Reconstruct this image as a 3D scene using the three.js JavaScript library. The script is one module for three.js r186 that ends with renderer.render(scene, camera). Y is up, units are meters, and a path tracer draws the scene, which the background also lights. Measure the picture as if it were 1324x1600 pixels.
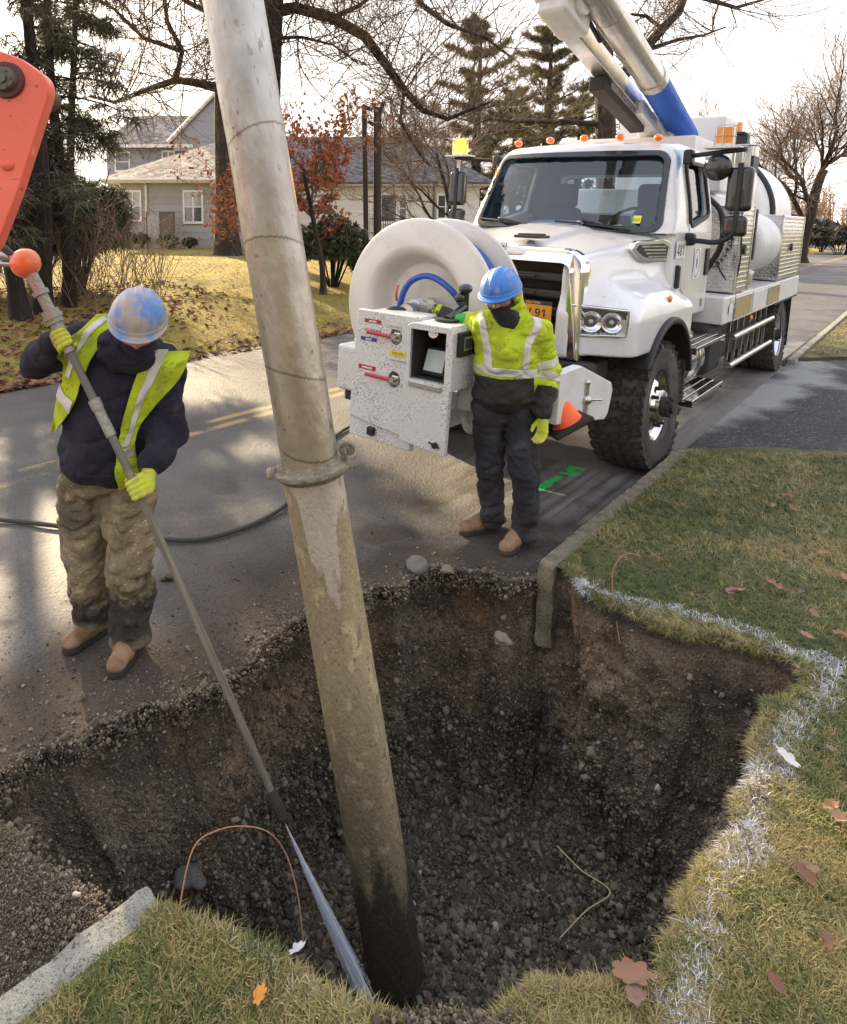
import * as THREE from 'three';
import { mergeGeometries, mergeVertices } from 'three/addons/utils/BufferGeometryUtils.js';
import { RoundedBoxGeometry } from 'three/addons/geometries/RoundedBoxGeometry.js';

// ---------- camera, sky, sun, exposure ----------
const V = (x, y, z) => new THREE.Vector3(x, y, z);
const scene = new THREE.Scene();
const EYE = 2.05, PITCH = 5.5 * Math.PI / 180, FOC = 1080;
const camera = new THREE.PerspectiveCamera(2 * Math.atan(800 / FOC) * 180 / Math.PI, 1324 / 1600, 0.05, 1500);
camera.position.set(0, EYE, 0);
camera.rotation.x = -PITCH;
camera.setViewOffset(1324, 1600, 162, 336, 1324, 1600);   // a rising lens shift: the verticals stay nearly upright
const renderer = new THREE.WebGLRenderer({ antialias: true });
renderer.setSize(847, 1024);
renderer.shadowMap.enabled = true;
renderer.toneMapping = THREE.LinearToneMapping;
renderer.toneMappingExposure = 2.9;
const SUN = V(-0.40, 0.445, -0.81).normalize();
const sun = new THREE.DirectionalLight(new THREE.Color(1.0, 0.80, 0.52), 5);
sun.position.copy(SUN).multiplyScalar(60); sun.castShadow = true; sun.shadow.radius = 1.6;
Object.assign(sun.shadow.camera, { left: -25, right: 25, top: 25, bottom: -25, near: 1, far: 140 });
sun.shadow.mapSize.set(4096, 4096);
scene.add(sun, sun.target);
{
  const W = 512, H = 256, d = new Float32Array(W * H * 4);
  for (let r = 0; r < H; r++) for (let c = 0; c < W; c++) {
    const up = ((r + 0.5) / H - 0.5) * Math.PI, az = ((c + 0.5) / W - 0.5) * 2 * Math.PI;
    const x = Math.cos(az) * Math.cos(up), y = Math.sin(up), z = Math.sin(az) * Math.cos(up);
    const cs = Math.max(0, x * SUN.x + y * SUN.y + z * SUN.z), k = (r * W + c) * 4;
    const h = Math.max(0, y), blue = Math.min(1, h * 1.25), glow = Math.pow(cs, 6) * 0.5 + Math.pow(cs, 40) * 1.4;
    d[k] = 0.75 * (1 - 0.42 * blue) + glow * 1.0;
    d[k + 1] = 0.69 * (1 - 0.31 * blue) + glow * 0.86;
    d[k + 2] = 0.64 * (1 - 0.1 * blue) + glow * 0.62;
    d[k + 3] = 1;
  }
  const t = new THREE.DataTexture(d, W, H, THREE.RGBAFormat, THREE.FloatType);
  t.mapping = THREE.EquirectangularReflectionMapping; t.magFilter = THREE.LinearFilter; t.needsUpdate = true;
  scene.background = t; scene.environment = t;
}

// ---------- helpers ----------
function rng(s) { return () => { s |= 0; s = s + 0x6D2B79F5 | 0; let t = Math.imul(s ^ s >>> 15, 1 | s); t = t + Math.imul(t ^ t >>> 7, 61 | t) ^ t; return ((t ^ t >>> 14) >>> 0) / 4294967296; }; }
const clamp = (x, a = 0, b = 1) => x < a ? a : x > b ? b : x, mix = (a, b, t) => a + (b - a) * t;
const sst = (a, b, x) => { const t = clamp((x - a) / (b - a)); return t * t * (3 - 2 * t); };
const PERM = new Uint8Array(512); { const r = rng(7), p = [...Array(256).keys()]; for (let i = 255; i > 0; i--) { const j = r() * (i + 1) | 0; [p[i], p[j]] = [p[j], p[i]]; } for (let i = 0; i < 512; i++) PERM[i] = p[i & 255]; }
const VAL = new Float32Array(256); { const r = rng(11); for (let i = 0; i < 256; i++) VAL[i] = r() * 2 - 1; }
function n3(x, y, z) {           // value noise, -1..1
  const xi = Math.floor(x), yi = Math.floor(y), zi = Math.floor(z); let u = x - xi, v = y - yi, w = z - zi;
  u = u * u * (3 - 2 * u); v = v * v * (3 - 2 * v); w = w * w * (3 - 2 * w);
  const X = xi & 255, Y = yi & 255, Z = zi & 255, A = PERM[X] + Y, B = PERM[(X + 1) & 255] + Y;
  const aa = PERM[A & 255] + Z, ab = PERM[(A + 1) & 255] + Z, ba = PERM[B & 255] + Z, bb = PERM[(B + 1) & 255] + Z;
  const g = (i) => VAL[PERM[i & 255]];
  return mix(mix(mix(g(aa), g(ba), u), mix(g(ab), g(bb), u), v), mix(mix(g(aa + 1), g(ba + 1), u), mix(g(ab + 1), g(bb + 1), u), v), w);
}
function fbm(x, y, z, o = 4) { let s = 0, a = 0.5; for (let i = 0; i < o; i++) { s += a * n3(x, y, z); x = x * 2.03 + 5.1; y = y * 2.03 + 1.7; z = z * 2.03 + 9.2; a *= 0.5; } return s; }
// periodic 2-D noise for tiling textures: period p cells
function nt(x, y, p, seed = 0) {
  const xi = Math.floor(x), yi = Math.floor(y); let u = x - xi, v = y - yi; u = u * u * (3 - 2 * u); v = v * v * (3 - 2 * v);
  const m = (a) => ((a % p) + p) % p, g = (a, b) => VAL[PERM[(PERM[(m(a) + seed) & 255] + m(b)) & 255]];
  return mix(mix(g(xi, yi), g(xi + 1, yi), u), mix(g(xi, yi + 1), g(xi + 1, yi + 1), u), v);
}
function fbmt(x, y, p, o, seed = 0) { let s = 0, a = 0.5; for (let i = 0; i < o; i++) { s += a * nt(x * p, y * p, p, seed + i * 17); p *= 2; a *= 0.5; } return s; }

const NAMES = new Map();
function numbered(n) { const k = NAMES.get(n) ?? 0; NAMES.set(n, k + 1); return k ? `${n}_${String(k).padStart(3, '0')}` : n; }
const shade = (m) => { m.castShadow = true; m.receiveShadow = true; return m; };
function tag(o, label, category, group, kind) { if (label) o.userData.label = label; if (category) o.userData.category = category; if (group) o.userData.group = group; if (kind) o.userData.kind = kind; return o; }
function thing(name, label, category, pos = [0, 0, 0], turn = 0, group) {
  const o = new THREE.Group(); o.name = numbered(name); o.position.set(...pos); o.rotation.y = turn; scene.add(o);
  return tag(o, label, category, group);
}
function clean(g) {               // position, normal, uv only; indexed
  const keep = g.attributes.color ? ['position', 'normal', 'uv', 'color'] : ['position', 'normal', 'uv'];
  for (const k of Object.keys(g.attributes)) if (!keep.includes(k)) g.deleteAttribute(k);
  if (!g.attributes.normal) g.computeVertexNormals();
  if (!g.attributes.uv) { const p = g.attributes.position, u = new Float32Array(p.count * 2); for (let i = 0; i < p.count; i++) { u[2 * i] = p.getX(i) * 0.8 + p.getZ(i) * 0.6; u[2 * i + 1] = p.getY(i) + p.getZ(i) * 0.15; } g.setAttribute('uv', new THREE.BufferAttribute(u, 2)); }
  if (!g.index) { const a = new Uint32Array(g.attributes.position.count); for (let i = 0; i < a.length; i++) a[i] = i; g.setIndex(new THREE.BufferAttribute(a, 1)); }
  return g;
}
function merge(gs) { gs = (Array.isArray(gs) ? gs.flat(3) : [gs]).map(clean); if (gs.length === 1) return gs[0]; return mergeGeometries(gs); }
function part(name, gs, mat, parent, label) { const m = shade(new THREE.Mesh(merge(gs), mat)); m.name = name; if (label) m.userData.label = label; parent.add(m); return m; }
function solo(name, gs, mat, label, category, group, kind) { const m = shade(new THREE.Mesh(merge(gs), mat)); m.name = numbered(name); scene.add(m); return tag(m, label, category, group, kind); }
function struct(name, gs, mat) { return solo(name, gs, mat, null, null, null, 'structure'); }
// metre uvs on boxes: each face gets its own size
function metreUV(g) { const p = g.attributes.position, n = g.attributes.normal, u = new Float32Array(p.count * 2); for (let i = 0; i < p.count; i++) { const ax = Math.abs(n.getX(i)), ay = Math.abs(n.getY(i)), az = Math.abs(n.getZ(i)); const [a, b] = ax > ay && ax > az ? [p.getZ(i), p.getY(i)] : ay > az ? [p.getX(i), p.getZ(i)] : [p.getX(i), p.getY(i)]; u[2 * i] = a; u[2 * i + 1] = b; } g.setAttribute('uv', new THREE.BufferAttribute(u, 2)); return g; }
function bx(x0, x1, y0, y1, z0, z1, r = 0) {       // box by its limits, rounded by r
  const w = x1 - x0, h = y1 - y0, d = z1 - z0;
  const g = r ? new RoundedBoxGeometry(w, h, d, 2, Math.min(r, w * 0.49, h * 0.49, d * 0.49)) : new THREE.BoxGeometry(w, h, d);
  g.translate((x0 + x1) / 2, (y0 + y1) / 2, (z0 + z1) / 2); return metreUV(g);
}
const UP = V(0, 1, 0);
function rod(a, b, r1, r2 = r1, seg = 10, open = false) {
  const d = b.clone().sub(a), g = new THREE.CylinderGeometry(r2, r1, d.length(), seg, 1, open);
  g.applyQuaternion(new THREE.Quaternion().setFromUnitVectors(UP, d.clone().normalize())); g.translate((a.x + b.x) / 2, (a.y + b.y) / 2, (a.z + b.z) / 2); return g;
}
function tube(pts, r, seg = 40, rad = 8, closed = false) { return new THREE.TubeGeometry(new THREE.CatmullRomCurve3(pts, closed), seg, r, rad, closed); }
function lathe(prof, seg = 32) { return new THREE.LatheGeometry(prof.map(([r, y]) => new THREE.Vector2(r, y)), seg); }
function poly(pts) { const s = new THREE.Shape(); pts.forEach(([x, y], i) => i ? s.lineTo(x, y) : s.moveTo(x, y)); s.closePath(); return s; }
function extr(shape, depth, bevel = 0, curve = 6) { return new THREE.ExtrudeGeometry(shape, { depth, bevelEnabled: bevel > 0, bevelSize: bevel, bevelThickness: bevel, bevelSegments: 2, curveSegments: curve }); }
function tf(g, pos = [0, 0, 0], rot = [0, 0, 0], sc = [1, 1, 1]) { g.applyMatrix4(new THREE.Matrix4().compose(V(...pos), new THREE.Quaternion().setFromEuler(new THREE.Euler(...rot)), V(...sc))); return g; }
const ball = (c, r, sx = 1, sy = 1, sz = 1, w = 16, h = 12) => { const g = new THREE.SphereGeometry(r, w, h); g.scale(sx, sy, sz); g.translate(c.x, c.y, c.z); return g; };

// signed-distance helpers and a surface-nets mesher
const smin = (a, b, k) => { const h = Math.max(k - Math.abs(a - b), 0) / k; return Math.min(a, b) - h * h * k * 0.25; };
const smax = (a, b, k) => -smin(-a, -b, k);
function cap(x, y, z, a, b, ra, rb) { const bx_ = b.x - a.x, by = b.y - a.y, bz = b.z - a.z, px = x - a.x, py = y - a.y, pz = z - a.z; const t = clamp((px * bx_ + py * by + pz * bz) / (bx_ * bx_ + by * by + bz * bz + 1e-9)); return Math.hypot(px - bx_ * t, py - by * t, pz - bz * t) - mix(ra, rb, t); }
function ell(x, y, z, c, rx, ry, rz) { const px = (x - c.x) / rx, py = (y - c.y) / ry, pz = (z - c.z) / rz, k = Math.hypot(px, py, pz); const g = Math.hypot(px / rx, py / ry, pz / rz); return g < 1e-6 ? -Math.min(rx, ry, rz) : k * (k - 1) / g; }
function rbox(x, y, z, hx, hy, hz, r) { const qx = Math.abs(x) - hx + r, qy = Math.abs(y) - hy + r, qz = Math.abs(z) - hz + r; return Math.hypot(Math.max(qx, 0), Math.max(qy, 0), Math.max(qz, 0)) + Math.min(Math.max(qx, qy, qz), 0) - r; }
function nets(f, lo, hi, cell, colorFn) {
  const nx = Math.ceil((hi[0] - lo[0]) / cell) + 1, ny = Math.ceil((hi[1] - lo[1]) / cell) + 1, nz = Math.ceil((hi[2] - lo[2]) / cell) + 1;
  const val = new Float32Array(nx * ny * nz), id = new Int32Array(nx * ny * nz).fill(-1), sx = 1, sy = nx, sz = nx * ny;
  for (let k = 0, i = 0; k < nz; k++) for (let j = 0; j < ny; j++) for (let q = 0; q < nx; q++, i++) val[i] = f(lo[0] + q * cell, lo[1] + j * cell, lo[2] + k * cell);
  const pos = [], off = [0, sx, sy, sx + sy, sz, sx + sz, sy + sz, sx + sy + sz], ed = [[0, 1], [2, 3], [4, 5], [6, 7], [0, 2], [1, 3], [4, 6], [5, 7], [0, 4], [1, 5], [2, 6], [3, 7]];
  for (let k = 0; k < nz - 1; k++) for (let j = 0; j < ny - 1; j++) for (let q = 0; q < nx - 1; q++) {
    const i = q + j * sy + k * sz; let m = 0; for (let c = 0; c < 8; c++) if (val[i + off[c]] < 0) m |= 1 << c;
    if (m === 0 || m === 255) continue;
    let X = 0, Y = 0, Z = 0, n = 0;
    for (const [a, b] of ed) { if ((m >> a & 1) === (m >> b & 1)) continue; const va = val[i + off[a]], vb = val[i + off[b]], t = va / (va - vb); X += mix(a & 1, b & 1, t); Y += mix(a >> 1 & 1, b >> 1 & 1, t); Z += mix(a >> 2, b >> 2, t); n++; }
    id[i] = pos.length / 3; pos.push(lo[0] + (q + X / n) * cell, lo[1] + (j + Y / n) * cell, lo[2] + (k + Z / n) * cell);
  }
  const ix = []; const quad = (a, b, c, d, flip) => { if (a < 0 || b < 0 || c < 0 || d < 0) return; flip ? ix.push(a, c, b, a, d, c) : ix.push(a, b, c, a, c, d); };
  for (let k = 1; k < nz - 1; k++) for (let j = 1; j < ny - 1; j++) for (let q = 1; q < nx - 1; q++) {
    const i = q + j * sy + k * sz, s = val[i] < 0;
    if (s !== val[i + sx] < 0) quad(id[i], id[i - sy], id[i - sy - sz], id[i - sz], s);
    if (s !== val[i + sy] < 0) quad(id[i], id[i - sz], id[i - sx - sz], id[i - sx], s);
    if (s !== val[i + sz] < 0) quad(id[i], id[i - sx], id[i - sx - sy], id[i - sy], s);
  }
  const g = new THREE.BufferGeometry(), N = new Float32Array(pos.length), e = cell * 0.7;
  for (let i = 0; i < pos.length; i += 3) { const x = pos[i], y = pos[i + 1], z = pos[i + 2]; let a = f(x + e, y, z) - f(x - e, y, z), b = f(x, y + e, z) - f(x, y - e, z), c = f(x, y, z + e) - f(x, y, z - e); const l = Math.hypot(a, b, c) || 1; N[i] = a / l; N[i + 1] = b / l; N[i + 2] = c / l; }
  g.setAttribute('position', new THREE.BufferAttribute(new Float32Array(pos), 3)); g.setAttribute('normal', new THREE.BufferAttribute(N, 3)); g.setIndex(new THREE.BufferAttribute(new Uint32Array(ix), 1));
  // wind faces to agree with the normals
  const I = g.index.array, P = g.attributes.position.array; let bad = 0, T = 0;
  for (let i = 0; i < I.length && T < 400; i += 3 * Math.max(1, I.length / 1200 | 0), T++) { const [a, b, c] = [I[i] * 3, I[i + 1] * 3, I[i + 2] * 3]; const ux = P[b] - P[a], uy = P[b + 1] - P[a + 1], uz = P[b + 2] - P[a + 2], vx = P[c] - P[a], vy = P[c + 1] - P[a + 1], vz = P[c + 2] - P[a + 2]; if ((uy * vz - uz * vy) * N[a] + (uz * vx - ux * vz) * N[a + 1] + (ux * vy - uy * vx) * N[a + 2] < 0) bad++; }
  if (bad > T / 2) for (let i = 0; i < I.length; i += 3) { const t = I[i + 1]; I[i + 1] = I[i + 2]; I[i + 2] = t; }
  if (colorFn) { const C = new Float32Array(pos.length), o = [0, 0, 0]; for (let i = 0; i < pos.length; i += 3) { colorFn(pos[i], pos[i + 1], pos[i + 2], N[i], N[i + 1], N[i + 2], o); C[i] = o[0]; C[i + 1] = o[1]; C[i + 2] = o[2]; } g.setAttribute('color', new THREE.BufferAttribute(C, 3)); }
  return g;
}
// textures
function tex(w, h, fn, srgb = true, rep) {      // fn(u, v, out) gives 0..1 values (display-referred when srgb)
  const d = new Uint8Array(w * h * 4), o = [0, 0, 0, 1];
  for (let j = 0; j < h; j++) for (let i = 0; i < w; i++) { o[3] = 1; fn((i + 0.5) / w, (j + 0.5) / h, o); const k = (j * w + i) * 4; d[k] = clamp(o[0]) * 255; d[k + 1] = clamp(o[1]) * 255; d[k + 2] = clamp(o[2]) * 255; d[k + 3] = clamp(o[3]) * 255; }
  const t = new THREE.DataTexture(d, w, h); t.colorSpace = srgb ? THREE.SRGBColorSpace : THREE.NoColorSpace; t.magFilter = THREE.LinearFilter; t.minFilter = THREE.LinearMipmapLinearFilter; t.generateMipmaps = true;
  t.wrapS = t.wrapT = THREE.RepeatWrapping; if (rep) t.repeat.set(rep[0], rep[1]); t.needsUpdate = true; return t;
}
const rept = (t, x, y) => { const c = t.clone(); c.repeat.set(x, y); c.needsUpdate = true; return c; };
const enc = (c) => c <= 0.0031308 ? 12.92 * c : 1.055 * Math.pow(c, 1 / 2.4) - 0.055;   // linear -> sRGB value
const M = (color, roughness = 0.6, more = {}) => new THREE.MeshStandardMaterial({ color: new THREE.Color(...color), roughness, metalness: 0, ...more });   // linear colour
const MP = (color, roughness = 0.6, more = {}) => new THREE.MeshPhysicalMaterial({ color: new THREE.Color(...color), roughness, metalness: 0, ...more });
const T_grain = tex(512, 512, (u, v, o) => { const a = fbmt(u, v, 32, 4, 3) * 0.6 + 0.5 + nt(u * 256, v * 256, 256, 9) * 0.22; o[0] = o[1] = o[2] = a; }, false);
const T_soft = tex(512, 512, (u, v, o) => { const a = fbmt(u, v, 6, 6, 41) * 0.75 + 0.5; o[0] = o[1] = o[2] = a; }, false);
// ---------- ground: road, kerb, lawns, driveway, dug hole ----------
const ROAD_RIM = [[1.33, -3.93], [1.13, -3.88], [0.93, -3.99], [0.74, -4.03], [0.59, -3.94], [0.41, -3.83], [0.22, -3.72], [0.00, -3.59], [-0.23, -3.38], [-0.36, -3.09], [-0.49, -2.93], [-0.70, -2.84], [-0.84, -2.74], [-0.95, -2.66], [-1.09, -2.55], [-1.22, -2.45], [-1.26, -2.34], [-1.14, -2.23], [-0.95, -2.09], [-0.78, -1.97], [-0.65, -1.89], [-0.555, -1.84]];
const LAWN_RIM = [[-0.45, -1.82], [-0.36, -1.76], [-0.21, -1.71], [-0.08, -1.64], [0.03, -1.58], [0.16, -1.55], [0.32, -1.54], [0.47, -1.57], [0.62, -1.62], [0.77, -1.64], [0.92, -1.66], [1.01, -1.76], [1.12, -1.89], [1.29, -2.03], [1.48, -2.23], [1.66, -2.44], [1.83, -2.63], [2.12, -2.83], [2.13, -2.93], [2.06, -3.03], [1.96, -3.13], [1.76, -3.21], [1.58, -3.38], [1.46, -3.62], [1.44, -3.80]];
const SX = 0.669, SZ = -0.743, NX = 0.743, NZ = 0.669;     // along the road (away) and across it (towards the lawn)
const sOf = (x, z) => x * SX + z * SZ, nOf = (x, z) => x * NX + z * NZ, xOf = (s, n) => s * SX + n * NX, zOf = (s, n) => s * SZ + n * NZ;
const N_KERB = -1.66, N_LAWN = -1.56, N_FAR = -9.1, LAWN_Y = 0.10;
function jag(pts, step, amp, seed) {       // resample a line and roughen it
  const c = new THREE.CatmullRomCurve3(pts.map(([x, z]) => V(x, 0, z)), false, 'centripetal'), n = Math.round(c.getLength() / step), out = [];
  for (let i = 0; i <= n; i++) { const p = c.getPointAt(i / n), f = Math.min(1, i / 4, (n - i) / 4); out.push([p.x + fbm(p.x * 9, seed, p.z * 9, 4) * amp * f, p.z + fbm(p.x * 9, seed + 40, p.z * 9, 4) * amp * f]); }
  return out;
}
const rimRoad = jag(ROAD_RIM, 0.016, 0.085, 3), rimLawn = jag(LAWN_RIM, 0.022, 0.06, 8);
const RIM = [...rimRoad, ...rimLawn];
function inside(x, z, P) { let c = false; for (let i = 0, j = P.length - 1; i < P.length; j = i++) { const [xi, zi] = P[i], [xj, zj] = P[j]; if ((zi > z) !== (zj > z) && x < (xj - xi) * (z - zi) / (zj - zi) + xi) c = !c; } return c; }
function segDist(x, z, P, closed) { let m = 1e9; for (let i = closed ? 0 : 1; i < P.length; i++) { const [ax, az] = P[(i + P.length - 1) % P.length], [bx_, bz] = P[i]; const dx = bx_ - ax, dz = bz - az, t = clamp(((x - ax) * dx + (z - az) * dz) / (dx * dx + dz * dz + 1e-9)); const d = Math.hypot(x - ax - dx * t, z - az - dz * t); if (d < m) m = d; } return m; }
function grid2(fn, x0, x1, z0, z1, n) { const a = new Float32Array(n * n); for (let j = 0; j < n; j++) for (let i = 0; i < n; i++) a[j * n + i] = fn(mix(x0, x1, i / (n - 1)), mix(z0, z1, j / (n - 1))); return (x, z) => { const u = clamp((x - x0) / (x1 - x0)) * (n - 1.001), v = clamp((z - z0) / (z1 - z0)) * (n - 1.001), i = u | 0, j = v | 0; return mix(mix(a[j * n + i], a[j * n + i + 1], u - i), mix(a[(j + 1) * n + i], a[(j + 1) * n + i + 1], u - i), v - j); }; }
const rimDist = grid2((x, z) => segDist(x, z, RIM, true), -5, 5, -8, 2, 160);

// colours of the road as it lies: asphalt, silt, spilled soil, worn yellow lines, green utility paint
const GREEN = [[[1.75, -5.33], [1.87, -5.47], [2.00, -5.60]], [[2.06, -5.69], [2.12, -5.66], [2.17, -5.72], [2.15, -5.78], [2.21, -5.83], [2.27, -5.80]]];
const SILT = [[2.6, -6.2], [3.4, -6.9], [4.3, -7.3], [5.2, -8.0], [6.2, -8.9], [7.0, -9.9], [9, -12.2]];
const siltD = grid2((x, z) => segDist(x, z, SILT), 0, 12, -15, -3, 120);
let SOIL = 0;
function roadColor(s, n, o, fine) {
  const x = xOf(s, n), z = zOf(s, n);
  const big = fbm(s * 0.35, n * 0.9, 2, 4), mid = fbm(x * 3, z * 3, 5, 4), gr = fine ? n3(x * 170, z * 170, 3) * 0.6 + n3(x * 330, z * 330, 8) * 0.5 : n3(x * 45, z * 45, 3) * 0.5;
  let k = 0.075 + big * 0.028 + mid * 0.03 + gr * 0.05, r = k * 1.1, g = k * 0.96, b = k * 0.9;
  // pale silt in the gutter and under the lorry, drawn along the wheel tracks
  const track = fbm(s * 0.7, n * 22, 1, 3), flow = fbm(x * 1.7, z * 1.7, 12, 4);
  let si = sst(0.75, 0.1, siltD(x, z) + flow * 0.55 + track * 0.3) * (z < -3 ? 1 : 0);
  si = Math.max(si, sst(-3.3, -2.3, n + flow * 0.9) * sst(3.9, 5, s) * sst(16, 9, s) * 0.75 * clamp(0.55 + track * 1.3 + mid * 0.5));
  r = mix(r, 0.30 + gr * 0.07 + track * 0.1, si * 0.75); g = mix(g, 0.28 + gr * 0.07 + track * 0.1, si * 0.75); b = mix(b, 0.26 + gr * 0.07 + track * 0.1, si * 0.75);
  // spilled soil round the hole
  const rd = rimDist(x, z), left = sst(0.6, -0.3, x) * sst(-1.9, -2.9, z);
  const reach = 0.32 + 0.8 * left + 0.7 * sst(-2.3, -1.9, z) + 0.3 * sst(1.3, 0.6, x) * sst(-3, -4, z);
  let so = sst(reach, reach * 0.15, rd + fbm(x * 4, z * 4, 6, 5) * 0.42);
  so = Math.max(so, 0.9 * sst(-0.05, 0.25, fbm(x * 2.4, z * 2.4, 19, 5)) * sst(2.4, 0.5, rd));
  so = Math.max(so, 0.6 * sst(0.1, 0.35, fbm(x * 1.1, z * 1.1, 33, 5)) * sst(4, 1.5, rd) * sst(-5.2, -4, n));
  SOIL = so; const sk = 1 + mid * 0.7; r = mix(r, (0.062 + gr * 0.035) * sk, so); g = mix(g, (0.045 + gr * 0.028) * sk, so); b = mix(b, (0.031 + gr * 0.02) * sk, so);
  // broken leaves and soil at the far verge
  const vg = sst(N_FAR + 0.9, N_FAR + 0.1, n + mid * 0.8); r = mix(r, 0.12, vg * 0.7); g = mix(g, 0.085, vg * 0.7); b = mix(b, 0.055, vg * 0.7);
  for (const c of [-5.53, -5.75]) { const y = sst(0.062, 0.046, Math.abs(n - c)) * sst(-0.25, 0.12, mid + gr * 0.25 + 0.08); r = mix(r, 0.38, y * 0.75); g = mix(g, 0.25, y * 0.75); b = mix(b, 0.075, y * 0.75); }
  if (fine && s > 4 && s < 7 && n > -3.5) { let d = 9; for (const P of GREEN) d = Math.min(d, segDist(x, z, P)); const y = sst(0.045, 0.025, d + n3(x * 40, z * 40, 2) * 0.016) * (gr > -0.42 ? 0.9 : 0.3); r = mix(r, 0.01, y); g = mix(g, 0.62, y); b = mix(b, 0.13, y); }
  o[0] = enc(Math.max(0.012, r)); o[1] = enc(Math.max(0.01, g)); o[2] = enc(Math.max(0.008, b));
}
const asphaltBump = rept(T_grain, 1 / 0.6, 1 / 0.6);
function roadMat(s0, s1, n0, n1, w, h, fine) {
  const t = tex(w, h, (u, v, o) => roadColor(mix(s0, s1, u), mix(n0, n1, v), o, fine)); t.wrapS = t.wrapT = THREE.ClampToEdgeWrapping;
  t.repeat.set(1 / (s1 - s0), 1 / (n1 - n0)); t.offset.set(-s0 / (s1 - s0), -n0 / (n1 - n0));
  const q = [0, 0, 0], rm = tex(w >> 1, h >> 1, (u, v, o) => { roadColor(mix(s0, s1, u), mix(n0, n1, v), q, false); o[0] = o[1] = o[2] = mix(0.64, 0.98, SOIL); }, false); rm.wrapS = rm.wrapT = THREE.ClampToEdgeWrapping; rm.repeat.copy(t.repeat); rm.offset.copy(t.offset);
  return new THREE.MeshStandardMaterial({ map: t, roughness: 1, roughnessMap: rm, bumpMap: asphaltBump, bumpScale: 0.0045 });
}
function flat(P, y, holes) {           // a level sheet from a plan outline [x, z], uv = (along, across) in metres
  const s = poly(P.map(([x, z]) => [x, -z])); if (holes) s.holes.push(...holes.map((h) => poly(h.map(([x, z]) => [x, -z]))));
  const g = new THREE.ShapeGeometry(s); g.rotateX(-Math.PI / 2); g.translate(0, y, 0);
  const p = g.attributes.position, u = new Float32Array(p.count * 2); for (let i = 0; i < p.count; i++) { u[2 * i] = sOf(p.getX(i), p.getZ(i)); u[2 * i + 1] = nOf(p.getX(i), p.getZ(i)); }
  g.setAttribute('uv', new THREE.BufferAttribute(u, 2)); return g;
}
const sn = (s, n) => [xOf(s, n), zOf(s, n)];
const rimFarS = sOf(...rimRoad[0]), rimNearS = sOf(...rimRoad[rimRoad.length - 1]);
struct('road', flat([sn(-5, N_FAR), sn(7.5, N_FAR), sn(7.5, N_KERB), sn(rimFarS, N_KERB), ...rimRoad, sn(rimNearS, N_KERB), sn(-5, N_KERB)], 0), roadMat(-5, 7.5, N_FAR, N_KERB, 2048, 1228, true));
struct('road', flat([sn(7.5, N_FAR), sn(160, N_FAR), sn(160, N_KERB), sn(7.5, N_KERB)], 0), roadMat(7.5, 60, N_FAR, N_KERB, 1536, 256, false));
struct('road', flat([sn(-60, N_FAR), sn(-5, N_FAR), sn(-5, N_KERB), sn(-60, N_KERB)], 0), roadMat(-40, -5, N_FAR, N_KERB, 512, 128, false));

// soil and turf colours
const T_soil = tex(1024, 1024, (u, v, o) => {
  const a = fbmt(u, v, 8, 6, 71), b = fbmt(u, v, 4, 4, 23), g = nt(u * 256, v * 256, 256, 5) * 0.5 + nt(u * 512, v * 512, 512, 13) * 0.4, st = sst(0.42, 0.55, nt(u * 150, v * 150, 150, 77));
  let k = 0.145 + a * 0.15 + g * 0.08; let r = k * 1.12, gg = k * 0.93, bb = k * 0.72; const cl = sst(0.05, 0.4, b); r = mix(r, r * 1.3, cl); gg = mix(gg, gg * 1.1, cl); bb = mix(bb, bb * 0.85, cl); r = mix(r, 0.17, st * 0.6); gg = mix(gg, 0.15, st * 0.6); bb = mix(bb, 0.13, st * 0.6);
  o[0] = enc(Math.max(0.012, r)); o[1] = enc(Math.max(0.01, gg)); o[2] = enc(Math.max(0.008, bb));
});
const T_lawn = tex(1024, 1024, (u, v, o) => {
  const a = fbmt(u, v, 8, 6, 91), b = fbmt(u, v, 3, 4, 55), g = nt(u * 300, v * 300, 300, 5) * 0.5 + nt(u * 512, v * 512, 512, 29) * 0.5;
  const k = 0.1 + a * 0.06 + g * 0.045, y = clamp(0.5 + b * 1.3 + g * 0.4); o[0] = enc(Math.max(0.01, k * mix(0.85, 1.25, y))); o[1] = enc(Math.max(0.01, k * mix(0.95, 0.98, y))); o[2] = enc(Math.max(0.006, k * 0.38));
});
const M_lawn = new THREE.MeshStandardMaterial({ map: rept(T_lawn, 1 / 2.4, 1 / 2.4), roughness: 0.95, bumpMap: rept(T_grain, 1 / 0.8, 1 / 0.8), bumpScale: 0.02 });
const M_soil = new THREE.MeshStandardMaterial({ map: rept(T_soil, 1 / 1.1, 1 / 1.1), roughness: 0.92, bumpMap: rept(T_grain, 1 / 0.42, 1 / 0.42), bumpScale: 0.03, vertexColors: true });

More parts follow.
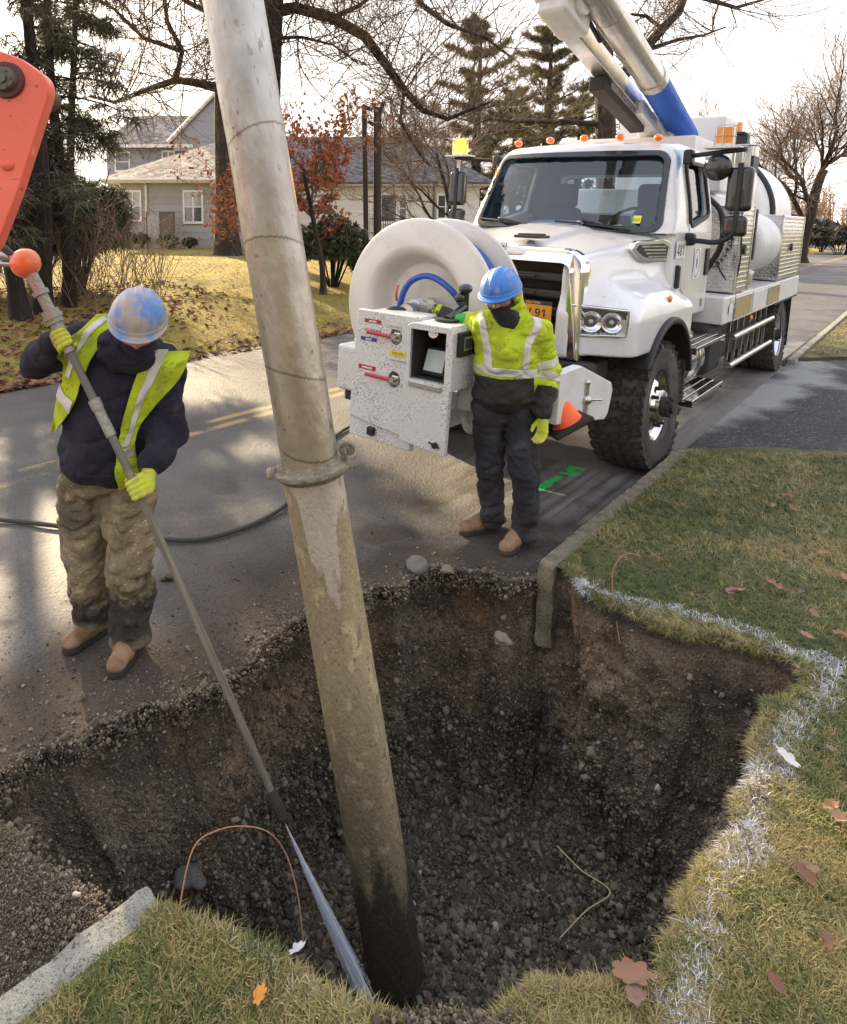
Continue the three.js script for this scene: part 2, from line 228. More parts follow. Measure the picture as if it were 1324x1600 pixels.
const DRIVE_NEAR = [[3.42, -6.08], [3.57, -6.05], [3.94, -6.09], [4.31, -6.04], [4.69, -5.98], [5.64, -5.93]];
const DRIVE_FAR = [[7.01, -10.35], [7.54, -10.58], [7.90, -10.65], [8.28, -10.71], [9.64, -10.82]];
const driveNear = jag(DRIVE_NEAR, 0.06, 0.05, 4), driveFar = jag(DRIVE_FAR, 0.1, 0.06, 6);
const LAWN = [sn(-30, N_LAWN), ...[...rimLawn].map((p) => p), ...[]];
const nearLawn = [sn(-30, N_LAWN), sn(sOf(...rimLawn[0]), N_LAWN), ...rimLawn, sn(sOf(...rimLawn[rimLawn.length - 1]) + 0.001, N_LAWN), sn(sOf(...driveNear[0]), N_LAWN), ...driveNear, [60, -5.5], [60, 60], [-30, 60]];
struct('lawn', flat(nearLawn, LAWN_Y), M_lawn);
const sDF = sOf(...driveFar[0]);
const farVerge = [sn(sDF, N_LAWN), sn(170, N_LAWN), sn(170, 120), [70, -10.9], ...[...driveFar].reverse()];
struct('lawn', flat(farVerge, 0.08), M_lawn);
// driveway: dark wet asphalt with grit, silt washed over its mouth
const T_drive = tex(1024, 1024, (u, v, o) => {
  const s = mix(5.5, 15, u), n = mix(-1.7, 6, v), x = xOf(s, n), z = zOf(s, n), gr = n3(x * 120, z * 120, 3), sp = sst(0.5, 0.62, n3(x * 75, z * 75, 9)), mid = fbm(x * 2.5, z * 2.5, 3, 4);
  let k = 0.034 + mid * 0.016 + gr * 0.014 + sp * 0.14, si = sst(0.5, 0.12, siltD(x, z) + fbm(x * 1.6, z * 1.6, 12, 5) * 0.6);
  const ck = sst(0.06, 0.02, Math.abs(n3(x * 0.8, z * 0.8, 50) + n3(x * 7, z * 7, 51) * 0.12)) * 0.4;
  o[0] = enc(mix(mix(k, 0.36, si * 0.8), 0.1, ck)); o[1] = enc(mix(mix(k * 0.97, 0.355, si * 0.8), 0.1, ck)); o[2] = enc(mix(mix(k, 0.35, si * 0.8), 0.05, ck));
});
T_drive.wrapS = T_drive.wrapT = THREE.ClampToEdgeWrapping; T_drive.repeat.set(1 / 9.5, 1 / 7.7); T_drive.offset.set(-5.5 / 9.5, 1.7 / 7.7);
struct('driveway', flat([sn(sOf(...driveNear[0]), N_KERB), ...driveNear, [60, -5.5], [70, -10.9], ...[...driveFar].reverse(), sn(sDF, N_KERB)], 0.03), new THREE.MeshStandardMaterial({ map: T_drive, roughness: 0.85, bumpMap: rept(T_grain, 2, 2), bumpScale: 0.008 }));
// edges of turf above the driveway and the kerb line of far verge
function skirt(P, y0, y1) { const pos = [], ix = []; P.forEach(([x, z]) => pos.push(x, y0, z, x, y1, z)); for (let i = 0; i < P.length - 1; i++) ix.push(2 * i, 2 * i + 1, 2 * i + 2, 2 * i + 1, 2 * i + 3, 2 * i + 2); const g = new THREE.BufferGeometry(); g.setAttribute('position', new THREE.BufferAttribute(new Float32Array(pos), 3)); g.setIndex(ix); g.computeVertexNormals(); return g; }
struct('turf_edge', [skirt(driveNear, 0.0, LAWN_Y), skirt(driveFar, 0.0, 0.08)], M([0.07, 0.05, 0.03], 0.95));

// kerb: broken ends at the hole, joints between pieces
const T_conc = tex(512, 512, (u, v, o) => { const a = fbmt(u, v, 8, 5, 31), g = nt(u * 256, v * 256, 256, 3), p = sst(0.45, 0.6, nt(u * 90, v * 90, 90, 8)); const k = 0.29 + a * 0.18 + g * 0.07 - p * 0.16; o[0] = enc(clamp(k * 1.02)); o[1] = enc(clamp(k * 0.97)); o[2] = enc(clamp(k * 0.82)); });
const M_conc = new THREE.MeshStandardMaterial({ map: rept(T_conc, 2, 2), roughness: 0.85, bumpMap: rept(T_grain, 3, 3), bumpScale: 0.008 });
const M_conc2 = M_conc.clone(); M_conc2.color = new THREE.Color(0.72, 0.62, 0.5);
function kerbStone(s0, s1, seed) {
  const L = s1 - s0, g = new THREE.BoxGeometry(L, 0.5, 0.10, Math.max(4, Math.round(L / 0.03)), 12, 4), p = g.attributes.position;
  for (let i = 0; i < p.count; i++) {
    let a = p.getX(i), y = p.getY(i), c = p.getZ(i); const e = Math.min(1, (L / 2 - Math.abs(a)) / 0.04), tp = 0.25 - y;
    if (tp < 0.02) { c *= 0.93; }
    const w = 0.012, s = s0 + L / 2 + a; y += fbm(s * 14, c * 14, seed, 3) * w * (tp < 0.05 ? 1 : 0.3) - (e < 0.3 ? 0.012 * (tp < 0.03 ? 1 : 0) : 0); c += fbm(s * 11, y * 11, seed + 9, 3) * w; a += fbm(y * 12, c * 20, seed + 3, 3) * 0.03 * (e < 0.5 ? 1 : 0);
    p.setXYZ(i, a, y, c);
  }
  g.computeVertexNormals(); metreUV(g);
  g.rotateY(Math.atan2(0.743, 0.669)); g.translate(xOf((s0 + s1) / 2, (N_KERB + N_LAWN) / 2), LAWN_Y - 0.246, zOf((s0 + s1) / 2, (N_KERB + N_LAWN) / 2)); return g;
}
{
  const k = thing('kerb', 'weathered concrete kerb broken off at the hole, running past the front wheel', 'kerb');
  [[rimFarS - 0.05, 4.62, 5], [4.63, 5.38, 6], [5.395, 6.2, 7], [6.21, 6.72, 8]].forEach(([a, b, s]) => part('kerb_stone', kerbStone(a, b, s), M_conc2, k));
  const k2 = thing('kerb', 'broken concrete kerb end at the bottom left of the hole', 'kerb');
  [[-0.5, 0.42, 15], [0.43, rimNearS + 0.06, 16], [-1.6, -0.51, 17]].forEach(([a, b, s]) => part('kerb_stone', kerbStone(a, b, s), M_conc, k2));
  const k3 = thing('kerb', 'low worn kerb beside the far grass corner behind the lorry', 'kerb');
  for (let s = sDF + 0.1; s < 40; s += 3) part('kerb_stone', kerbStone(s, s + 2.98, s | 0), M_conc, k3);
}

// the hole: rings from the ragged rim to the floor, pushed in and out by noise
const HC = [0.42, -2.72], DEEP = 1.42;
const holeGeo = (() => {
  const L = RIM.length, per = []; let tot = 0; for (let i = 0; i < L; i++) { per.push(tot); const [ax, az] = RIM[i], [b, c] = RIM[(i + 1) % L]; tot += Math.hypot(b - ax, c - az); }
  const A = 720, R = 210, at = (d) => { let i = 0; while (i < L - 1 && per[i + 1] <= d) i++; const [ax, az] = RIM[i], [b, c] = RIM[(i + 1) % L], l = (i === L - 1 ? tot : per[i + 1]) - per[i], t = l > 1e-6 ? (d - per[i]) / l : 0; return [mix(ax, b, t), mix(az, c, t)]; };
  const pos = new Float32Array((A + 1) * (R + 1) * 3), uv = new Float32Array((A + 1) * (R + 1) * 2), col = new Float32Array((A + 1) * (R + 1) * 3), ix = [];
  for (let a = 0; a <= A; a++) {
    const [rx, rz] = at((a % A) / A * tot * 0.99999), n = nOf(rx, rz), rimY = n > N_KERB + 0.04 ? LAWN_Y - 0.008 : -0.004;
    const th = Math.atan2(rz - HC[1], rx - HC[0]);
    const east = Math.max(0, Math.cos(th)), west = Math.max(0, -Math.cos(th)), north = Math.max(0, -Math.sin(th)), south = Math.max(0, Math.sin(th));
    const keep = clamp(0.70 * north + 0.40 * east + 0.34 * west + 0.86 * south, 0.3, 0.88), fx = mix(HC[0], rx, keep), fz = mix(HC[1], rz, keep), pw = 1.25 + 0.9 * north + 0.8 * south;
    for (let r = 0; r <= R; r++) {
      const t = r / R, k = a * (0) + r * (A + 1) + a; let x, z, y;
      const T = 0.72;
      if (t < T) { const q = t / T, hq = Math.pow(q, pw); x = mix(rx, fx, hq); z = mix(rz, fz, hq); if (r < 2) { x += (rx - HC[0]) / (Math.hypot(rx - HC[0], rz - HC[1])) * (r ? 0 : 0.10); z += (rz - HC[1]) / (Math.hypot(rx - HC[0], rz - HC[1])) * (r ? 0 : 0.10); } y = rimY - (r === 0 ? 0.01 : 0) - (DEEP + rimY) * Math.pow(Math.sin(q * Math.PI / 2), 0.92); }
      else { const q = (t - T) / (1 - T); x = mix(fx, HC[0], q); z = mix(fz, HC[1], q); y = -DEEP - 0.05 * q; }
      const w = sst(0, 0.09, t), m = n > N_KERB ? 1 : 0.6;
      let d = fbm(x * 2.6, y * 2.6, z * 2.6, 3) * 0.17 + fbm(x * 9 + 3, y * 7, z * 9, 4) * 0.07 + Math.abs(n3(x * 22, y * 22, z * 22)) * 0.035 + n3(x * 55, y * 55, z * 55) * 0.011;
      d -= 0.1 * sst(0.25, 0.55, n3(x * 3.1, y * 0.7 + 7, z * 3.1)) * sst(1, 0.6, t) * north;      // dug-out flutes in the far wall
      if (n < N_KERB) { const un = 0.03 * sst(0.09, 0.05, -y) + 0.055 * sst(0.05, 0.10, -y) * sst(0.6, 0.25, -y), ol = Math.hypot(rx - HC[0], rz - HC[1]); x += (rx - HC[0]) / ol * un; z += (rz - HC[1]) / ol * un; }
      const nx = HC[0] - x, nz = HC[1] - z, nl = Math.hypot(nx, nz) || 1, up = sst(0.55, 0.85, t);
      x += nx / nl * d * w * (1 - up) * m; z += nz / nl * d * w * (1 - up) * m; y += d * w * (0.25 + 0.75 * up) * 0.8;
      pos.set([x, y, z], k * 3);
      uv.set([a / A * tot * (t < 0.72 ? 1 : mix(1, 0.15, (t - 0.72) / 0.28)), t * 2.2], k * 2);
      // soil layers: black broken asphalt and topsoil at the lip, brown loam, tan clay lenses, grey wet soil low down
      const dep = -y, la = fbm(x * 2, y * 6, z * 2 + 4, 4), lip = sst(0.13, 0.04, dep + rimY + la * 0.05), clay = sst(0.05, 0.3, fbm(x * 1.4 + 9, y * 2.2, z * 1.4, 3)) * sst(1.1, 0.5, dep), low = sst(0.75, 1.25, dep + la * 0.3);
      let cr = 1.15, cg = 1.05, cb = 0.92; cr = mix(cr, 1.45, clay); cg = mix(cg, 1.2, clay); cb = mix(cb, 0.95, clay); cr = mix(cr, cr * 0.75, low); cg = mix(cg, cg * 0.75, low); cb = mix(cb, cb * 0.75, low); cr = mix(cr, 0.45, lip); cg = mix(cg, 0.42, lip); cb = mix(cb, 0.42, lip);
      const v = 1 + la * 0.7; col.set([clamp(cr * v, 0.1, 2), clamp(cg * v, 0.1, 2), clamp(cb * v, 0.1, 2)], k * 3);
    }
  }
  for (let r = 0; r < R; r++) for (let a = 0; a < A; a++) { const k = r * (A + 1) + a; ix.push(k, k + 1, k + A + 1, k + 1, k + A + 2, k + A + 1); }
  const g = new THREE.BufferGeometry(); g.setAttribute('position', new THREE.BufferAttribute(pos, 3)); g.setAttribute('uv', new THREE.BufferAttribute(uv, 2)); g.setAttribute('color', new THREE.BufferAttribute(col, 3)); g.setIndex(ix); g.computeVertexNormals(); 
  // seam and facing
  const N = g.attributes.normal; let bad = 0; for (let i = (R - 5) * (A + 1); i < (R - 4) * (A + 1); i++) if (N.getY(i) < 0) bad++; if (bad > A / 2) { const I = g.index.array; for (let i = 0; i < I.length; i += 3) { const t = I[i + 1]; I[i + 1] = I[i + 2]; I[i + 2] = t; } g.computeVertexNormals(); }
  g.userData = { A, R }; return g;
})();
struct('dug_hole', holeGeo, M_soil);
struct('asphalt_edge', (() => { const g = skirt(rimRoad, -0.06, 0), p = g.attributes.position; for (let i = 0; i < p.count; i++) if (p.getY(i) < -0.01) { const x = p.getX(i), z = p.getZ(i); p.setXYZ(i, x + n3(x * 30, 1, z * 30) * 0.02, -0.045 + fbm(x * 14, 5, z * 14, 4) * 0.07, z + n3(x * 30, 7, z * 30) * 0.02); } g.computeVertexNormals(); return g; })(), new THREE.MeshStandardMaterial({ map: rept(T_soil, 3, 3), color: new THREE.Color(0.6, 0.58, 0.58), roughness: 0.95, bumpMap: rept(T_grain, 3, 3), bumpScale: 0.02 }));
struct('turf_edge', skirt(rimLawn, 0.05, LAWN_Y), M([0.075, 0.055, 0.035], 0.95));
// ---------- far ground, houses ----------
function at(u, v, d) { const x = (u - 500) / FOC, y = -(v - 464) / FOC, c = Math.cos(PITCH), s = Math.sin(PITCH), ry = y * c - s, rz = -y * s - c, k = -d / rz; return V(x * k, EYE + ry * k, -d); }
const rise = (x, z) => { const dn = N_FAR - nOf(x, z); return dn <= 0 ? 0 : 0.03 + 1.3 * (1 - Math.exp(-dn / 9)) + 0.05 * fbm(x * 0.4, z * 0.4, 3, 3) * sst(0, 3, dn) + 5 * sst(60, 300, dn); };
{
  const pos = [], uv = [], ix = [], ns = [], ss = []; for (let i = 0; i <= 90; i++) ns.push(N_FAR - Math.pow(i / 90, 2.2) * 420); for (let i = 0; i <= 120; i++) { const t = i / 60 - 1; ss.push(10 + Math.sign(t) * Math.pow(Math.abs(t), 2) * 420); }
  for (const n of ns) for (const s of ss) { const x = xOf(s, n), z = zOf(s, n); pos.push(n > N_FAR - 0.01 ? x + NX * 0.2 : x, n > N_FAR - 0.01 ? -0.03 : rise(x, z), n > N_FAR - 0.01 ? z + NZ * 0.2 : z); uv.push(x, z); }
  const w = ss.length; for (let i = 0; i < ns.length - 1; i++) for (let j = 0; j < w - 1; j++) { const a = i * w + j; ix.push(a, a + w, a + 1, a + 1, a + w, a + w + 1); }
  const g = new THREE.BufferGeometry(); g.setAttribute('position', new THREE.BufferAttribute(new Float32Array(pos), 3)); g.setAttribute('uv', new THREE.BufferAttribute(new Float32Array(uv), 2)); g.setIndex(ix); g.computeVertexNormals(); if (g.attributes.normal.getY(500) < 0) { const I = g.index.array; for (let i = 0; i < I.length; i += 3) { const t = I[i + 1]; I[i + 1] = I[i + 2]; I[i + 2] = t; } g.computeVertexNormals(); }
  const T_far = tex(1024, 1024, (u, v, o) => { const a = fbmt(u, v, 6, 6, 14), b = fbmt(u, v, 3, 4, 88), g = nt(u * 300, v * 300, 300, 2); const k = 0.21 + a * 0.06 + g * 0.025, l = sst(0.3, 0.5, nt(u * 170, v * 170, 170, 6) + b * 0.6) * 0.4; o[0] = enc(mix(k * 1.75, 0.2, l * 0.7)); o[1] = enc(mix(k * (1.3 - b * 0.1), 0.11, l * 0.7)); o[2] = enc(mix(k * 0.24, 0.045, l * 0.7)); });
  struct('far_lawn', g, new THREE.MeshStandardMaterial({ map: rept(T_far, 1 / 5, 1 / 5), roughness: 0.95, bumpMap: rept(T_grain, 1 / 1.2, 1 / 1.2), bumpScale: 0.06 }));
}
const M_white = M([0.72, 0.7, 0.66], 0.6), M_pane = MP([0.06, 0.065, 0.07], 0.06, { clearcoat: 1 }), M_side = [0, 1, 2].map((i) => M([0.30 + i * 0.02, 0.285 + i * 0.02, 0.27 + i * 0.02], 0.8)), M_sideB = [0, 1].map((i) => M([0.62 + i * 0.03, 0.59 + i * 0.03, 0.54 + i * 0.03], 0.75));
const T_shing = tex(512, 512, (u, v, o) => { const row = Math.floor(v * 32), c = Math.floor(u * 24 + (row & 1) * 0.5), h = VAL[PERM[(PERM[row & 255] + c) & 255]], e = (v * 32) % 1; const k = 0.62 + h * 0.16 + nt(u * 128, v * 128, 128, 5) * 0.12 - sst(0.16, 0.02, e) * 0.2; o[0] = o[1] = o[2] = k; });
const M_roofA = new THREE.MeshStandardMaterial({ map: rept(T_shing, 0.16, 0.16), color: new THREE.Color(1.0, 0.8, 0.62), roughness: 0.9 }), M_roofB = new THREE.MeshStandardMaterial({ map: rept(T_shing, 0.16, 0.16), color: new THREE.Color(0.28, 0.27, 0.3), roughness: 0.9 }), M_roofC = new THREE.MeshStandardMaterial({ map: rept(T_shing, 0.16, 0.16), color: new THREE.Color(0.55, 0.5, 0.48), roughness: 0.9 });
function quadG(a, b, c, d) { const g = new THREE.BufferGeometry(); g.setAttribute('position', new THREE.BufferAttribute(new Float32Array([a, b, c, a, c, d].flatMap((p) => [p.x, p.y, p.z])), 3)); const w = a.distanceTo(b), h = b.distanceTo(c); g.setAttribute('uv', new THREE.BufferAttribute(new Float32Array([0, 0, w, 0, w, h, 0, 0, w, h, 0, h]), 2)); g.computeVertexNormals(); return g; }
const slab = (a, b, c, d, t = 0.12) => { const k = (p) => p.clone().add(V(0, -t, 0)); return [quadG(a, b, c, d), quadG(k(a), k(d), k(c), k(b)), quadG(a, k(a), k(b), b), quadG(b, k(b), k(c), c), quadG(c, k(c), k(d), d), quadG(d, k(d), k(a), a)]; };
function win(parent, x0, x1, y0, y1, z, cols = 1, rows = 2, o = {}) {
  const w = part('window', [bx(x0 - 0.09, x1 + 0.09, y1, y1 + 0.11, z - 0.03, z + 0.06), bx(x0 - 0.09, x1 + 0.09, y0 - 0.12, y0, z - 0.03, z + 0.08), bx(x0 - 0.09, x0, y0, y1, z - 0.03, z + 0.06), bx(x1, x1 + 0.09, y0, y1, z - 0.03, z + 0.06)], M_white, parent);
  const bars = []; for (let i = 1; i < cols; i++) { const x = mix(x0, x1, i / cols); bars.push(bx(x - 0.035, x + 0.035, y0, y1, z - 0.02, z + 0.045)); } for (let i = 1; i < rows; i++) { const y = mix(y0, y1, i / rows); for (let c = 0; c < cols; c++) { const a = mix(x0, x1, c / cols) + (c ? 0.036 : 0), b = mix(x0, x1, (c + 1) / cols) - (c < cols - 1 ? 0.036 : 0); bars.push(bx(a, b, y - 0.025, y + 0.025, z - 0.02, z + 0.04)); } } if (bars.length) part('glazing_bar', bars, M_white, w);
  for (let c = 0; c < cols; c++) for (let r = 0; r < rows; r++) part('pane', bx(mix(x0, x1, c / cols), mix(x0, x1, (c + 1) / cols) - 0.002, mix(y0, y1, r / rows), mix(y0, y1, (r + 1) / rows) - 0.002, z - 0.04, z + (r ? 0.005 : 0.015)), r && !o.dark ? MP([0.3, 0.29, 0.27], 0.1, { clearcoat: 1 }) : M_pane, w);
  return w;
}
function siding(parent, x0, x1, y0, y1, z, h, mats, cuts = []) { const n = Math.round((y1 - y0) / h); for (let i = 0; i < n; i++) { const a = y0 + i * (y1 - y0) / n, b = a + (y1 - y0) / n, gs = []; let xs = [[x0, x1]]; for (const [c0, c1, d0, d1] of cuts) if (b > d0 && a < d1) xs = xs.flatMap(([p, q]) => c1 <= p || c0 >= q ? [[p, q]] : [[p, c0], [c1, q]].filter(([m, n2]) => n2 - m > 0.02)); for (const [p, q] of xs) { const g = new THREE.BoxGeometry(q - p, b - a, 0.05); const P = g.attributes.position; for (let k = 0; k < P.count; k++) if (P.getY(k) > 0 && P.getZ(k) > 0) P.setZ(k, 0.0); g.computeVertexNormals(); g.translate((p + q) / 2, (a + b) / 2, z + 0.01 + (i & 1) * 0.002); gs.push(g); } for (const q of gs) part('siding_board', q, mats[(i * 7 + 3) % mats.length], parent); } }
{  // grey single-storey house on the left
  const z = -35, h = thing('house', 'single-storey grey house with pale sunlit hip roof left of the big pipe', 'house'), x0 = at(185, 300, 35).x, x1 = -2.4, y0 = 1.0, y1 = 4.42;
  const W1 = [at(189, 0, 35).x, at(211, 0, 35).x, 2.6, 3.95], W2 = [at(283, 0, 35).x, at(310, 0, 35).x, 2.5, 3.95];
  part('wall', [bx(x0, x1, y0, y1, z - 9, z - 0.02)], M_side[1], h); part('foundation', bx(x0, x1, 0.4, 1.25, z - 0.02, z + 0.02), M([0.3, 0.28, 0.26], 0.9), h);
  siding(h, x0, x1, 1.25, y1, z, 0.36, M_side, [W1, W2]);
  win(h, ...W1.slice(0, 2), W1[2], W1[3], z + 0.02, 2, 2); win(h, ...W2.slice(0, 2), W2[2], W2[3], z + 0.02, 2, 2);
  part('corner_board', [bx(x0 - 0.06, x0 + 0.1, y0, y1, z - 0.1, z + 0.06)], M_white, h); part('downspout', [rod(V(at(222, 0, 35).x, 1.2, z + 0.12), V(at(222, 0, 35).x, 4.3, z + 0.12), 0.05), rod(V(at(222, 0, 35).x, 4.3, z + 0.12), V(at(222, 0, 35).x, 4.45, z + 0.5), 0.05)], M_white, h);
  part('fascia', [bx(x0 - 0.7, x1 + 0.3, y1 - 0.02, y1 + 0.16, z + 0.55, z + 0.6), bx(x0 - 0.7, x0 - 0.66, y1 - 0.02, y1 + 0.16, z - 9.6, z + 0.55)], M_white, h); part('soffit', bx(x0 - 0.65, x1 + 0.3, y1 - 0.02, y1, z - 9, z + 0.55), M_white, h); part('gutter', bx(x0 - 0.7, x1 + 0.3, y1 + 0.06, y1 + 0.18, z + 0.6, z + 0.72, 0.03), M_white, h);
  const e = y1 + 0.17, r = 6.9, rz = z - 4.4, a = V(x0 - 0.75, e, z + 0.65), b = V(x1 + 0.4, e, z + 0.65), c = V(x1 + 0.4, r, rz), d = V(x0 + 4.0, r, rz), f = V(x0 - 0.75, e, z - 9.6), g2 = V(x1 + 0.4, e, z - 9.6);
  part('roof', [slab(a, b, c, d), slab(f, a, d, d.clone().add(V(0.01, 0, -0.01))), slab(g2, f, d, c)], M_roofA, h);
  const en = thing('utility_screen', 'grey and brown panelled screen standing against the grey house wall', 'screen', [at(252, 385, 33.6).x, rise(at(252, 0, 33.6).x, -33.6), -33.6]); part('panel', bx(-0.65, -0.05, 0, 1.6, -0.04, 0.02), M([0.34, 0.33, 0.32], 0.8), en); part('panel', bx(-0.03, 0.62, 0, 1.7, -0.04, 0.02), M([0.14, 0.1, 0.075], 0.8), en, 'brown panel'); part('post', [bx(-0.7, -0.65, 0, 1.75, -0.06, 0.04), bx(-0.05, -0.03, 0, 1.75, -0.06, 0.04), bx(0.62, 0.68, 0, 1.75, -0.06, 0.04), bx(-0.05, 0.68, 1.7, 1.76, -0.06, 0.04)], M([0.1, 0.075, 0.06], 0.8), en);
}
{  // taller house behind it
  const z = -43, h = thing('house', 'two-storey grey-blue house with a gable rising behind the low grey house', 'house'), X = (u) => at(u, 0, 43).x, Y = (v) => at(400, v, 43).y; const mats = [M([0.25, 0.26, 0.29], 0.8), M([0.27, 0.275, 0.3], 0.8)];
  part('wall', bx(X(160), X(400), 1, Y(228), z - 9, z - 0.02), mats[0], h); siding(h, X(160), X(400), 4.4, Y(228), z, 0.34, mats);
  win(h, X(175), X(195), Y(266), Y(240), z + 0.03, 1, 2, { dark: 1 }); win(h, X(250), X(267), Y(256), Y(238), z + 0.03, 2, 2, { dark: 1 });
  const yE = Y(228), yR = Y(162), a = V(X(152), yE, z + 0.5), b = V(X(300), yE, z + 0.5), c = V(X(292), yR, z - 4.5), d = V(X(178), yR, z - 4.5); part('roof', [slab(a, b, c, d), slab(V(X(300), yE, z - 9.5), V(X(152), yE, z - 9.5), d, c)], M_roofC, h); part('fascia', bx(X(152), X(300), yE - 0.16, yE + 0.04, z + 0.5, z + 0.56), M_white, h);
  const p0 = V(X(262), Y(222), z + 0.7), pk = V(X(335), Y(148), z + 0.7), p1 = V(X(408), Y(222), z + 0.7), bk = V(0, 0, -7);
  part('gable_wall', (() => { const g = extr(poly([[p0.x + 0.3, p0.y - 0.6], [p1.x - 0.3, p1.y - 0.6], [p1.x - 0.3, p1.y + 0.1], [pk.x, pk.y - 0.3], [p0.x + 0.3, p0.y + 0.1]]), 0.3); g.translate(0, 0, z + 0.25); return g; })(), mats[1], h); part('gable_roof', [slab(p0, pk, pk.clone().add(bk), p0.clone().add(bk)), slab(pk, p1, p1.clone().add(bk), pk.clone().add(bk))], M_roofA, h); part('rake_board', [rod(p0.clone().add(V(0, -0.1, 0.05)), pk.clone().add(V(0, -0.1, 0.05)), 0.13, 0.13, 4), rod(pk.clone().add(V(0, -0.1, 0.05)), p1.clone().add(V(0, -0.1, 0.05)), 0.13, 0.13, 4)], M_white, h);
}
{  // long white house behind the reel
  const D = 36, z = -D, h = thing('house', 'long low white house with dark roof and brick chimney behind the hose reel', 'house'), X = (u) => at(u, 0, D).x, Y = (v) => at(500, v, D).y, x0 = X(436), x1 = X(756), y1 = Y(290);
  part('wall', bx(x0, x1, 0.8, y1, z - 9, z - 0.02), M_sideB[0], h); siding(h, x0, x1, 1.4, y1, z, 0.24, M_sideB, [[X(598), X(623), 1.9, Y(303)], [X(627), X(638), 1.9, Y(303)], [X(682), X(716), 1.0, Y(300)]]); part('foundation', bx(x0, x1, 0.6, 1.4, z - 0.02, z + 0.02), M([0.28, 0.26, 0.24], 0.9), h);
  win(h, X(599), X(622), Y(346), Y(305), z + 0.02, 1, 1, {}); win(h, X(628), X(638), Y(346), Y(305), z + 0.02, 1, 2, { dark: 1 }); win(h, X(690), X(714), Y(340), Y(306), z + 0.02, 2, 2, { dark: 1 }); win(h, X(490), X(520), Y(335), Y(303), z + 0.02, 2, 2, {});
  for (const u of [624, 641, 592]) part('shutter', bx(X(u), X(u + 5), Y(346), Y(303), z + 0.02, z + 0.06), M([0.5, 0.48, 0.46], 0.7), h); part('downspout', bx(X(681), X(684), 1.2, y1, z + 0.02, z + 0.12), M([0.12, 0.1, 0.09], 0.6), h);
  part('fascia', [bx(x0 - 0.5, x1 + 0.5, y1 - 0.02, y1 + 0.16, z + 0.6, z + 0.65), bx(x1 + 0.46, x1 + 0.5, y1 - 0.02, y1 + 0.16, z - 9, z + 0.6)], M_white, h); part('soffit', bx(x0 - 0.5, x1 + 0.46, y1 - 0.03, y1 - 0.01, z - 9, z + 0.6), M_white, h);
  const e = y1 + 0.15, r = at(500, 214, 41).y, a = V(x0 - 0.6, e, z + 0.7), b = V(x1 + 0.6, e, z + 0.7), c = V(at(650, 0, 41).x, r, -41), d = V(x0 - 0.6, r, -41); part('roof', [slab(a, b, c, d), slab(b, V(x1 + 0.6, e, z - 10), c.clone().add(V(0, 0, -0.02)), c), slab(V(x1 + 0.6, e, z - 10), V(x0 - 0.6, e, z - 10), d, c)], M_roofB, h);
  const bk = [M([0.2, 0.075, 0.05], 0.9), M([0.25, 0.1, 0.07], 0.9), M([0.16, 0.06, 0.045], 0.9)], cx0 = at(617, 0, 40).x, cx1 = at(648, 0, 40).x, cy0 = at(0, 245, 40).y, cy1 = at(0, 206, 40).y; const ch = part('chimney', bx(cx0, cx1, cy0 - 1.2, cy1, -40.6, -40.02), bk[2], h);
  for (let r2 = 0; r2 < 16; r2++) { const yb = cy0 + r2 * (cy1 - cy0) / 16; part('brick_course', [...Array(5)].map((_, i) => bx(cx0 + (i + (r2 & 1) * 0.4) * (cx1 - cx0) / 5.4, cx0 + (i + 0.92 + (r2 & 1) * 0.4) * (cx1 - cx0) / 5.4, yb, yb + (cy1 - cy0) / 16 - 0.012, -40.02, -40.0)), bk[r2 % 3], ch); } part('chimney_cap', bx(cx0 - 0.08, cx1 + 0.08, cy1, cy1 + 0.12, -40.7, -39.92), M([0.35, 0.33, 0.3], 0.9), h);
}
{  // house far down the road on the right
  const D = 75, z = -D, h = thing('house', 'small distant house with dark roof at the far right', 'house'), X = (u) => at(u, 0, D).x, Y = (v) => at(500, v, D).y; part('wall', bx(X(1262), X(1330), 0, Y(352), z - 8, z), M([0.4, 0.38, 0.37], 0.8), h); part('roof', [slab(V(X(1256), Y(352), z + 0.5), V(X(1336), Y(352), z + 0.5), V(X(1320), Y(328), z - 4), V(X(1275), Y(328), z - 4), 0.2), slab(V(X(1256), Y(352), z - 8.5), V(X(1256), Y(352), z + 0.5), V(X(1275), Y(328), z - 4), V(X(1275), Y(328), z - 4.02), 0.2), slab(V(X(1336), Y(352), z - 8.5), V(X(1256), Y(352), z - 8.5), V(X(1275), Y(328), z - 4), V(X(1320), Y(328), z - 4), 0.2)], M_roofB, h); win(h, X(1285), X(1296), Y(372), Y(358), z + 0.02, 1, 2, { dark: 1 });
}
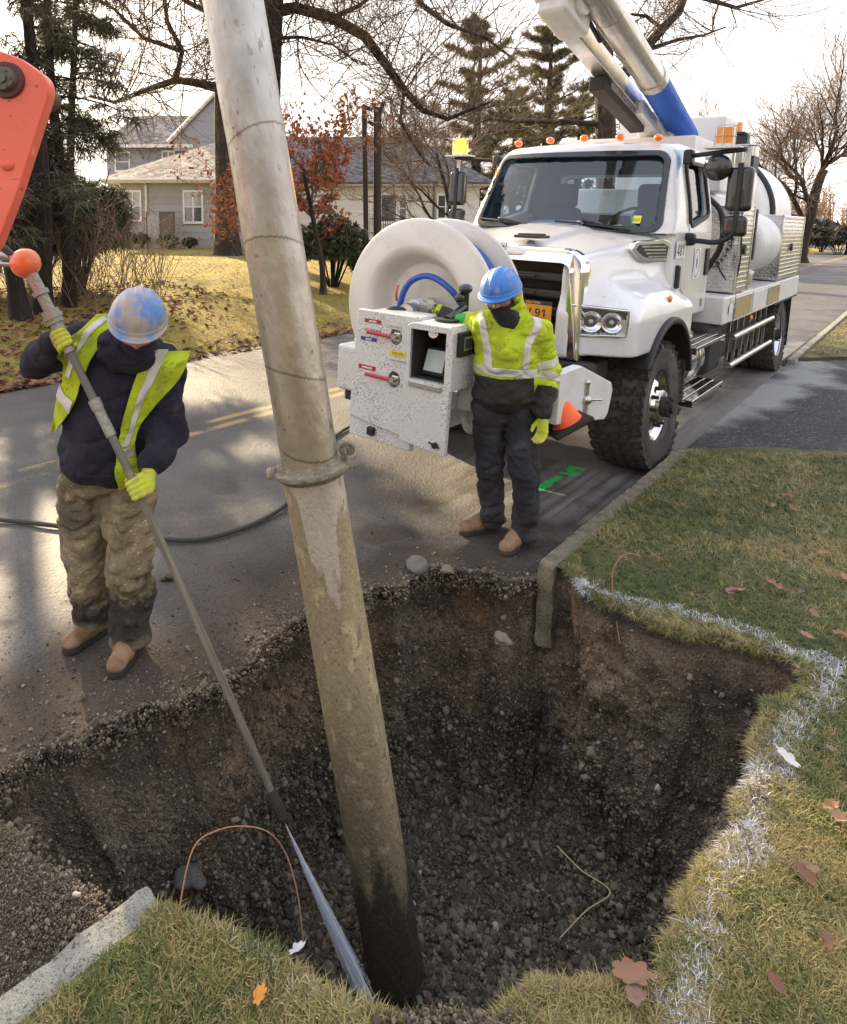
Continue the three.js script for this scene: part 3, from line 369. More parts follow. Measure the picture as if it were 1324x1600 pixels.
{  // dark posts and low iron fence before the white house
  const dk = M([0.035, 0.022, 0.015], 0.8);
  const p1 = at(574, 375, 20), t1 = at(569, 165, 20), p2 = at(590, 375, 20), t2 = at(590, 168, 20), st = thing('post_pair', 'pair of tall dark wooden posts with forked tops behind the reel', 'posts', [p1.x, rise(p1.x, -20), -20]), L = (p) => p.clone().sub(st.position), q1 = L(p1).setY(0), q2 = L(p2).setY(0);
  part('post', rod(q1, L(t1), 0.085, 0.075, 6), dk, st); part('post', rod(q2, L(t2), 0.13, 0.12, 6), dk, st); part('bracket', [rod(L(at(566, 165, 20)), L(at(582, 172, 20)), 0.07, 0.05, 6), rod(L(at(584, 162, 20)), L(at(590, 182, 20)), 0.06, 0.06, 6), rod(L(at(600, 158, 20)), L(at(592, 182, 20)), 0.07, 0.05, 6), rod(L(at(576, 190, 20)), L(at(584, 196, 20)), 0.05, 0.05, 6)], dk, st);
  const fa = at(578, 350, 30), fb = at(655, 350, 30), f = thing('fence', 'low dark iron fence in front of the white house', 'fence', [fa.x, fa.y - 0.55, -30]); const n = 22, dx = (fb.x - fa.x) / n; part('rail', [bx(0, dx * n, 0.75, 0.79, -0.02, 0.02)], dk, f); part('rail', [bx(0, dx * n, 0.15, 0.19, -0.02, 0.02)], dk, f); for (let i = 0; i <= n; i++) part('picket', bx(i * dx - 0.012, i * dx + 0.012, 0, 0.9, 0.021, 0.045), dk, f);
}
// ---------- trees and shrubs ----------
class Limbs {        // collects tapered limbs into one mesh
  constructor() { this.p = []; this.n = []; this.i = []; this.u = []; this.tips = []; }
  path(pts, radii, sides) {
    const base = this.p.length / 3; let up = V(0.3, 0.2, 1).normalize();
    for (let k = 0; k < pts.length; k++) { const t = pts[Math.min(k + 1, pts.length - 1)].clone().sub(pts[Math.max(k - 1, 0)]).normalize(); const a = up.clone().addScaledVector(t, -up.dot(t)).normalize(), b = t.clone().cross(a); up = a;
      for (let s = 0; s < sides; s++) { const w = s / sides * 6.2832, c = Math.cos(w), d = Math.sin(w); const nx = a.x * c + b.x * d, ny = a.y * c + b.y * d, nz = a.z * c + b.z * d, r = radii[k]; this.p.push(pts[k].x + nx * r, pts[k].y + ny * r, pts[k].z + nz * r); this.n.push(nx, ny, nz); this.u.push(s / sides, pts[k].y); } }
    for (let k = 0; k < pts.length - 1; k++) for (let s = 0; s < sides; s++) { const a = base + k * sides + s, b = base + k * sides + (s + 1) % sides; this.i.push(a, b, a + sides, b, b + sides, a + sides); }
  }
  geo() { const g = new THREE.BufferGeometry(); g.setAttribute('position', new THREE.BufferAttribute(new Float32Array(this.p), 3)); g.setAttribute('normal', new THREE.BufferAttribute(new Float32Array(this.n), 3)); g.setAttribute('uv', new THREE.BufferAttribute(new Float32Array(this.u), 2)); g.setIndex(this.i); return g; }
}
function grow(R, big, thin, p, d, len, r, o, lvl = 0) {
  const n = Math.max(3, Math.round(len / (r > 0.05 ? 0.45 : 0.3))), pts = [p.clone()], rad = [r], dir = d.clone().normalize(), kids = []; let q = p.clone();
  for (let k = 1; k <= n; k++) { const w = o.wander * (lvl ? 1.3 : 0.6); dir.x += (R() - 0.5) * w; dir.y += (R() - 0.5) * w + (lvl ? o.lift : 0.04); dir.z += (R() - 0.5) * w; dir.normalize(); q = q.clone().addScaledVector(dir, len / n); const rr = r * mix(1, o.taper, k / n); pts.push(q); rad.push(rr); if (k > n * (lvl ? 0.15 : o.bare)) kids.push([q, dir.clone(), rr, k / n]); }
  (r > 0.035 ? big : thin).path(pts, rad, r > 0.12 ? 9 : r > 0.035 ? 6 : r > 0.012 ? 4 : 3);
  if (lvl >= o.levels || r < o.min) { thin.tips.push(...kids.map((k) => [k[0], k[1]])); return; }
  const cnt = Math.round(mix(o.kids[0], o.kids[1], R()));
  for (let c = 0; c < cnt; c++) { const [kp, kd, kr, t] = kids[Math.min(kids.length - 1, (c + R()) / cnt * kids.length | 0)]; const ax = V(R() - 0.5, R() - 0.5, R() - 0.5).cross(kd).normalize(), nd = kd.clone().applyAxisAngle(ax, o.spread * (0.6 + R() * 0.8)); if (lvl === 0) nd.y = Math.abs(nd.y) * 0.8 + 0.1; grow(R, big, thin, kp, nd, len * (o.shrink * (0.75 + R() * 0.5)) * (lvl === 0 ? 1.1 - 0.45 * t : 1), Math.max(o.min * 0.7, kr * (0.5 + R() * 0.2)), o, lvl + 1); }
  if (lvl > 0) { const [kp, kd, kr] = kids[kids.length - 1]; grow(R, big, thin, kp, kd, len * o.shrink, kr, o, lvl + 1); }
}
const T_bark = tex(256, 512, (u, v, o) => { const a = nt(u * 24, v * 10, 24, 3) * 0.6 + nt(u * 48, v * 24, 48, 9) * 0.4, b = fbmt(u, v, 5, 4, 30); const k = 0.5 + a * 0.3 + b * 0.25; o[0] = o[1] = o[2] = k; });
const barkT = rept(T_bark, 3, 0.5), barkMat = (c) => new THREE.MeshStandardMaterial({ map: barkT, color: new THREE.Color(...c), roughness: 0.95, bumpMap: barkT, bumpScale: 0.05 });
const barkGrey = barkMat([0.21, 0.15, 0.105]), barkDark = barkMat([0.09, 0.062, 0.045]), twigMat = M([0.13, 0.085, 0.058], 0.9), twigTan = M([0.2, 0.13, 0.085], 0.9);
const BARE = { wander: 0.4, lift: 0.05, taper: 0.55, bare: 0.3, levels: 5, min: 0.006, kids: [4, 6], spread: 0.75, shrink: 0.62 };
function bareTree(name, label, foot, seed, len, r, o = {}, dir = V(0, 1, 0), bark = barkGrey, tw = twigMat, extra, cat = 'tree', group) {
  const R = rng(seed), big = new Limbs(), thin = new Limbs(), t = thing(name, label, cat, [foot.x, foot.y, foot.z], 0, group), op = { ...BARE, ...o };
  if (extra) extra(R, big, thin, op, (p) => p.clone().sub(foot)); else { big.path([V(0, -0.3, 0), V(0, 0.05, 0), V(0, 0.4, 0)], [r * 1.7, r * 1.3, r], 9); grow(R, big, thin, V(0, 0.3, 0), dir, len, r, op); }
  if (big.p.length) part('trunk', big.geo(), bark, t); if (thin.p.length) part('crown', thin.geo(), tw, t); t.userData.tips = undefined; return { t, tips: thin.tips };
}
const ground = (u, d) => { const p = at(u, 360, d); p.y = rise(p.x, p.z); return p; };
// instanced leaves or needles on one tree
function leaves(parent, name, geo, mat, places, colors) { const m = new THREE.InstancedMesh(geo, mat, places.length); m.name = name; places.forEach((x, i) => { m.setMatrixAt(i, x); if (colors) m.setColorAt(i, colors(i)); }); m.userData.kind = 'stuff'; shade(m); parent.add(m); return m; }
const TMPq = new THREE.Quaternion(), TMPe = new THREE.Euler();
const mat4 = (p, rx, ry, rz, s) => new THREE.Matrix4().compose(p, TMPq.setFromEuler(TMPe.set(rx, ry, rz)), V(s, s, s)).clone();
function bladeSet(n, len, wid, spread, seed, droop = 0.3, segs = 2) {   // a spray of narrow blades from one point
  const R = rng(seed), p = [], ix = []; for (let i = 0; i < n; i++) { const a = R() * 6.283, el = spread(R), d = V(Math.cos(a) * Math.cos(el), Math.sin(el), Math.sin(a) * Math.cos(el)), s = V(-Math.sin(a), 0.2 * (R() - 0.5), Math.cos(a)).multiplyScalar(wid * (0.7 + R() * 0.6)), L = len * (0.5 + R() * 0.7), o = V((R() - 0.5) * len * 0.4, 0, (R() - 0.5) * len * 0.4), b = p.length / 3; for (let k = 0; k < segs; k++) { const t = k / segs, c = o.clone().addScaledVector(d, L * t).add(V(0, -droop * L * t * t, 0)), w = 1 - t * 0.7; p.push(c.x - s.x * w, c.y - s.y * w, c.z - s.z * w, c.x + s.x * w, c.y + s.y * w, c.z + s.z * w); } const e = o.clone().addScaledVector(d, L).add(V(0, -droop * L, 0)); p.push(e.x, e.y, e.z); for (let k = 0; k < segs - 1; k++) { const q = b + 2 * k; ix.push(q, q + 1, q + 2, q + 1, q + 3, q + 2); } const q = b + 2 * (segs - 1); ix.push(q, q + 1, q + 2); }
  const g = new THREE.BufferGeometry(); g.setAttribute('position', new THREE.BufferAttribute(new Float32Array(p), 3)); g.setIndex(ix); g.computeVertexNormals(); return g;
}
const leafMat = (r, g, b) => new THREE.MeshPhysicalMaterial({ color: new THREE.Color(r, g, b), roughness: 0.8, transmission: 0.3, thickness: 0 });
const needleTuft = bladeSet(26, 0.3, 0.006, (R) => R() * 1.6 - 0.35, 5, 0.1), spray = bladeSet(16, 0.34, 0.012, (R) => (R() - 0.5) * 0.7, 6, 0.5), leafTuft = bladeSet(9, 0.16, 0.028, (R) => R() * 1.5 - 0.5, 7, 0.3, 3), brownLeaf = bladeSet(4, 0.12, 0.03, (R) => -R() * 1.4, 8, 0.4, 3);
const tone = (seed, a, b) => { const R = rng(seed), A = new THREE.Color(...a), B = new THREE.Color(...b); return () => A.clone().lerp(B, R()); };

// the two big oaks on the left, either side of the pipe
bareTree('oak_tree', 'big bare oak just left of the pipe on the sunlit lawn', ground(356, 29), 21, 8, 0.44, {}, undefined, barkGrey, twigMat, (R, big, thin, o, L) => {
  const A = (u, v) => L(at(u, v, 29)); big.path([V(0, -0.4, 0), V(0, 0.1, 0), A(353, 350), A(352, 280), A(350, 200), A(348, 140), A(352, 80)], [0.95, 0.62, 0.47, 0.42, 0.4, 0.33, 0.28], 10);
  grow(R, big, thin, A(352, 80), V(0.15, 1, 0), 6, 0.27, o, 1); const l1 = [A(348, 140), A(310, 130), A(275, 125), A(230, 140), A(180, 160), A(140, 150)]; big.path(l1, [0.2, 0.17, 0.14, 0.11, 0.08, 0.05], 6); const l2 = [A(275, 125), A(285, 80), A(262, 35), A(255, -10), A(230, -60)]; big.path(l2, [0.13, 0.11, 0.1, 0.08, 0.06], 6); const l3 = [A(285, 80), A(225, 60), A(180, 15), A(120, -20)]; big.path(l3, [0.1, 0.08, 0.06, 0.04], 6);
  for (const l of [l1, l2, l3]) for (let i = 1; i < l.length; i++) for (let k = 0; k < 12; k++) grow(R, big, thin, l[i - 1].clone().lerp(l[i], R()), V(R() - 0.5, R() - 0.35, R() - 0.5), 1.5 + R() * 1.5, 0.014 + R() * 0.02, { ...o, min: 0.006 }, 3);
});
bareTree('oak_tree', 'big dark oak right of the pipe with one long drooping limb', ground(420, 21), 22, 8, 0.42, {}, undefined, barkDark, twigMat, (R, big, thin, o, L) => {
  const A = (u, v, d = 21) => L(at(u, v, d)); big.path([V(0, -0.4, 0), V(0, 0.1, 0), A(418, 320), A(417, 200), A(420, 100), A(424, 0), A(428, -90)], [0.75, 0.52, 0.42, 0.39, 0.37, 0.36, 0.32], 10);
  const l = [A(430, 18), A(462, 12), A(520, 28), A(572, 58), A(606, 105), A(632, 140), A(660, 172), A(700, 186), A(735, 172), A(765, 160)]; big.path(l, [0.2, 0.17, 0.16, 0.15, 0.13, 0.11, 0.09, 0.07, 0.05, 0.03], 7); const l2 = [A(520, 28), A(560, 10), A(600, -20)], l3 = [A(632, 140), A(625, 190), A(655, 240), A(672, 260)]; big.path(l2, [0.09, 0.07, 0.05], 5); big.path(l3, [0.06, 0.05, 0.04, 0.025], 5);
  const l4 = [A(620, -60), A(660, 8), A(700, 38), A(760, 60), A(800, 90)], l5 = [A(428, -90), A(560, -70), A(620, -60)]; big.path(l5, [0.22, 0.16, 0.13], 6); big.path(l4, [0.12, 0.09, 0.07, 0.05, 0.03], 5); const l6 = [A(430, 60), A(470, 58), A(520, 70), A(560, 100)]; big.path(l6, [0.06, 0.05, 0.035, 0.02], 5);
  for (const q of [l, l2, l3, l4, l5, l6]) for (let i = 1; i < q.length; i++) for (let k = 0; k < 10; k++) grow(R, big, thin, q[i - 1].clone().lerp(q[i], R()), V(R() - 0.5, R() - 0.45, R() - 0.5), 1.2 + R() * 1.6, 0.011 + R() * 0.016, { ...o, min: 0.005 }, 3);
  grow(R, big, thin, A(428, -90), V(0, 1, 0), 5, 0.3, { ...o, levels: 4 }, 1);
});
// young oak that keeps its brown leaves
{ const { t, tips } = bareTree('oak_sapling', 'young oak holding on to rusty brown leaves beside the pipe', ground(505, 18), 31, 3.0, 0.08, { levels: 4, spread: 0.9, bare: 0.2, kids: [5, 7] }, V(-0.1, 1, 0)); const R = rng(5); leaves(t, 'foliage', brownLeaf, leafMat(1, 1, 1), tips.filter(() => R() < 0.62).map(([p]) => mat4(p, R() * 3, R() * 6, R() * 3, 0.6 + R() * 0.6)), tone(9, [0.5, 0.16, 0.05], [0.28, 0.09, 0.035])); }
bareTree('small_tree', 'small bare tree leaning in front of the white house', ground(725, 25), 33, 4.2, 0.1, { levels: 4, spread: 0.65, bare: 0.15, kids: [5, 7] }, V(-0.25, 1, 0));
// dark hemlocks on the left
const hem = [[62, 13.2, 0.17, 0.02, 41], [98, 14, 0.13, 0.01, 42], [20, 12.5, 0.16, -0.06, 43], [118, 15.5, 0.11, 0.03, 44]], hemL = ['hemlock trunk nearest the orange ball', 'straight hemlock right beside the leaning one', 'dark hemlock partly behind the red arm', 'slim hemlock at the right edge of the dark clump'];
hem.forEach(([u, d, r, lean, seed], i) => {
  const f = ground(u, d), R = rng(seed), big = new Limbs(), thin = new Limbs(), t = thing('hemlock_tree', hemL[i], 'tree', [f.x, f.y, f.z], 0, 'dark hemlocks on the left'); const H = 9.5, T = (y) => V(lean * y + 0.1 * Math.sin(y * 0.7 + i), y, 0.05 * y); const pts = [], rad = []; for (let k = 0; k <= 16; k++) { pts.push(T(k / 16 * H - (k ? 0 : 0.3))); rad.push(r * mix(k ? 1 : 1.5, 0.25, k / 16)); } big.path(pts, rad, 9);
  const pl = []; for (let k = 0; k < 40; k++) { const y = 1.4 + (H - 1.6) * Math.pow(R(), 0.8), a = R() * 6.283, L = mix(2.0, 0.7, y / H) * (0.6 + R() * 0.6), dead = y < 2.8 && R() < 0.7; const q = [T(y)]; let d2 = V(Math.cos(a), 0.15, Math.sin(a)); for (let s = 1; s <= 7; s++) { d2.y -= 0.11; d2.x += (R() - 0.5) * 0.25; d2.z += (R() - 0.5) * 0.25; d2.normalize(); q.push(q[s - 1].clone().addScaledVector(d2, L / 7)); } big.path(q, q.map((_, s) => 0.022 * (1.05 - s / 7) + 0.003), 4); for (let s = 1; s <= 7; s++) { for (let w = 0; w < 3; w++) grow(R, thin, thin, q[s], V(R() - 0.5, -0.25 * R(), R() - 0.5), 0.5, 0.006, { ...BARE, levels: 1, kids: [2, 3], min: 0.003 }, 0); if (!dead && s > 1) for (let w = 0; w < 3; w++) pl.push(mat4(q[s].clone().add(V((R() - 0.5) * 0.5, (R() - 0.6) * 0.3, (R() - 0.5) * 0.5)), (R() - 0.5) * 0.8, R() * 6.28, (R() - 0.5) * 0.8, 0.7 + R() * 0.6)); } }
  part('trunk', big.geo(), barkDark, t); part('twigs', thin.geo(), twigMat, t); leaves(t, 'crown', spray, leafMat(1, 1, 1), pl, tone(seed, [0.05, 0.055, 0.025], [0.13, 0.11, 0.045]));
});
// evergreen shrubs, hedges and brush
function shrub(name, label, u, d, w, h, seed, geo, c0, c1, n, cat = 'shrub', group, dense = 1) { const f = ground(u, d), R = rng(seed), t = thing(name, label, cat, [f.x, f.y, f.z], 0, group), big = new Limbs(), pl = []; for (let k = 0; k < 14; k++) { const a = R() * 6.28; const e = V(Math.cos(a) * w * 0.4 * R(), h * (0.5 + R() * 0.4), Math.sin(a) * w * 0.35 * R()); big.path([V(e.x * 0.1, -0.1, e.z * 0.1), e.clone().multiplyScalar(0.5).add(V(0, 0.1, 0)), e], [0.03, 0.02, 0.008], 4); } for (let k = 0; k < n; k++) { const a = R() * 6.283, e = Math.acos(1 - R() * 1.2), rr = Math.pow(R(), 0.4), lump = 0.8 + 0.28 * n3(Math.cos(a) * 2 + seed, e * 2.5, Math.sin(a) * 2); pl.push(mat4(V(Math.cos(a) * Math.sin(e) * w * 0.5 * rr * lump, h * 0.42 + Math.cos(e) * h * 0.55 * rr * lump, Math.sin(a) * Math.sin(e) * w * 0.45 * rr * lump), (R() - 0.5) * 1.5, R() * 6.28, (R() - 0.5) * 1.5, 0.7 + R() * 0.6)); } part('stem', big.geo(), barkDark, t); leaves(t, 'foliage', geo, leafMat(1, 1, 1), pl, tone(seed + 1, c0, c1)); return t; }
shrub('rhododendron', 'dark evergreen shrub under the brown-leaved oak', 520, 19.5, 3.0, 2.3, 51, leafTuft, [0.03, 0.055, 0.02], [0.09, 0.1, 0.04], 1500); shrub('rhododendron', 'low evergreen shrub right beside the dark posts', 575, 20.8, 1.6, 1.2, 52, leafTuft, [0.03, 0.055, 0.02], [0.08, 0.09, 0.035], 700);
shrub('yew_shrub', 'tall dark yew at the foot of the hemlocks', 122, 16.5, 3.0, 3.2, 53, spray, [0.03, 0.045, 0.018], [0.11, 0.11, 0.035], 2600); shrub('yew_shrub', 'broad dark yew behind the red arm', -20, 15, 4.5, 4.2, 54, spray, [0.025, 0.035, 0.016], [0.07, 0.07, 0.03], 3000);
shrub('yew_shrub', 'low dark evergreen behind the bowed worker', 55, 16, 3, 2.6, 57, spray, [0.025, 0.03, 0.015], [0.06, 0.06, 0.025], 1600);
[[202, 33.2, 1.1, 0.9, 'round clipped bush under the left house window'], [222, 33.3, 0.9, 0.8, 'small round bush by the house downspout'], [262, 32.6, 1.2, 0.8, 'low bush in front of the brown screen'], [296, 33.6, 0.8, 0.6, 'tiny bush under the right house window']].forEach(([u, d, w, h, l], i) => shrub('boxwood_bush', l, u, d, w, h, 60 + i, leafTuft, [0.03, 0.045, 0.015], [0.07, 0.085, 0.03], 260, 'bush', 'bushes along the grey house'));
shrub('boxwood_bush', 'dark bush by the white house wall near the truck mirror', 706, 33, 1.7, 2.0, 70, leafTuft, [0.025, 0.04, 0.018], [0.06, 0.07, 0.03], 420, 'bush'); [[1262, 62, 6, 3], [1285, 66, 5, 3.4], [1312, 60, 5, 2.6]].forEach(([u, d, w, h], i) => shrub('far_shrub', ['distant shrub left of the far house', 'distant shrub before the far house', 'distant shrub at the right picture edge'][i], u, d, w, h, 74 + i, bladeSet(9, 0.6, 0.1, (R2) => R2() * 1.5 - 0.5, 7, 0.3, 3), [0.05, 0.045, 0.03], [0.1, 0.07, 0.05], 300, 'shrub'));
bareTree('brush', 'tangle of bare brown stems at the foot of the hemlocks', ground(138, 14.5), 58, 1.6, 0.02, { levels: 3, kids: [7, 9], spread: 1.0, lift: 0.03, bare: 0.0 }, undefined, barkDark, twigTan, (R, big, thin, o) => { for (let i = 0; i < 95; i++) grow(R, thin, thin, V((R() - 0.5) * 3.0, 0, (R() - 0.5) * 1.6), V((R() - 0.5) * 1.2, 1, (R() - 0.5) * 1.2), 1.1 + R() * 1.2, 0.009, { ...o, levels: 2, kids: [3, 5] }, 0); }, 'shrub');
bareTree('stake_plant', 'thin bare stalks standing on the lawn behind the bowed worker', ground(232, 15.5), 59, 1.2, 0.012, { levels: 2, kids: [4, 6] }, V(0, 1, 0), barkDark, twigTan, (R, big, thin, o) => { for (let i = 0; i < 7; i++) grow(R, thin, thin, V((R() - 0.5) * 0.4, 0, (R() - 0.5) * 0.4), V((R() - 0.5) * 0.9, 1, (R() - 0.5) * 0.6), 0.9 + R() * 0.7, 0.008, { ...o, levels: 1 }, 0); }, 'plant');
// white pines behind the cab
function pine(label, u, d, H, r, seed, base) { const f = ground(u, d), R = rng(seed), big = new Limbs(), t = thing('pine_tree', label, 'tree', [f.x, f.y, f.z], 0, 'white pines behind the truck'), pl = []; big.path([V(0, -0.3, 0), V(0, H * 0.5, 0), V(0.2, H, 0)], [r * 1.3, r * 0.8, 0.05], 9); for (let y = base; y < H; y += 0.7 + R() * 0.6) { const nb = 4 + R() * 3 | 0, a0 = R() * 6.28; for (let b = 0; b < nb; b++) { if (R() < 0.18) continue; const a = a0 + b / nb * 6.283 + R() * 0.5, L = Math.max(0.5, mix(5.4, 1.1, Math.pow((y - base) / (H - base), 1.2)) * (0.4 + R() * 0.9)); const q = [V(0, y, 0)]; const d2 = V(Math.cos(a), 0.12 + 0.25 * y / H, Math.sin(a)); for (let s = 1; s <= 6; s++) { d2.y += 0.03; d2.x += (R() - 0.5) * 0.2; d2.z += (R() - 0.5) * 0.2; d2.normalize(); q.push(q[s - 1].clone().addScaledVector(d2, L / 6)); } big.path(q, q.map((_, s) => 0.05 * (1.05 - s / 6) * (0.4 + L / 4) + 0.006), 4); for (let s = 2; s <= 6; s++) for (let w = 0; w < 14; w++) { const o = V((R() - 0.5), (R() - 0.35) * 0.45, (R() - 0.5)).multiplyScalar(0.38 * L * (1.2 - s / 8)); pl.push(mat4(q[s].clone().lerp(q[s - 1], R()).add(o), (R() - 0.5) * 0.9, R() * 6.28, (R() - 0.5) * 0.9, 0.9 + R() * 0.8)); } } } part('trunk', big.geo(), barkDark, t); leaves(t, 'crown', needleTuft2, leafMat(1, 1, 1), pl, tone(seed, [0.07, 0.075, 0.024], [0.2, 0.165, 0.055])); }
const needleTuft2 = bladeSet(20, 0.36, 0.013, (R) => R() * 1.7 - 0.3, 15, 0.1);
pine('tall white pine left of the cab roof', 742, 48, 14.5, 0.35, 81, 3); pine('broad white pine above the middle of the cab roof', 850, 52, 16, 0.4, 82, 4); pine('white pine behind the left beacon', 800, 60, 13, 0.3, 83, 3); pine('shorter white pine beside the boom', 900, 56, 13, 0.32, 84, 4);
// tall tree behind the boom, bare tree by the tank and the background woods
bareTree('oak_tree', 'tall oak trunk rising behind the boom', ground(946, 30), 91, 8, 0.42, {}, undefined, barkGrey, twigMat, (R, big, thin, o, L) => { const A = (u, v) => L(at(u, v, 30)); big.path([V(0, -0.3, 0), A(948, 300), A(946, 180), A(944, 90), A(946, 0), A(950, -120)], [0.6, 0.46, 0.42, 0.38, 0.36, 0.25], 10); const l1 = [A(948, 150), A(1000, 85), A(1035, 45), A(1060, 20), A(1080, -30)], l2 = [A(1010, 78), A(1060, 62), A(1100, 55), A(1135, 42)], l3 = [A(942, 195), A(880, 190), A(800, 190), A(760, 185)], l4 = [A(1040, -20), A(1110, 0), A(1150, 12), A(1205, -4)], l5 = [A(1035, 45), A(1010, 25), A(985, 22)]; big.path(l1, [0.3, 0.24, 0.2, 0.17, 0.12], 7); big.path(l2, [0.1, 0.08, 0.05, 0.03], 5); big.path(l3, [0.14, 0.12, 0.08, 0.04], 5); big.path(l4, [0.12, 0.1, 0.08, 0.04], 6); big.path(l5, [0.1, 0.08, 0.05], 5); for (const q of [l1, l2, l3, l4, l5]) for (let i = 1; i < q.length; i++) for (let k = 0; k < 5; k++) grow(R, big, thin, q[i - 1].clone().lerp(q[i], R()), V(R() - 0.5, R() - 0.4, R() - 0.5), 1.3 + R() * 1.5, 0.016 + R() * 0.02, o, 3); grow(R, big, thin, A(950, -120), V(0.1, 1, 0), 5, 0.25, { ...o, levels: 4 }, 1); });
bareTree('maple_tree', 'broad bare tree behind the tank on the right', ground(1252, 44), 92, 5.6, 0.42, { levels: 6, spread: 0.7, shrink: 0.755, kids: [4, 6], min: 0.011, bare: 0.25, wander: 0.35 }, V(0.02, 1, 0), barkMat([0.2, 0.13, 0.09]), twigTan);
[[1180, 70, 93, 4.6, 'bare background tree left of the broad one'], [1330, 60, 94, 4.8, 'bare tree cut by the right picture edge']].forEach(([u, d, s, l, lab]) => bareTree('maple_tree', lab, ground(u, d), s, l, 0.3, { levels: 5, spread: 0.62, shrink: 0.72, kids: [4, 5], min: 0.02, bare: 0.35 }, undefined, barkGrey, twigTan));
[[470, 58, 101, 5.2], [560, 62, 102, 5.6], [640, 55, 103, 5], [690, 66, 104, 5.4], [290, 60, 105, 5], [200, 56, 106, 5.4], [1090, 75, 107, 5], [1020, 68, 108, 5], [240, 44, 109, 4.6], [395, 48, 110, 5], [610, 43, 111, 4.8]].forEach(([u, d, s, l], i) => bareTree('background_tree', 'bare background tree ' + ['above the brown-leaved oak', 'behind the dark posts', 'behind the chimney', 'left of the pines', 'above the gable house', 'behind the hemlocks', 'above the white cabinet', 'behind the boom', 'just left of the pipe, high up', 'just behind the pipe', 'just right of the dark posts'][i], ground(u, d), s, l, 0.2, { levels: 6, spread: 0.62, shrink: 0.72, kids: [4, 5], min: 0.012, bare: 0.25 }, undefined, barkGrey, i & 1 ? twigTan : twigMat, undefined, 'tree', 'bare trees behind the houses'));
{ // far woods along the skyline, too many stems to count
  const R = rng(120), t = new Limbs(); for (let i = 0; i < 320; i++) { const u = -300 + R() * 2300, d = 95 + R() * 130, f = ground(u, d); const H = 5 + R() * 4; const q = [f.clone().setY(f.y - 0.5), f.clone().add(V(0, H * 0.5, 0)), f.clone().add(V(R() - 0.5, H, 0))]; t.path(q, [0.2, 0.14, 0.04], 4); for (let k = 0; k < 16; k++) { const b = q[0].clone().lerp(q[2], 0.25 + R() * 0.7); t.path([b, b.clone().add(V((R() - 0.5) * 3.4, 0.7 + R() * 1.6, (R() - 0.5) * 3)), b.clone().add(V((R() - 0.5) * 5, 1.2 + R() * 2.2, (R() - 0.5) * 4))], [0.07, 0.05, 0.02], 3); } } solo('far_wood', t.geo(), twigTan, 'bare woods along the skyline far behind the houses', 'woods', null, 'stuff');
}
// ---------- what stands behind the viewer: mirrored in the glass and chrome ----------
{
  const z = 19, h = thing('house', 'grey house behind the viewer, seen only mirrored in glass and chrome', 'house'); part('wall', bx(-7, 9, 0, 5.6, z, z + 8), M_side[0], h); part('roof', [slab(V(-7.6, 5.6, z - 0.7), V(-7.6, 8.6, z + 4), V(9.6, 8.6, z + 4), V(9.6, 5.6, z - 0.7)), slab(V(-7.6, 5.6, z + 8.7), V(9.6, 5.6, z + 8.7), V(9.6, 8.6, z + 4), V(-7.6, 8.6, z + 4))], M_roofB, h); for (const x of [-5, -1, 3, 6.5]) part('window', bx(x, x + 1.2, 1.4, 3, z - 0.06, z + 0.02), M_pane, h);
  [[-9, 11, 201, 'big bare oak behind the viewer on the left'], [12, 9, 202, 'big bare oak behind the viewer on the right'], [3.5, 13, 203, 'bare oak behind the viewer in the middle']].forEach(([x, zz, s, l]) => bareTree('oak_tree', l, V(x, 0.05, zz), s, 6.5, 0.36, { levels: 4, kids: [4, 5], min: 0.016 }, undefined, barkDark, twigMat));
  [[-14, 15, 4], [15, 16, 4.5], [22, 6, 4.5]].forEach(([x, zz, w], i) => { const R = rng(i + 70), t = thing('yew_shrub', ['tall evergreen far behind the viewer on the left', 'tall evergreen behind the viewer on the right', 'tall evergreen off to the right of the lawn'][i], 'shrub', [x, 0, zz]), pl = []; for (let k = 0; k < 1500; k++) { const a = R() * 6.28, y = R(), r = Math.sqrt(R()) * w * 0.5 * (1.1 - y); pl.push(mat4(V(Math.cos(a) * r, 0.2 + y * w * 1.7, Math.sin(a) * r), R() - 0.5, R() * 6.28, R() - 0.5, 1.6 + R())); } leaves(t, 'foliage', spray, leafMat(1, 1, 1), pl, tone(i, [0.03, 0.045, 0.018], [0.08, 0.09, 0.03])); part('trunk', rod(V(0, -0.2, 0), V(0, w, 0), 0.15, 0.05), barkDark, t); });
}
// ---------- the lorry ----------
const truck = thing('vacuum_truck', 'white vacuum excavation truck with chrome grille and a front hose reel', 'truck', [2.049, 0, -6.587], (180 + 48) * Math.PI / 180);
const ROLL = new THREE.Matrix4().makeTranslation(0, 1.5, -1.2).multiply(new THREE.Matrix4().makeRotationX(-2.5 * Math.PI / 180)).multiply(new THREE.Matrix4().makeTranslation(0, -1.5, 1.2));
const tp = (name, gs, mat, parent = truck, label) => { const g = merge(gs); g.applyMatrix4(ROLL); return part(name, g, mat, parent, label); };
const T_speck = tex(1024, 1024, (u, v, o) => { const n = nt(u * 170, v * 170, 170, 4) * 0.6 + nt(u * 340, v * 340, 340, 12) * 0.5, m = fbmt(u, v, 5, 4, 9), s = sst(0.34, 0.5, n + m * 0.5); const k = 0.62 + m * 0.1; o[0] = enc(mix(k, 0.12, s)); o[1] = enc(mix(k * 0.97, 0.1, s)); o[2] = enc(mix(k * 0.92, 0.08, s)); });
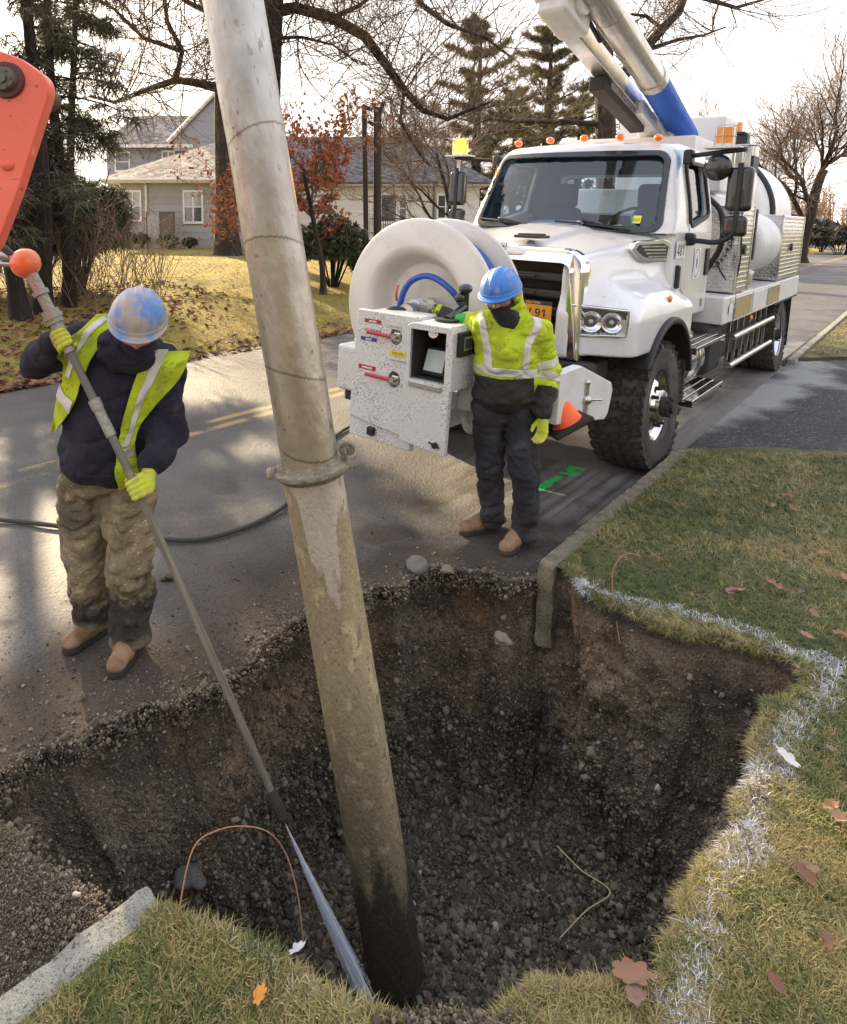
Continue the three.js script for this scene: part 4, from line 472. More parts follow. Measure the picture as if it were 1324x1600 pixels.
const T_light = tex(512, 512, (u, v, o) => { const n = nt(u * 90, v * 90, 90, 24), m = fbmt(u, v, 5, 5, 19), s = sst(0.86, 0.95, n + m * 0.12) * 0.5, st = sst(0.0, 0.4, m) * 0.28; const k = 0.66; o[0] = enc(mix(mix(k, 0.5, st), 0.15, s)); o[1] = enc(mix(mix(k * 0.985, 0.45, st), 0.12, s)); o[2] = enc(mix(mix(k * 0.98, 0.38, st), 0.09, s)); });
const W_paint = new THREE.MeshPhysicalMaterial({ map: rept(T_light, 0.7, 0.7), roughness: 0.32, clearcoat: 0.7, clearcoatRoughness: 0.1 });
const W_speck = new THREE.MeshPhysicalMaterial({ map: rept(T_speck, 1.25, 1.25), roughness: 0.5, clearcoat: 0.2 }), W_plain = new THREE.MeshPhysicalMaterial({ map: rept(T_light, 1.3, 1.3), roughness: 0.45, clearcoat: 0.3, clearcoatRoughness: 0.3 });
const chrome = M([0.82, 0.82, 0.83], 0.12, { metalness: 1 }), alu = M([0.62, 0.61, 0.6], 0.3, { metalness: 1, roughnessMap: rept(T_soft, 2, 2) }), steelDull = M([0.5, 0.48, 0.45], 0.45, { metalness: 0.9, roughnessMap: rept(T_soft, 1, 1) });
const black = M([0.012, 0.012, 0.013], 0.55), blackRub = M([0.018, 0.017, 0.016], 0.85, { bumpMap: rept(T_grain, 4, 4), bumpScale: 0.004 }), blackGloss = MP([0.01, 0.01, 0.012], 0.25, { clearcoat: 0.5 });
const amber = MP([0.75, 0.24, 0.005], 0.3, { clearcoat: 0.6 }), dirtyBlack = M([0.035, 0.03, 0.026], 0.8, { bumpMap: rept(T_grain, 4, 4), bumpScale: 0.004 });
const glassTint = MP([0.5, 0.68, 0.84], 0.02, { transmission: 1, thickness: 0, ior: 1.75 }), blueHose = MP([0.012, 0.07, 0.34], 0.4, { clearcoat: 0.2 }), blueWrap = M([0.01, 0.1, 0.48], 0.6, { bumpMap: rept(T_soft, 2, 2), bumpScale: 0.01 });
const T_diamond = tex(512, 512, (u, v, o) => { const X = u * 16, Y = v * 16, c = (Math.floor(X) + Math.floor(Y)) & 1, fx = X % 1 - 0.5, fy = Y % 1 - 0.5; const a = c ? fx + fy : fx - fy, b = c ? fx - fy : fx + fy; o[0] = o[1] = o[2] = sst(0.22, 0.08, Math.abs(a)) * sst(0.62, 0.4, Math.abs(b)); }, false);
const diamond = M([0.66, 0.65, 0.64], 0.34, { metalness: 1, bumpMap: rept(T_diamond, 1.6, 1.6), bumpScale: 0.006, roughnessMap: rept(T_soft, 1, 1) });
function decal(w, h, W, draw) { const c = document.createElement('canvas'); c.width = W; c.height = Math.round(W * h / w); const x = c.getContext('2d'); draw(x, c.width, c.height); const t = new THREE.CanvasTexture(c); t.colorSpace = THREE.SRGBColorSpace; return new THREE.MeshStandardMaterial({ map: t, roughness: 0.5 }); }
function card(c, ux, uy, w, h, n, th = 0.004) { const g = new THREE.BoxGeometry(w, h, th); const m = new THREE.Matrix4().makeBasis(ux, uy, n); m.setPosition(c); g.applyMatrix4(m); return g; }

// chassis and running gear
tp('chassis', [bx(-7.0, 0.75, 0.72, 0.98, -0.5, -0.4), bx(-7.0, 0.75, 0.72, 0.98, 0.4, 0.5), bx(0.6, 0.72, 0.7, 1.0, -0.5, 0.5), bx(-2.6, -2.5, 0.75, 0.95, -0.4, 0.4), bx(-4.6, -4.5, 0.75, 0.95, -0.4, 0.4), bx(0.2, 0.9, 0.55, 0.85, -0.35, 0.35, 0.08), bx(-6.0, -5.5, 0.4, 0.66, -0.3, 0.3, 0.1), bx(-1.9, -0.4, 0.5, 1.1, -0.35, 0.35, 0.1)], dirtyBlack);
part('axle', [rod(V(0, 0.53, -0.85), V(0, 0.53, 0.85), 0.07), rod(V(-5.75, 0.53, -0.8), V(-5.75, 0.53, 0.8), 0.1), ball(V(-5.75, 0.53, 0), 0.22)], dirtyBlack, truck);
function wheel(x, z, out, w, R, dual) {       // out: -1 driver's side
  const wheelRoot = new THREE.Group(); wheelRoot.name = 'wheel'; truck.add(wheelRoot); wheelRoot.position.set(x, R - 0.012, z);
  const h = w / 2, prof = [[0.30, -h * 0.78], [0.33, -h * 0.9], [R * 0.8, -h], [R * 0.94, -h * 0.93], [R * 0.975, -h * 0.72], [R * 0.975, h * 0.72], [R * 0.94, h * 0.93], [R * 0.8, h], [0.33, h * 0.9], [0.30, h * 0.78]];
  const body = lathe(prof, 56); body.rotateX(Math.PI / 2);
  const lugs = [], N = 34; for (let i = 0; i < N; i++) for (let r = -2; r <= 2; r++) { const a = (i + (r & 1 ? 0.5 : 0)) / N * 6.2832 + 0.06 * Math.sin(r * 2 + i), tw = (r === 0 ? 0.3 : r & 1 ? -0.45 : 0.25), wd = Math.abs(r) === 2 ? w * 0.2 : w * 0.165; const g = new THREE.BoxGeometry(R * 6.28 / N * 0.66, 0.03, wd); g.rotateY(tw); g.translate(0, R - 0.015 - (Math.abs(r) === 2 ? 0.006 : 0), r * w * 0.2); g.rotateZ(a); lugs.push(g); if (Math.abs(r) === 2) { const s = new THREE.BoxGeometry(R * 6.28 / N * 0.5, 0.06, 0.02); s.translate(0, R * 0.93, Math.sign(r) * (h * 0.93)); s.rotateZ(a); lugs.push(s); } }
  part('tyre', [body, ...lugs], tyreMat, wheelRoot);
  const o = out * h, rimP = dual ? [[0.31, 0.0], [0.305, -0.02], [0.285, -0.03], [0.27, -0.12], [0.25, -0.16], [0.13, -0.16], [0.12, -0.05], [0.09, -0.03], [0.0, -0.03]] : [[0.315, -0.005], [0.31, -0.02], [0.29, -0.03], [0.275, -0.07], [0.25, -0.075], [0.2, -0.03], [0.14, -0.01], [0.135, 0.03], [0.0, 0.03]];
  const rim = lathe(rimP.map(([r, y]) => [r, y]), 48); rim.rotateX(out < 0 ? -Math.PI / 2 : Math.PI / 2); rim.translate(0, 0, o * 0.86); const back = lathe([[0.32, 0], [0.3, -0.25], [0.29, -0.3], [0.001, -0.3]], 32); back.rotateX(out < 0 ? -Math.PI / 2 : Math.PI / 2); back.translate(0, 0, o * 0.85);
  part('rim', [rim], alu, wheelRoot); part('wheel_drum', back, dirtyBlack, wheelRoot);
  const zf = o * 0.86 + out * (dual ? -0.16 : -0.02), nuts = []; for (let i = 0; i < 10; i++) { const a = i / 10 * 6.283, c = V(Math.cos(a) * 0.168, Math.sin(a) * 0.168, zf); nuts.push(rod(c, c.clone().add(V(0, 0, out * 0.05)), 0.018, 0.014, 6)); }
  part('lug_nuts', nuts, dirtyBlack, wheelRoot);
  const hz = o * 0.86 + out * (dual ? -0.05 : 0.03); part('hub', [rod(V(0, 0, hz - out * 0.1), V(0, 0, hz + out * 0.05), 0.1, 0.085, 20), rod(V(0, 0, hz), V(0, 0, hz + out * 0.085), 0.055, 0.05, 8), ...[...Array(8)].map((_, i) => { const a = i / 8 * 6.283, c = V(Math.cos(a) * 0.078, Math.sin(a) * 0.078, hz + out * 0.03); return rod(c, c.clone().add(V(0, 0, out * 0.035)), 0.012, 0.012, 6); })], dirtyBlack, wheelRoot);
}
const tyreMat = new THREE.MeshStandardMaterial({ color: 0xffffff, map: tex(256, 256, (u, v, o) => { const n = fbmt(u, v, 6, 5, 63), k = 0.028 + sst(0.0, 0.4, n) * 0.055; o[0] = enc(k * 1.08); o[1] = enc(k * 0.96); o[2] = enc(k * 0.84); }), roughness: 0.85, bumpMap: rept(T_grain, 2, 2), bumpScale: 0.003 });
wheel(0, -0.975, -1, 0.43, 0.565); wheel(0, 0.975, 1, 0.43, 0.565); wheel(-5.72, -1.03, -1, 0.3, 0.53, true); wheel(-5.72, 1.03, 1, 0.3, 0.53, true); wheel(-5.72, -0.7, -1, 0.3, 0.53, true); wheel(-5.72, 0.7, 1, 0.3, 0.53, true);

// bonnet with its wings, one moulding
const hoodTop = (x) => mix(1.875, 2.075, clamp((1.1 - x) / 1.75)), hoodHalf = (x) => mix(0.76, 0.99, Math.pow(clamp((1.12 - x) / 1.78), 0.85));
const hoodF = (x, y, z) => {
  const a = Math.abs(z), W = hoodHalf(x), fr = 1.11 - 0.1 * z * z - 0.10 * Math.max(0, y - 1.75);
  let d = smax(smax(smax(a - W + Math.max(0, y - 1.6) * 0.16, y - hoodTop(x) + 0.10 * (a / W) ** 2 - 0.028 * sst(0.42, 0.3, a), 0.1), x - fr, 0.07), Math.max(1.08 - y, -0.72 - x), 0.02);
  const wingTop = 1.60 - 0.18 * sst(0.45, 1.1, x) * (a > 0.7 ? 1 : 1) - 0.10 * sst(-0.2, -0.75, x), wf = 1.10 - 0.62 * Math.max(0, a - 0.78) - 0.25 * Math.max(0, a - 1.05);
  let f = smax(smax(smax(a - 1.205 + Math.max(0, y - 1.35) * 0.22, y - wingTop + 0.06 * sst(0.9, 1.2, a), 0.11), x - wf, 0.08), Math.max(1.06 - y + 0.02 * x, -0.78 - x, 0.55 - a), 0.02);
  d = smin(d, f, 0.16);
  const arch = Math.hypot(x + 0.10, y - 0.60) - 0.665; d = smax(d, -Math.max(arch, 0.52 - a), 0.015);
  d = smax(d, -Math.max(a - 0.70, Math.abs(y - 1.48) - 0.34, 0.9 - x), 0.01);                            // grille mouth
  d = Math.max(d, -(Math.max(d + 0.05, 1.0 - y)));                                                          // hollow
  const hl = rbox((x - 0.99) * 0.86 + (a - 0.99) * 0.5, y - 1.345, (a - 0.99) * 0.86 - (x - 0.99) * 0.5, 0.05, 0.115, 0.215, 0.04); d = smax(d, -hl, 0.008);
  return d;
};
tp('hood', nets(hoodF, [-0.85, 0.98, -1.3], [1.2, 2.2, 1.3], 0.0165), W_paint);
for (const s of [-1, 1]) tp('wheel_arch', nets((x, y, z) => { const a = Math.abs(z), r = Math.hypot(x + 0.10, y - 0.60); return smax(smax(Math.abs(r - 0.685) - 0.03, Math.abs(a - 1.13) - 0.115, 0.02), 0.86 - y - (x < 0 ? 0.12 : -0.08), 0.02); }, [-0.9, 0.7, s < 0 ? -1.3 : 0.95], [0.7, 1.4, s < 0 ? -0.95 : 1.3], 0.013), black);
tp('bumper', [bx(0.95, 1.12, 0.82, 1.03, -1.0, 1.0, 0.04), bx(0.6, 1.0, 0.84, 1.0, -0.95, -0.5, 0.02), bx(0.5, 1.0, 0.75, 0.95, 0.5, 0.95, 0.02)], dirtyBlack);
// grille: chrome surround, dark slats
const gs = new THREE.Shape(); gs.moveTo(-0.86, 1.06); gs.lineTo(-0.86, 1.72); gs.quadraticCurveTo(-0.85, 1.86, -0.7, 1.87); gs.lineTo(0.7, 1.87); gs.quadraticCurveTo(0.85, 1.86, 0.86, 1.72); gs.lineTo(0.86, 1.06); gs.closePath();
const gh = new THREE.Path(); gh.moveTo(-0.775, 1.1); gh.lineTo(-0.775, 1.71); gh.quadraticCurveTo(-0.765, 1.775, -0.69, 1.78); gh.lineTo(0.69, 1.78); gh.quadraticCurveTo(0.765, 1.775, 0.775, 1.71); gh.lineTo(0.775, 1.1); gh.closePath(); gs.holes.push(gh);
const bendFront = (g) => { const p = g.attributes.position; for (let i = 0; i < p.count; i++) { const z = p.getZ(i); p.setX(i, p.getX(i) - 0.10 * z * z - Math.max(0, p.getY(i) - 1.7) * 0.35); } g.computeVertexNormals(); return g; };
const grille = tp('grille_surround', (() => { const g = new THREE.ExtrudeGeometry(gs, { depth: 0.07, bevelEnabled: true, bevelSize: 0.022, bevelThickness: 0.025, bevelSegments: 3, steps: 1, curveSegments: 10 }); g.rotateY(Math.PI / 2); g.translate(1.075, 0, 0); return bendFront(g); })(), chrome);
tp('grille_mesh', bx(0.9, 0.93, 1.1, 1.8, -0.72, 0.72), M([0.02, 0.018, 0.016], 0.9), grille);
for (let i = 0; i < 5; i++) { const y = 1.66 - i * 0.135; tp('grille_slat', [bx(0.99, 1.1, y - 0.035, y + 0.035, -0.74, 0.74, 0.02), bx(1.09, 1.115, y - 0.012, y + 0.012, -0.5, 0.5, 0.01), bx(1.1, 1.118, y - 0.01, y + 0.014, -0.08, 0.08, 0.004)].map(bendFront), black, grille); }
tp('badge', card(V(1.085, 1.872, 0), V(0, 0, -1), V(-0.45, 0.9, 0).normalize(), 0.46, 0.075, V(0.9, 0.45, 0).normalize(), 0.02), decal(0.46, 0.075, 512, (c, w, h) => { c.fillStyle = '#b9b7b4'; c.fillRect(0, 0, w, h); c.fillStyle = '#16120f'; c.beginPath(); c.ellipse(w / 2, h / 2, w / 2 - 6, h / 2 - 6, 0, 0, 7); c.fill(); c.fillStyle = '#e8e6e2'; c.font = 'bold 50px sans-serif'; c.textAlign = 'center'; c.textBaseline = 'middle'; c.fillText('FREIGHTLINER', w / 2, h / 2 + 3); }));
tp('hood_vent', [bx(0.72, 0.95, 1.93, 1.955, -0.44, -0.22, 0.012), bx(0.74, 0.93, 1.95, 1.968, -0.41, -0.25, 0.006)].map((g) => tf(g, [0, 0.02, 0], [0, 0, 0])), black);
tp('number_plate', card(V(1.14, 1.4, -0.52), V(0, 0, -1), V(0, 1, 0), 0.31, 0.155, V(1, 0, 0)), decal(0.31, 0.155, 256, (c, w, h) => { c.fillStyle = '#c98a1e'; c.fillRect(0, 0, w, h); c.fillStyle = '#1c2340'; c.fillRect(0, 0, w, 26); c.font = 'bold 20px sans-serif'; c.textAlign = 'center'; c.fillStyle = '#e8a020'; c.fillText('NEW YORK', w / 2, 21); c.fillStyle = '#1c2340'; c.font = 'bold 74px sans-serif'; c.fillText('AV 91', w / 2, 104); }));
for (const s of [-1, 1]) {                                           // headlamps set across the corner of each wing
  const ux = V(-0.5, 0, s * 0.86).normalize(), n = V(0.86, 0, s * 0.5).normalize(), c = V(0.983, 1.345, s * 0.98), P = (a, b, d) => c.clone().addScaledVector(ux, a).addScaledVector(UP, b).addScaledVector(n, d);
  const fr = new THREE.Shape(); fr.moveTo(-0.215, -0.115); fr.lineTo(0.2, -0.1); fr.quadraticCurveTo(0.22, 0, 0.21, 0.1); fr.lineTo(-0.215, 0.125); fr.closePath(); const fh = new THREE.Path(); fh.moveTo(-0.206, -0.106); fh.lineTo(0.194, -0.092); fh.lineTo(0.202, 0.092); fh.lineTo(-0.206, 0.115); fh.closePath();
  const put = (g) => { g.applyMatrix4(new THREE.Matrix4().makeBasis(ux, UP, ux.clone().cross(UP)).setPosition(c)); return g; };
  const dn = ux.clone().cross(UP).dot(n) > 0 ? 1 : -1, base = extr(fr, 0.012, 0.004); base.translate(0, 0, -0.055); const h = tp('headlight', put(base), M([0.1, 0.1, 0.105], 0.4, { metalness: 0.6 })); frameDepth(h);
  function frameDepth(hh) { const sh = fr.clone(); sh.holes.push(fh); const g = extr(sh, 0.02, 0.004); g.translate(0, 0, dn > 0 ? -0.01 : -0.01); tp('headlight_frame', put(g), chrome, hh); }
  for (const [a, r] of [[-0.155, 0.05], [-0.05, 0.078], [0.1, 0.075]]) { const bowl = lathe([[0.001, -0.045], [r * 0.55, -0.035], [r * 0.9, -0.004], [r, 0.004], [r * 1.06, 0.004], [r * 1.06, -0.01]], 24); bowl.applyQuaternion(new THREE.Quaternion().setFromUnitVectors(UP, n)); const q = P(a, 0, -0.008); bowl.translate(q.x, q.y, q.z); tp('reflector', bowl, chrome, h); const bulb = ball(P(a, 0, -0.03), r * 0.24); tp('bulb', bulb, M([0.5, 0.5, 0.5], 0.2), h); }
  tp('lens', put((() => { const s2 = poly([[-0.195, -0.095], [0.182, -0.082], [0.19, 0.082], [-0.195, 0.104]]); const g = extr(s2, 0.004, 0); g.translate(0, 0, dn * 0.018); return g; })()), MP([1, 1, 1], 0.03, { transmission: 1, thickness: 0 }), h);
  tp('marker_lamp', ball(V(-0.08, 1.47, s * 1.185), 0.032, 1, 1, 0.5), amber);
  // side air intake: chrome rim round dark louvres
  const sh = new THREE.Shape(); sh.moveTo(-0.33, 0.03); sh.quadraticCurveTo(-0.3, 0.085, -0.2, 0.09); sh.lineTo(0.22, 0.075); sh.quadraticCurveTo(0.31, 0.06, 0.29, 0.0); sh.quadraticCurveTo(0.2, -0.09, 0.02, -0.1); sh.lineTo(-0.28, -0.1); sh.closePath(); const inn = poly([[-0.29, 0.03], [-0.2, 0.06], [0.21, 0.048], [0.26, 0.01], [0.14, -0.05], [0.02, -0.07], [-0.26, -0.07]]); const rim = sh.clone(); rim.holes.push(new THREE.Path(inn.getPoints()));
  const place = (g, z) => { g.translate(0, 0, s < 0 ? -0.03 : 0); g.rotateY(s * 0.2); g.translate(-0.22, 1.865, s * z); return g; };
  const it = tp('air_intake', place(extr(rim, 0.03, 0.008), 0.925), chrome); tp('intake_screen', place(extr(inn, 0.004), 0.935), black, it); for (let i = 0; i < 4; i++) tp('louvre', place(bx(-0.24, 0.18 - i * 0.04, 0.028 - i * 0.03, 0.04 - i * 0.03, 0, 0.02), 0.94), i === 1 ? chrome : steelDull, it);
}
tp('sticker', card(V(0.86, 1.7, -0.825), V(-1, 0, -0.15).normalize(), UP, 0.07, 0.075, V(-0.12, 0.1, -1).normalize()), decal(0.07, 0.075, 64, (c, w, h) => { c.fillStyle = '#e8c51c'; c.fillRect(0, 0, w, h); c.fillStyle = '#333'; c.fillRect(8, 12, 48, 8); c.fillRect(12, 30, 40, 6); c.fillRect(12, 44, 40, 6); }));

// cab
const wsX = (y, z) => -0.33 - (y - 2.05) * 0.56 - 0.21 * z * z, cabHalf = (y) => 1.035 - 0.13 * sst(2.0, 2.95, y), roofY = (z) => 2.93 - 0.05 * z * z;
const cabSolid = (x, y, z) => { const a = Math.abs(z); let d = smax(smax(a - cabHalf(y), y - roofY(z) + 0.05 * sst(-1.3, -0.8, x), 0.16), Math.max(1.17 - y, -1.98 - x), 0.05); d = smax(d, y > 2.0 ? (x - wsX(y, z)) * 0.87 : x + 0.6, 0.09); return d; };
const rr2 = (u, v, hu, hv, r) => { const a = Math.abs(u) - hu + r, b = Math.abs(v) - hv + r; return Math.hypot(Math.max(a, 0), Math.max(b, 0)) + Math.min(Math.max(a, b), 0) - r; };
const wsWin = (x, y, z) => rr2(z * (1 + (y - 2.1) * 0.13), y - 2.40 - 0.05 * z * z * 0, 0.925, 0.375, 0.1);
const sideWin = (x, y) => { const yb = 2.085 + clamp((-1.12 - x) / 0.68) * 0.12, yt = 2.70; return rr2(x + 1.43 + (y - 2.4) * 0.06, y - (yb + yt) / 2, 0.345, (yt - yb) / 2, 0.07); };
const cabF = (x, y, z) => { let d = cabSolid(x, y, z); d = smax(d, -(d + 0.055), 0.005); if (x > -1.25) d = smax(d, -Math.max(wsWin(x, y, z), -1.15 - x), 0.01); d = smax(d, -Math.max(sideWin(x, y), 0.7 - Math.abs(z)), 0.008); d = smax(d, -Math.max(rr2(z, y - 2.4, 0.62, 0.2, 0.05), x + 1.75), 0.008); return d; };
tp('cab', nets(cabF, [-2.08, 1.1, -1.12], [-0.15, 3.02, 1.12], 0.0165), W_paint);
tp('cab_lining', nets((x, y, z) => { let d = cabSolid(x, y, z) + 0.062; d = smax(d, -(d + 0.02), 0.004); if (x > -1.25) d = smax(d, -Math.max(wsWin(x, y, z) - 0.01, -1.15 - x), 0.006); d = smax(d, -Math.max(sideWin(x, y) - 0.01, 0.7 - Math.abs(z)), 0.006); return smax(d, -Math.max(rr2(z, y - 2.4, 0.64, 0.22, 0.05), x + 1.75), 0.006); }, [-2.0, 1.15, -1.05], [-0.2, 2.95, 1.05], 0.02), M([0.1, 0.115, 0.135], 0.9));
for (const s of [-1, 1]) {
  const doorR = (x, y) => { const xr = -1.90 + (y < 1.7 ? (1.7 - y) * 0.08 : 0), xf = y > 1.95 ? -1.04 - (y - 1.95) * 0.1 : y > 1.5 ? -0.92 : -0.92 - (1.5 - y) * 1.1; return Math.max(xr - x, x - xf, 1.19 - y, y - 2.78); };
  const door = tp('door', nets((x, y, z) => { const a = Math.abs(z); let d = smax(cabSolid(x, y, z) - 0.012, doorR(x, y), 0.02); d = smax(d, 0.93 - a + (y > 2 ? 0.13 * sst(2, 2.9, y) : 0), 0.005); d = smax(d, -sideWin(x, y), 0.008); return d; }, [-2.0, 1.15, s < 0 ? -1.1 : 0.8], [-0.85, 2.82, s < 0 ? -0.8 : 1.1], 0.0125), W_paint);
  tp('window_seal', nets((x, y, z) => smax(Math.max(Math.abs(sideWin(x, y)) - 0.022, Math.abs(cabSolid(x, y, z) - 0.01) - 0.016), -1, 0.01), [-1.86, 2.02, s < 0 ? -1.1 : 0.85], [-1.0, 2.78, s < 0 ? -0.85 : 1.1], 0.012), black, door);
  tp('door_handle', [bx(-1.83, -1.7, 1.58, 1.86, s * 1.055 - 0.012, s * 1.055 + 0.012, 0.03)], black, door);
  const wp = []; tp('side_window', (() => { const g = new THREE.PlaneGeometry(0.72, 0.66, 6, 6); const p = g.attributes.position; for (let i = 0; i < p.count; i++) { const x = p.getX(i) - 1.43, y = p.getY(i) + 2.39; p.setXYZ(i, x, y, s * (cabHalf(y) - 0.03)); } g.computeVertexNormals(); return g; })(), MP([0.35, 0.4, 0.42], 0.02, { transmission: 1, thickness: 0 }), door);
  tp('grab_handle', [bx(-0.79, -0.72, 1.5, 1.72, s * 1.04 - 0.03, s * 1.04 + 0.03, 0.02)], black);
  if (s < 0) {
    tp('emblem', card(V(-1.38, 1.72, -1.052), V(-1, 0, 0), UP, 0.22, 0.3, V(0, 0, -1)), decal(0.22, 0.3, 256, (c, w, h) => { c.fillStyle = '#e6e2e0'; c.fillRect(0, 0, w, h); c.strokeStyle = '#3a3d5c'; c.lineWidth = 16; c.beginPath(); c.ellipse(w / 2, h / 2, w / 2 - 14, h / 2 - 14, 0, 0, 7); c.stroke(); c.lineWidth = 4; c.beginPath(); c.ellipse(w / 2, h / 2, w / 2 - 44, h / 2 - 46, 0, 0, 7); c.stroke(); c.fillStyle = '#4a4d6a'; c.fillRect(w / 2 - 34, h / 2 - 50, 68, 70); c.fillRect(w / 2 - 14, h / 2 - 86, 28, 160); c.fillRect(w / 2 - 50, h / 2 + 30, 100, 12); }), door);
    tp('fleet_number', card(V(-0.80, 1.865, -1.046), V(-1, 0, 0), UP, 0.3, 0.16, V(0, 0, -1)), decal(0.3, 0.16, 256, (c, w, h) => { c.fillStyle = '#e4e0de'; c.fillRect(0, 0, w, h); c.fillStyle = '#1c1f4a'; c.font = 'bold 128px sans-serif'; c.textAlign = 'center'; c.textBaseline = 'middle'; c.fillText('481', w / 2, h / 2 + 6); }));
    tp('sticker', card(V(-1.72, 1.3, -1.052), V(-1, 0, 0), UP, 0.07, 0.08, V(0, 0, -1)), M([0.3, 0.3, 0.12], 0.5), door);
  }
}
const wsGeo = (off, hw = 0.95, y0 = 2.0, y1 = 2.8, n = 24) => { const g = new THREE.PlaneGeometry(2 * hw, y1 - y0, n, 8), p = g.attributes.position; for (let i = 0; i < p.count; i++) { const z = p.getX(i), y = p.getY(i) + (y0 + y1) / 2; p.setXYZ(i, wsX(y, z) + off, y, -z); } g.computeVertexNormals(); return g; };
const ws = tp('windshield', wsGeo(-0.035), glassTint);
tp('windshield_seal', nets((x, y, z) => smax(Math.abs(wsWin(x, y, z) + 0.012) - 0.03, Math.abs(cabSolid(x, y, z) - 0.002) - 0.02, 0.006), [-1.15, 1.95, -1.05], [-0.15, 2.86, 1.05], 0.0145), blackGloss, ws);
for (const [z0, z1] of [[0.88, 0.12], [-0.02, -0.72]]) tp('wiper', [tube([V(wsX(2.02, z1) + 0.05, 2.03, z1), V(wsX(2.06, (z0 + z1) / 2) + 0.04, 2.07, (z0 + z1) / 2), V(wsX(2.09, z0) + 0.03, 2.09, z0)], 0.011, 16, 5), tube([V(wsX(2.02, z1) + 0.06, 2.03, z1 + 0.05), V(wsX(2.09, (z0 + z1) / 2) + 0.05, 2.1, (z0 + z1) / 2 + 0.1), V(wsX(2.05, z0) + 0.05, 2.07, z0 - 0.3)], 0.014, 16, 5)], black);
tp('sticker', card(V(wsX(2.12, -0.72) - 0.025, 2.13, -0.72), V(0.28, 0, -0.95).normalize(), V(-0.45, 0.9, 0).normalize(), 0.09, 0.08, V(0.86, 0.45, -0.25).normalize(), 0.003), decal(0.09, 0.08, 64, (c, w, h) => { c.fillStyle = '#d9d32a'; c.fillRect(0, 0, w, h); c.fillStyle = '#3a4a2a'; c.fillRect(6, 22, 52, 6); c.fillRect(6, 36, 52, 6); }), ws);
// inside the cab
const dk = M([0.045, 0.05, 0.055], 0.8);
tp('dashboard', [bx(-1.05, -0.5, 1.5, 1.97, -0.95, 0.95, 0.08), bx(-0.95, -0.75, 1.94, 2.02, -0.75, -0.2, 0.03)], dk);
for (const z of [-0.5, 0.55]) { const seat = tp('seat', [bx(-1.78, -1.3, 1.35, 1.6, z - 0.25, z + 0.25, 0.06), bx(-1.86, -1.7, 1.55, 2.25, z - 0.24, z + 0.24, 0.07)], M([0.06, 0.065, 0.075], 0.8)); tp('headrest', bx(-1.85, -1.72, 2.24, 2.52, z - 0.19, z + 0.19, 0.06), M([0.06, 0.065, 0.075], 0.8), seat); }
tp('steering_wheel', (() => { const t = new THREE.TorusGeometry(0.23, 0.016, 8, 32); const g = merge([t, bx(-0.22, 0.22, -0.02, 0.02, -0.012, 0.012), bx(-0.02, 0.02, -0.22, 0, -0.012, 0.012), rod(V(0, 0, 0), V(0, 0, -0.4), 0.03)]); g.rotateX(-0.85); g.rotateY(Math.PI / 2); g.translate(-1.12, 2.1, -0.5); return g; })(), black);
tp('safety_vest', [tf(bx(-0.16, 0.16, 0, 0.04, -0.1, 0.1, 0.02), [-0.72, 2.0, -0.42], [0.2, 0.4, 0.1]), tf(bx(-0.12, 0.12, 0, 0.05, -0.06, 0.06, 0.02), [-0.72, 2.02, -0.14], [0, -0.5, 0.1])], M([0.4, 0.6, 0.02], 0.8));
tp('paper', tf(bx(-0.12, 0.12, 0, 0.015, -0.18, 0.18), [-0.75, 2.0, 0.28], [0, 0.3, 0.1]), M([0.55, 0.5, 0.42], 0.8));
for (const z of [-0.72, -0.36, 0, 0.36, 0.72]) tp('roof_lamp', [ball(V(-0.93, roofY(z) + 0.012, z), 0.05, 1.1, 0.75, 0.8, 12, 8)], MP([0.8, 0.19, 0.01], 0.3, { clearcoat: 0.5 }));
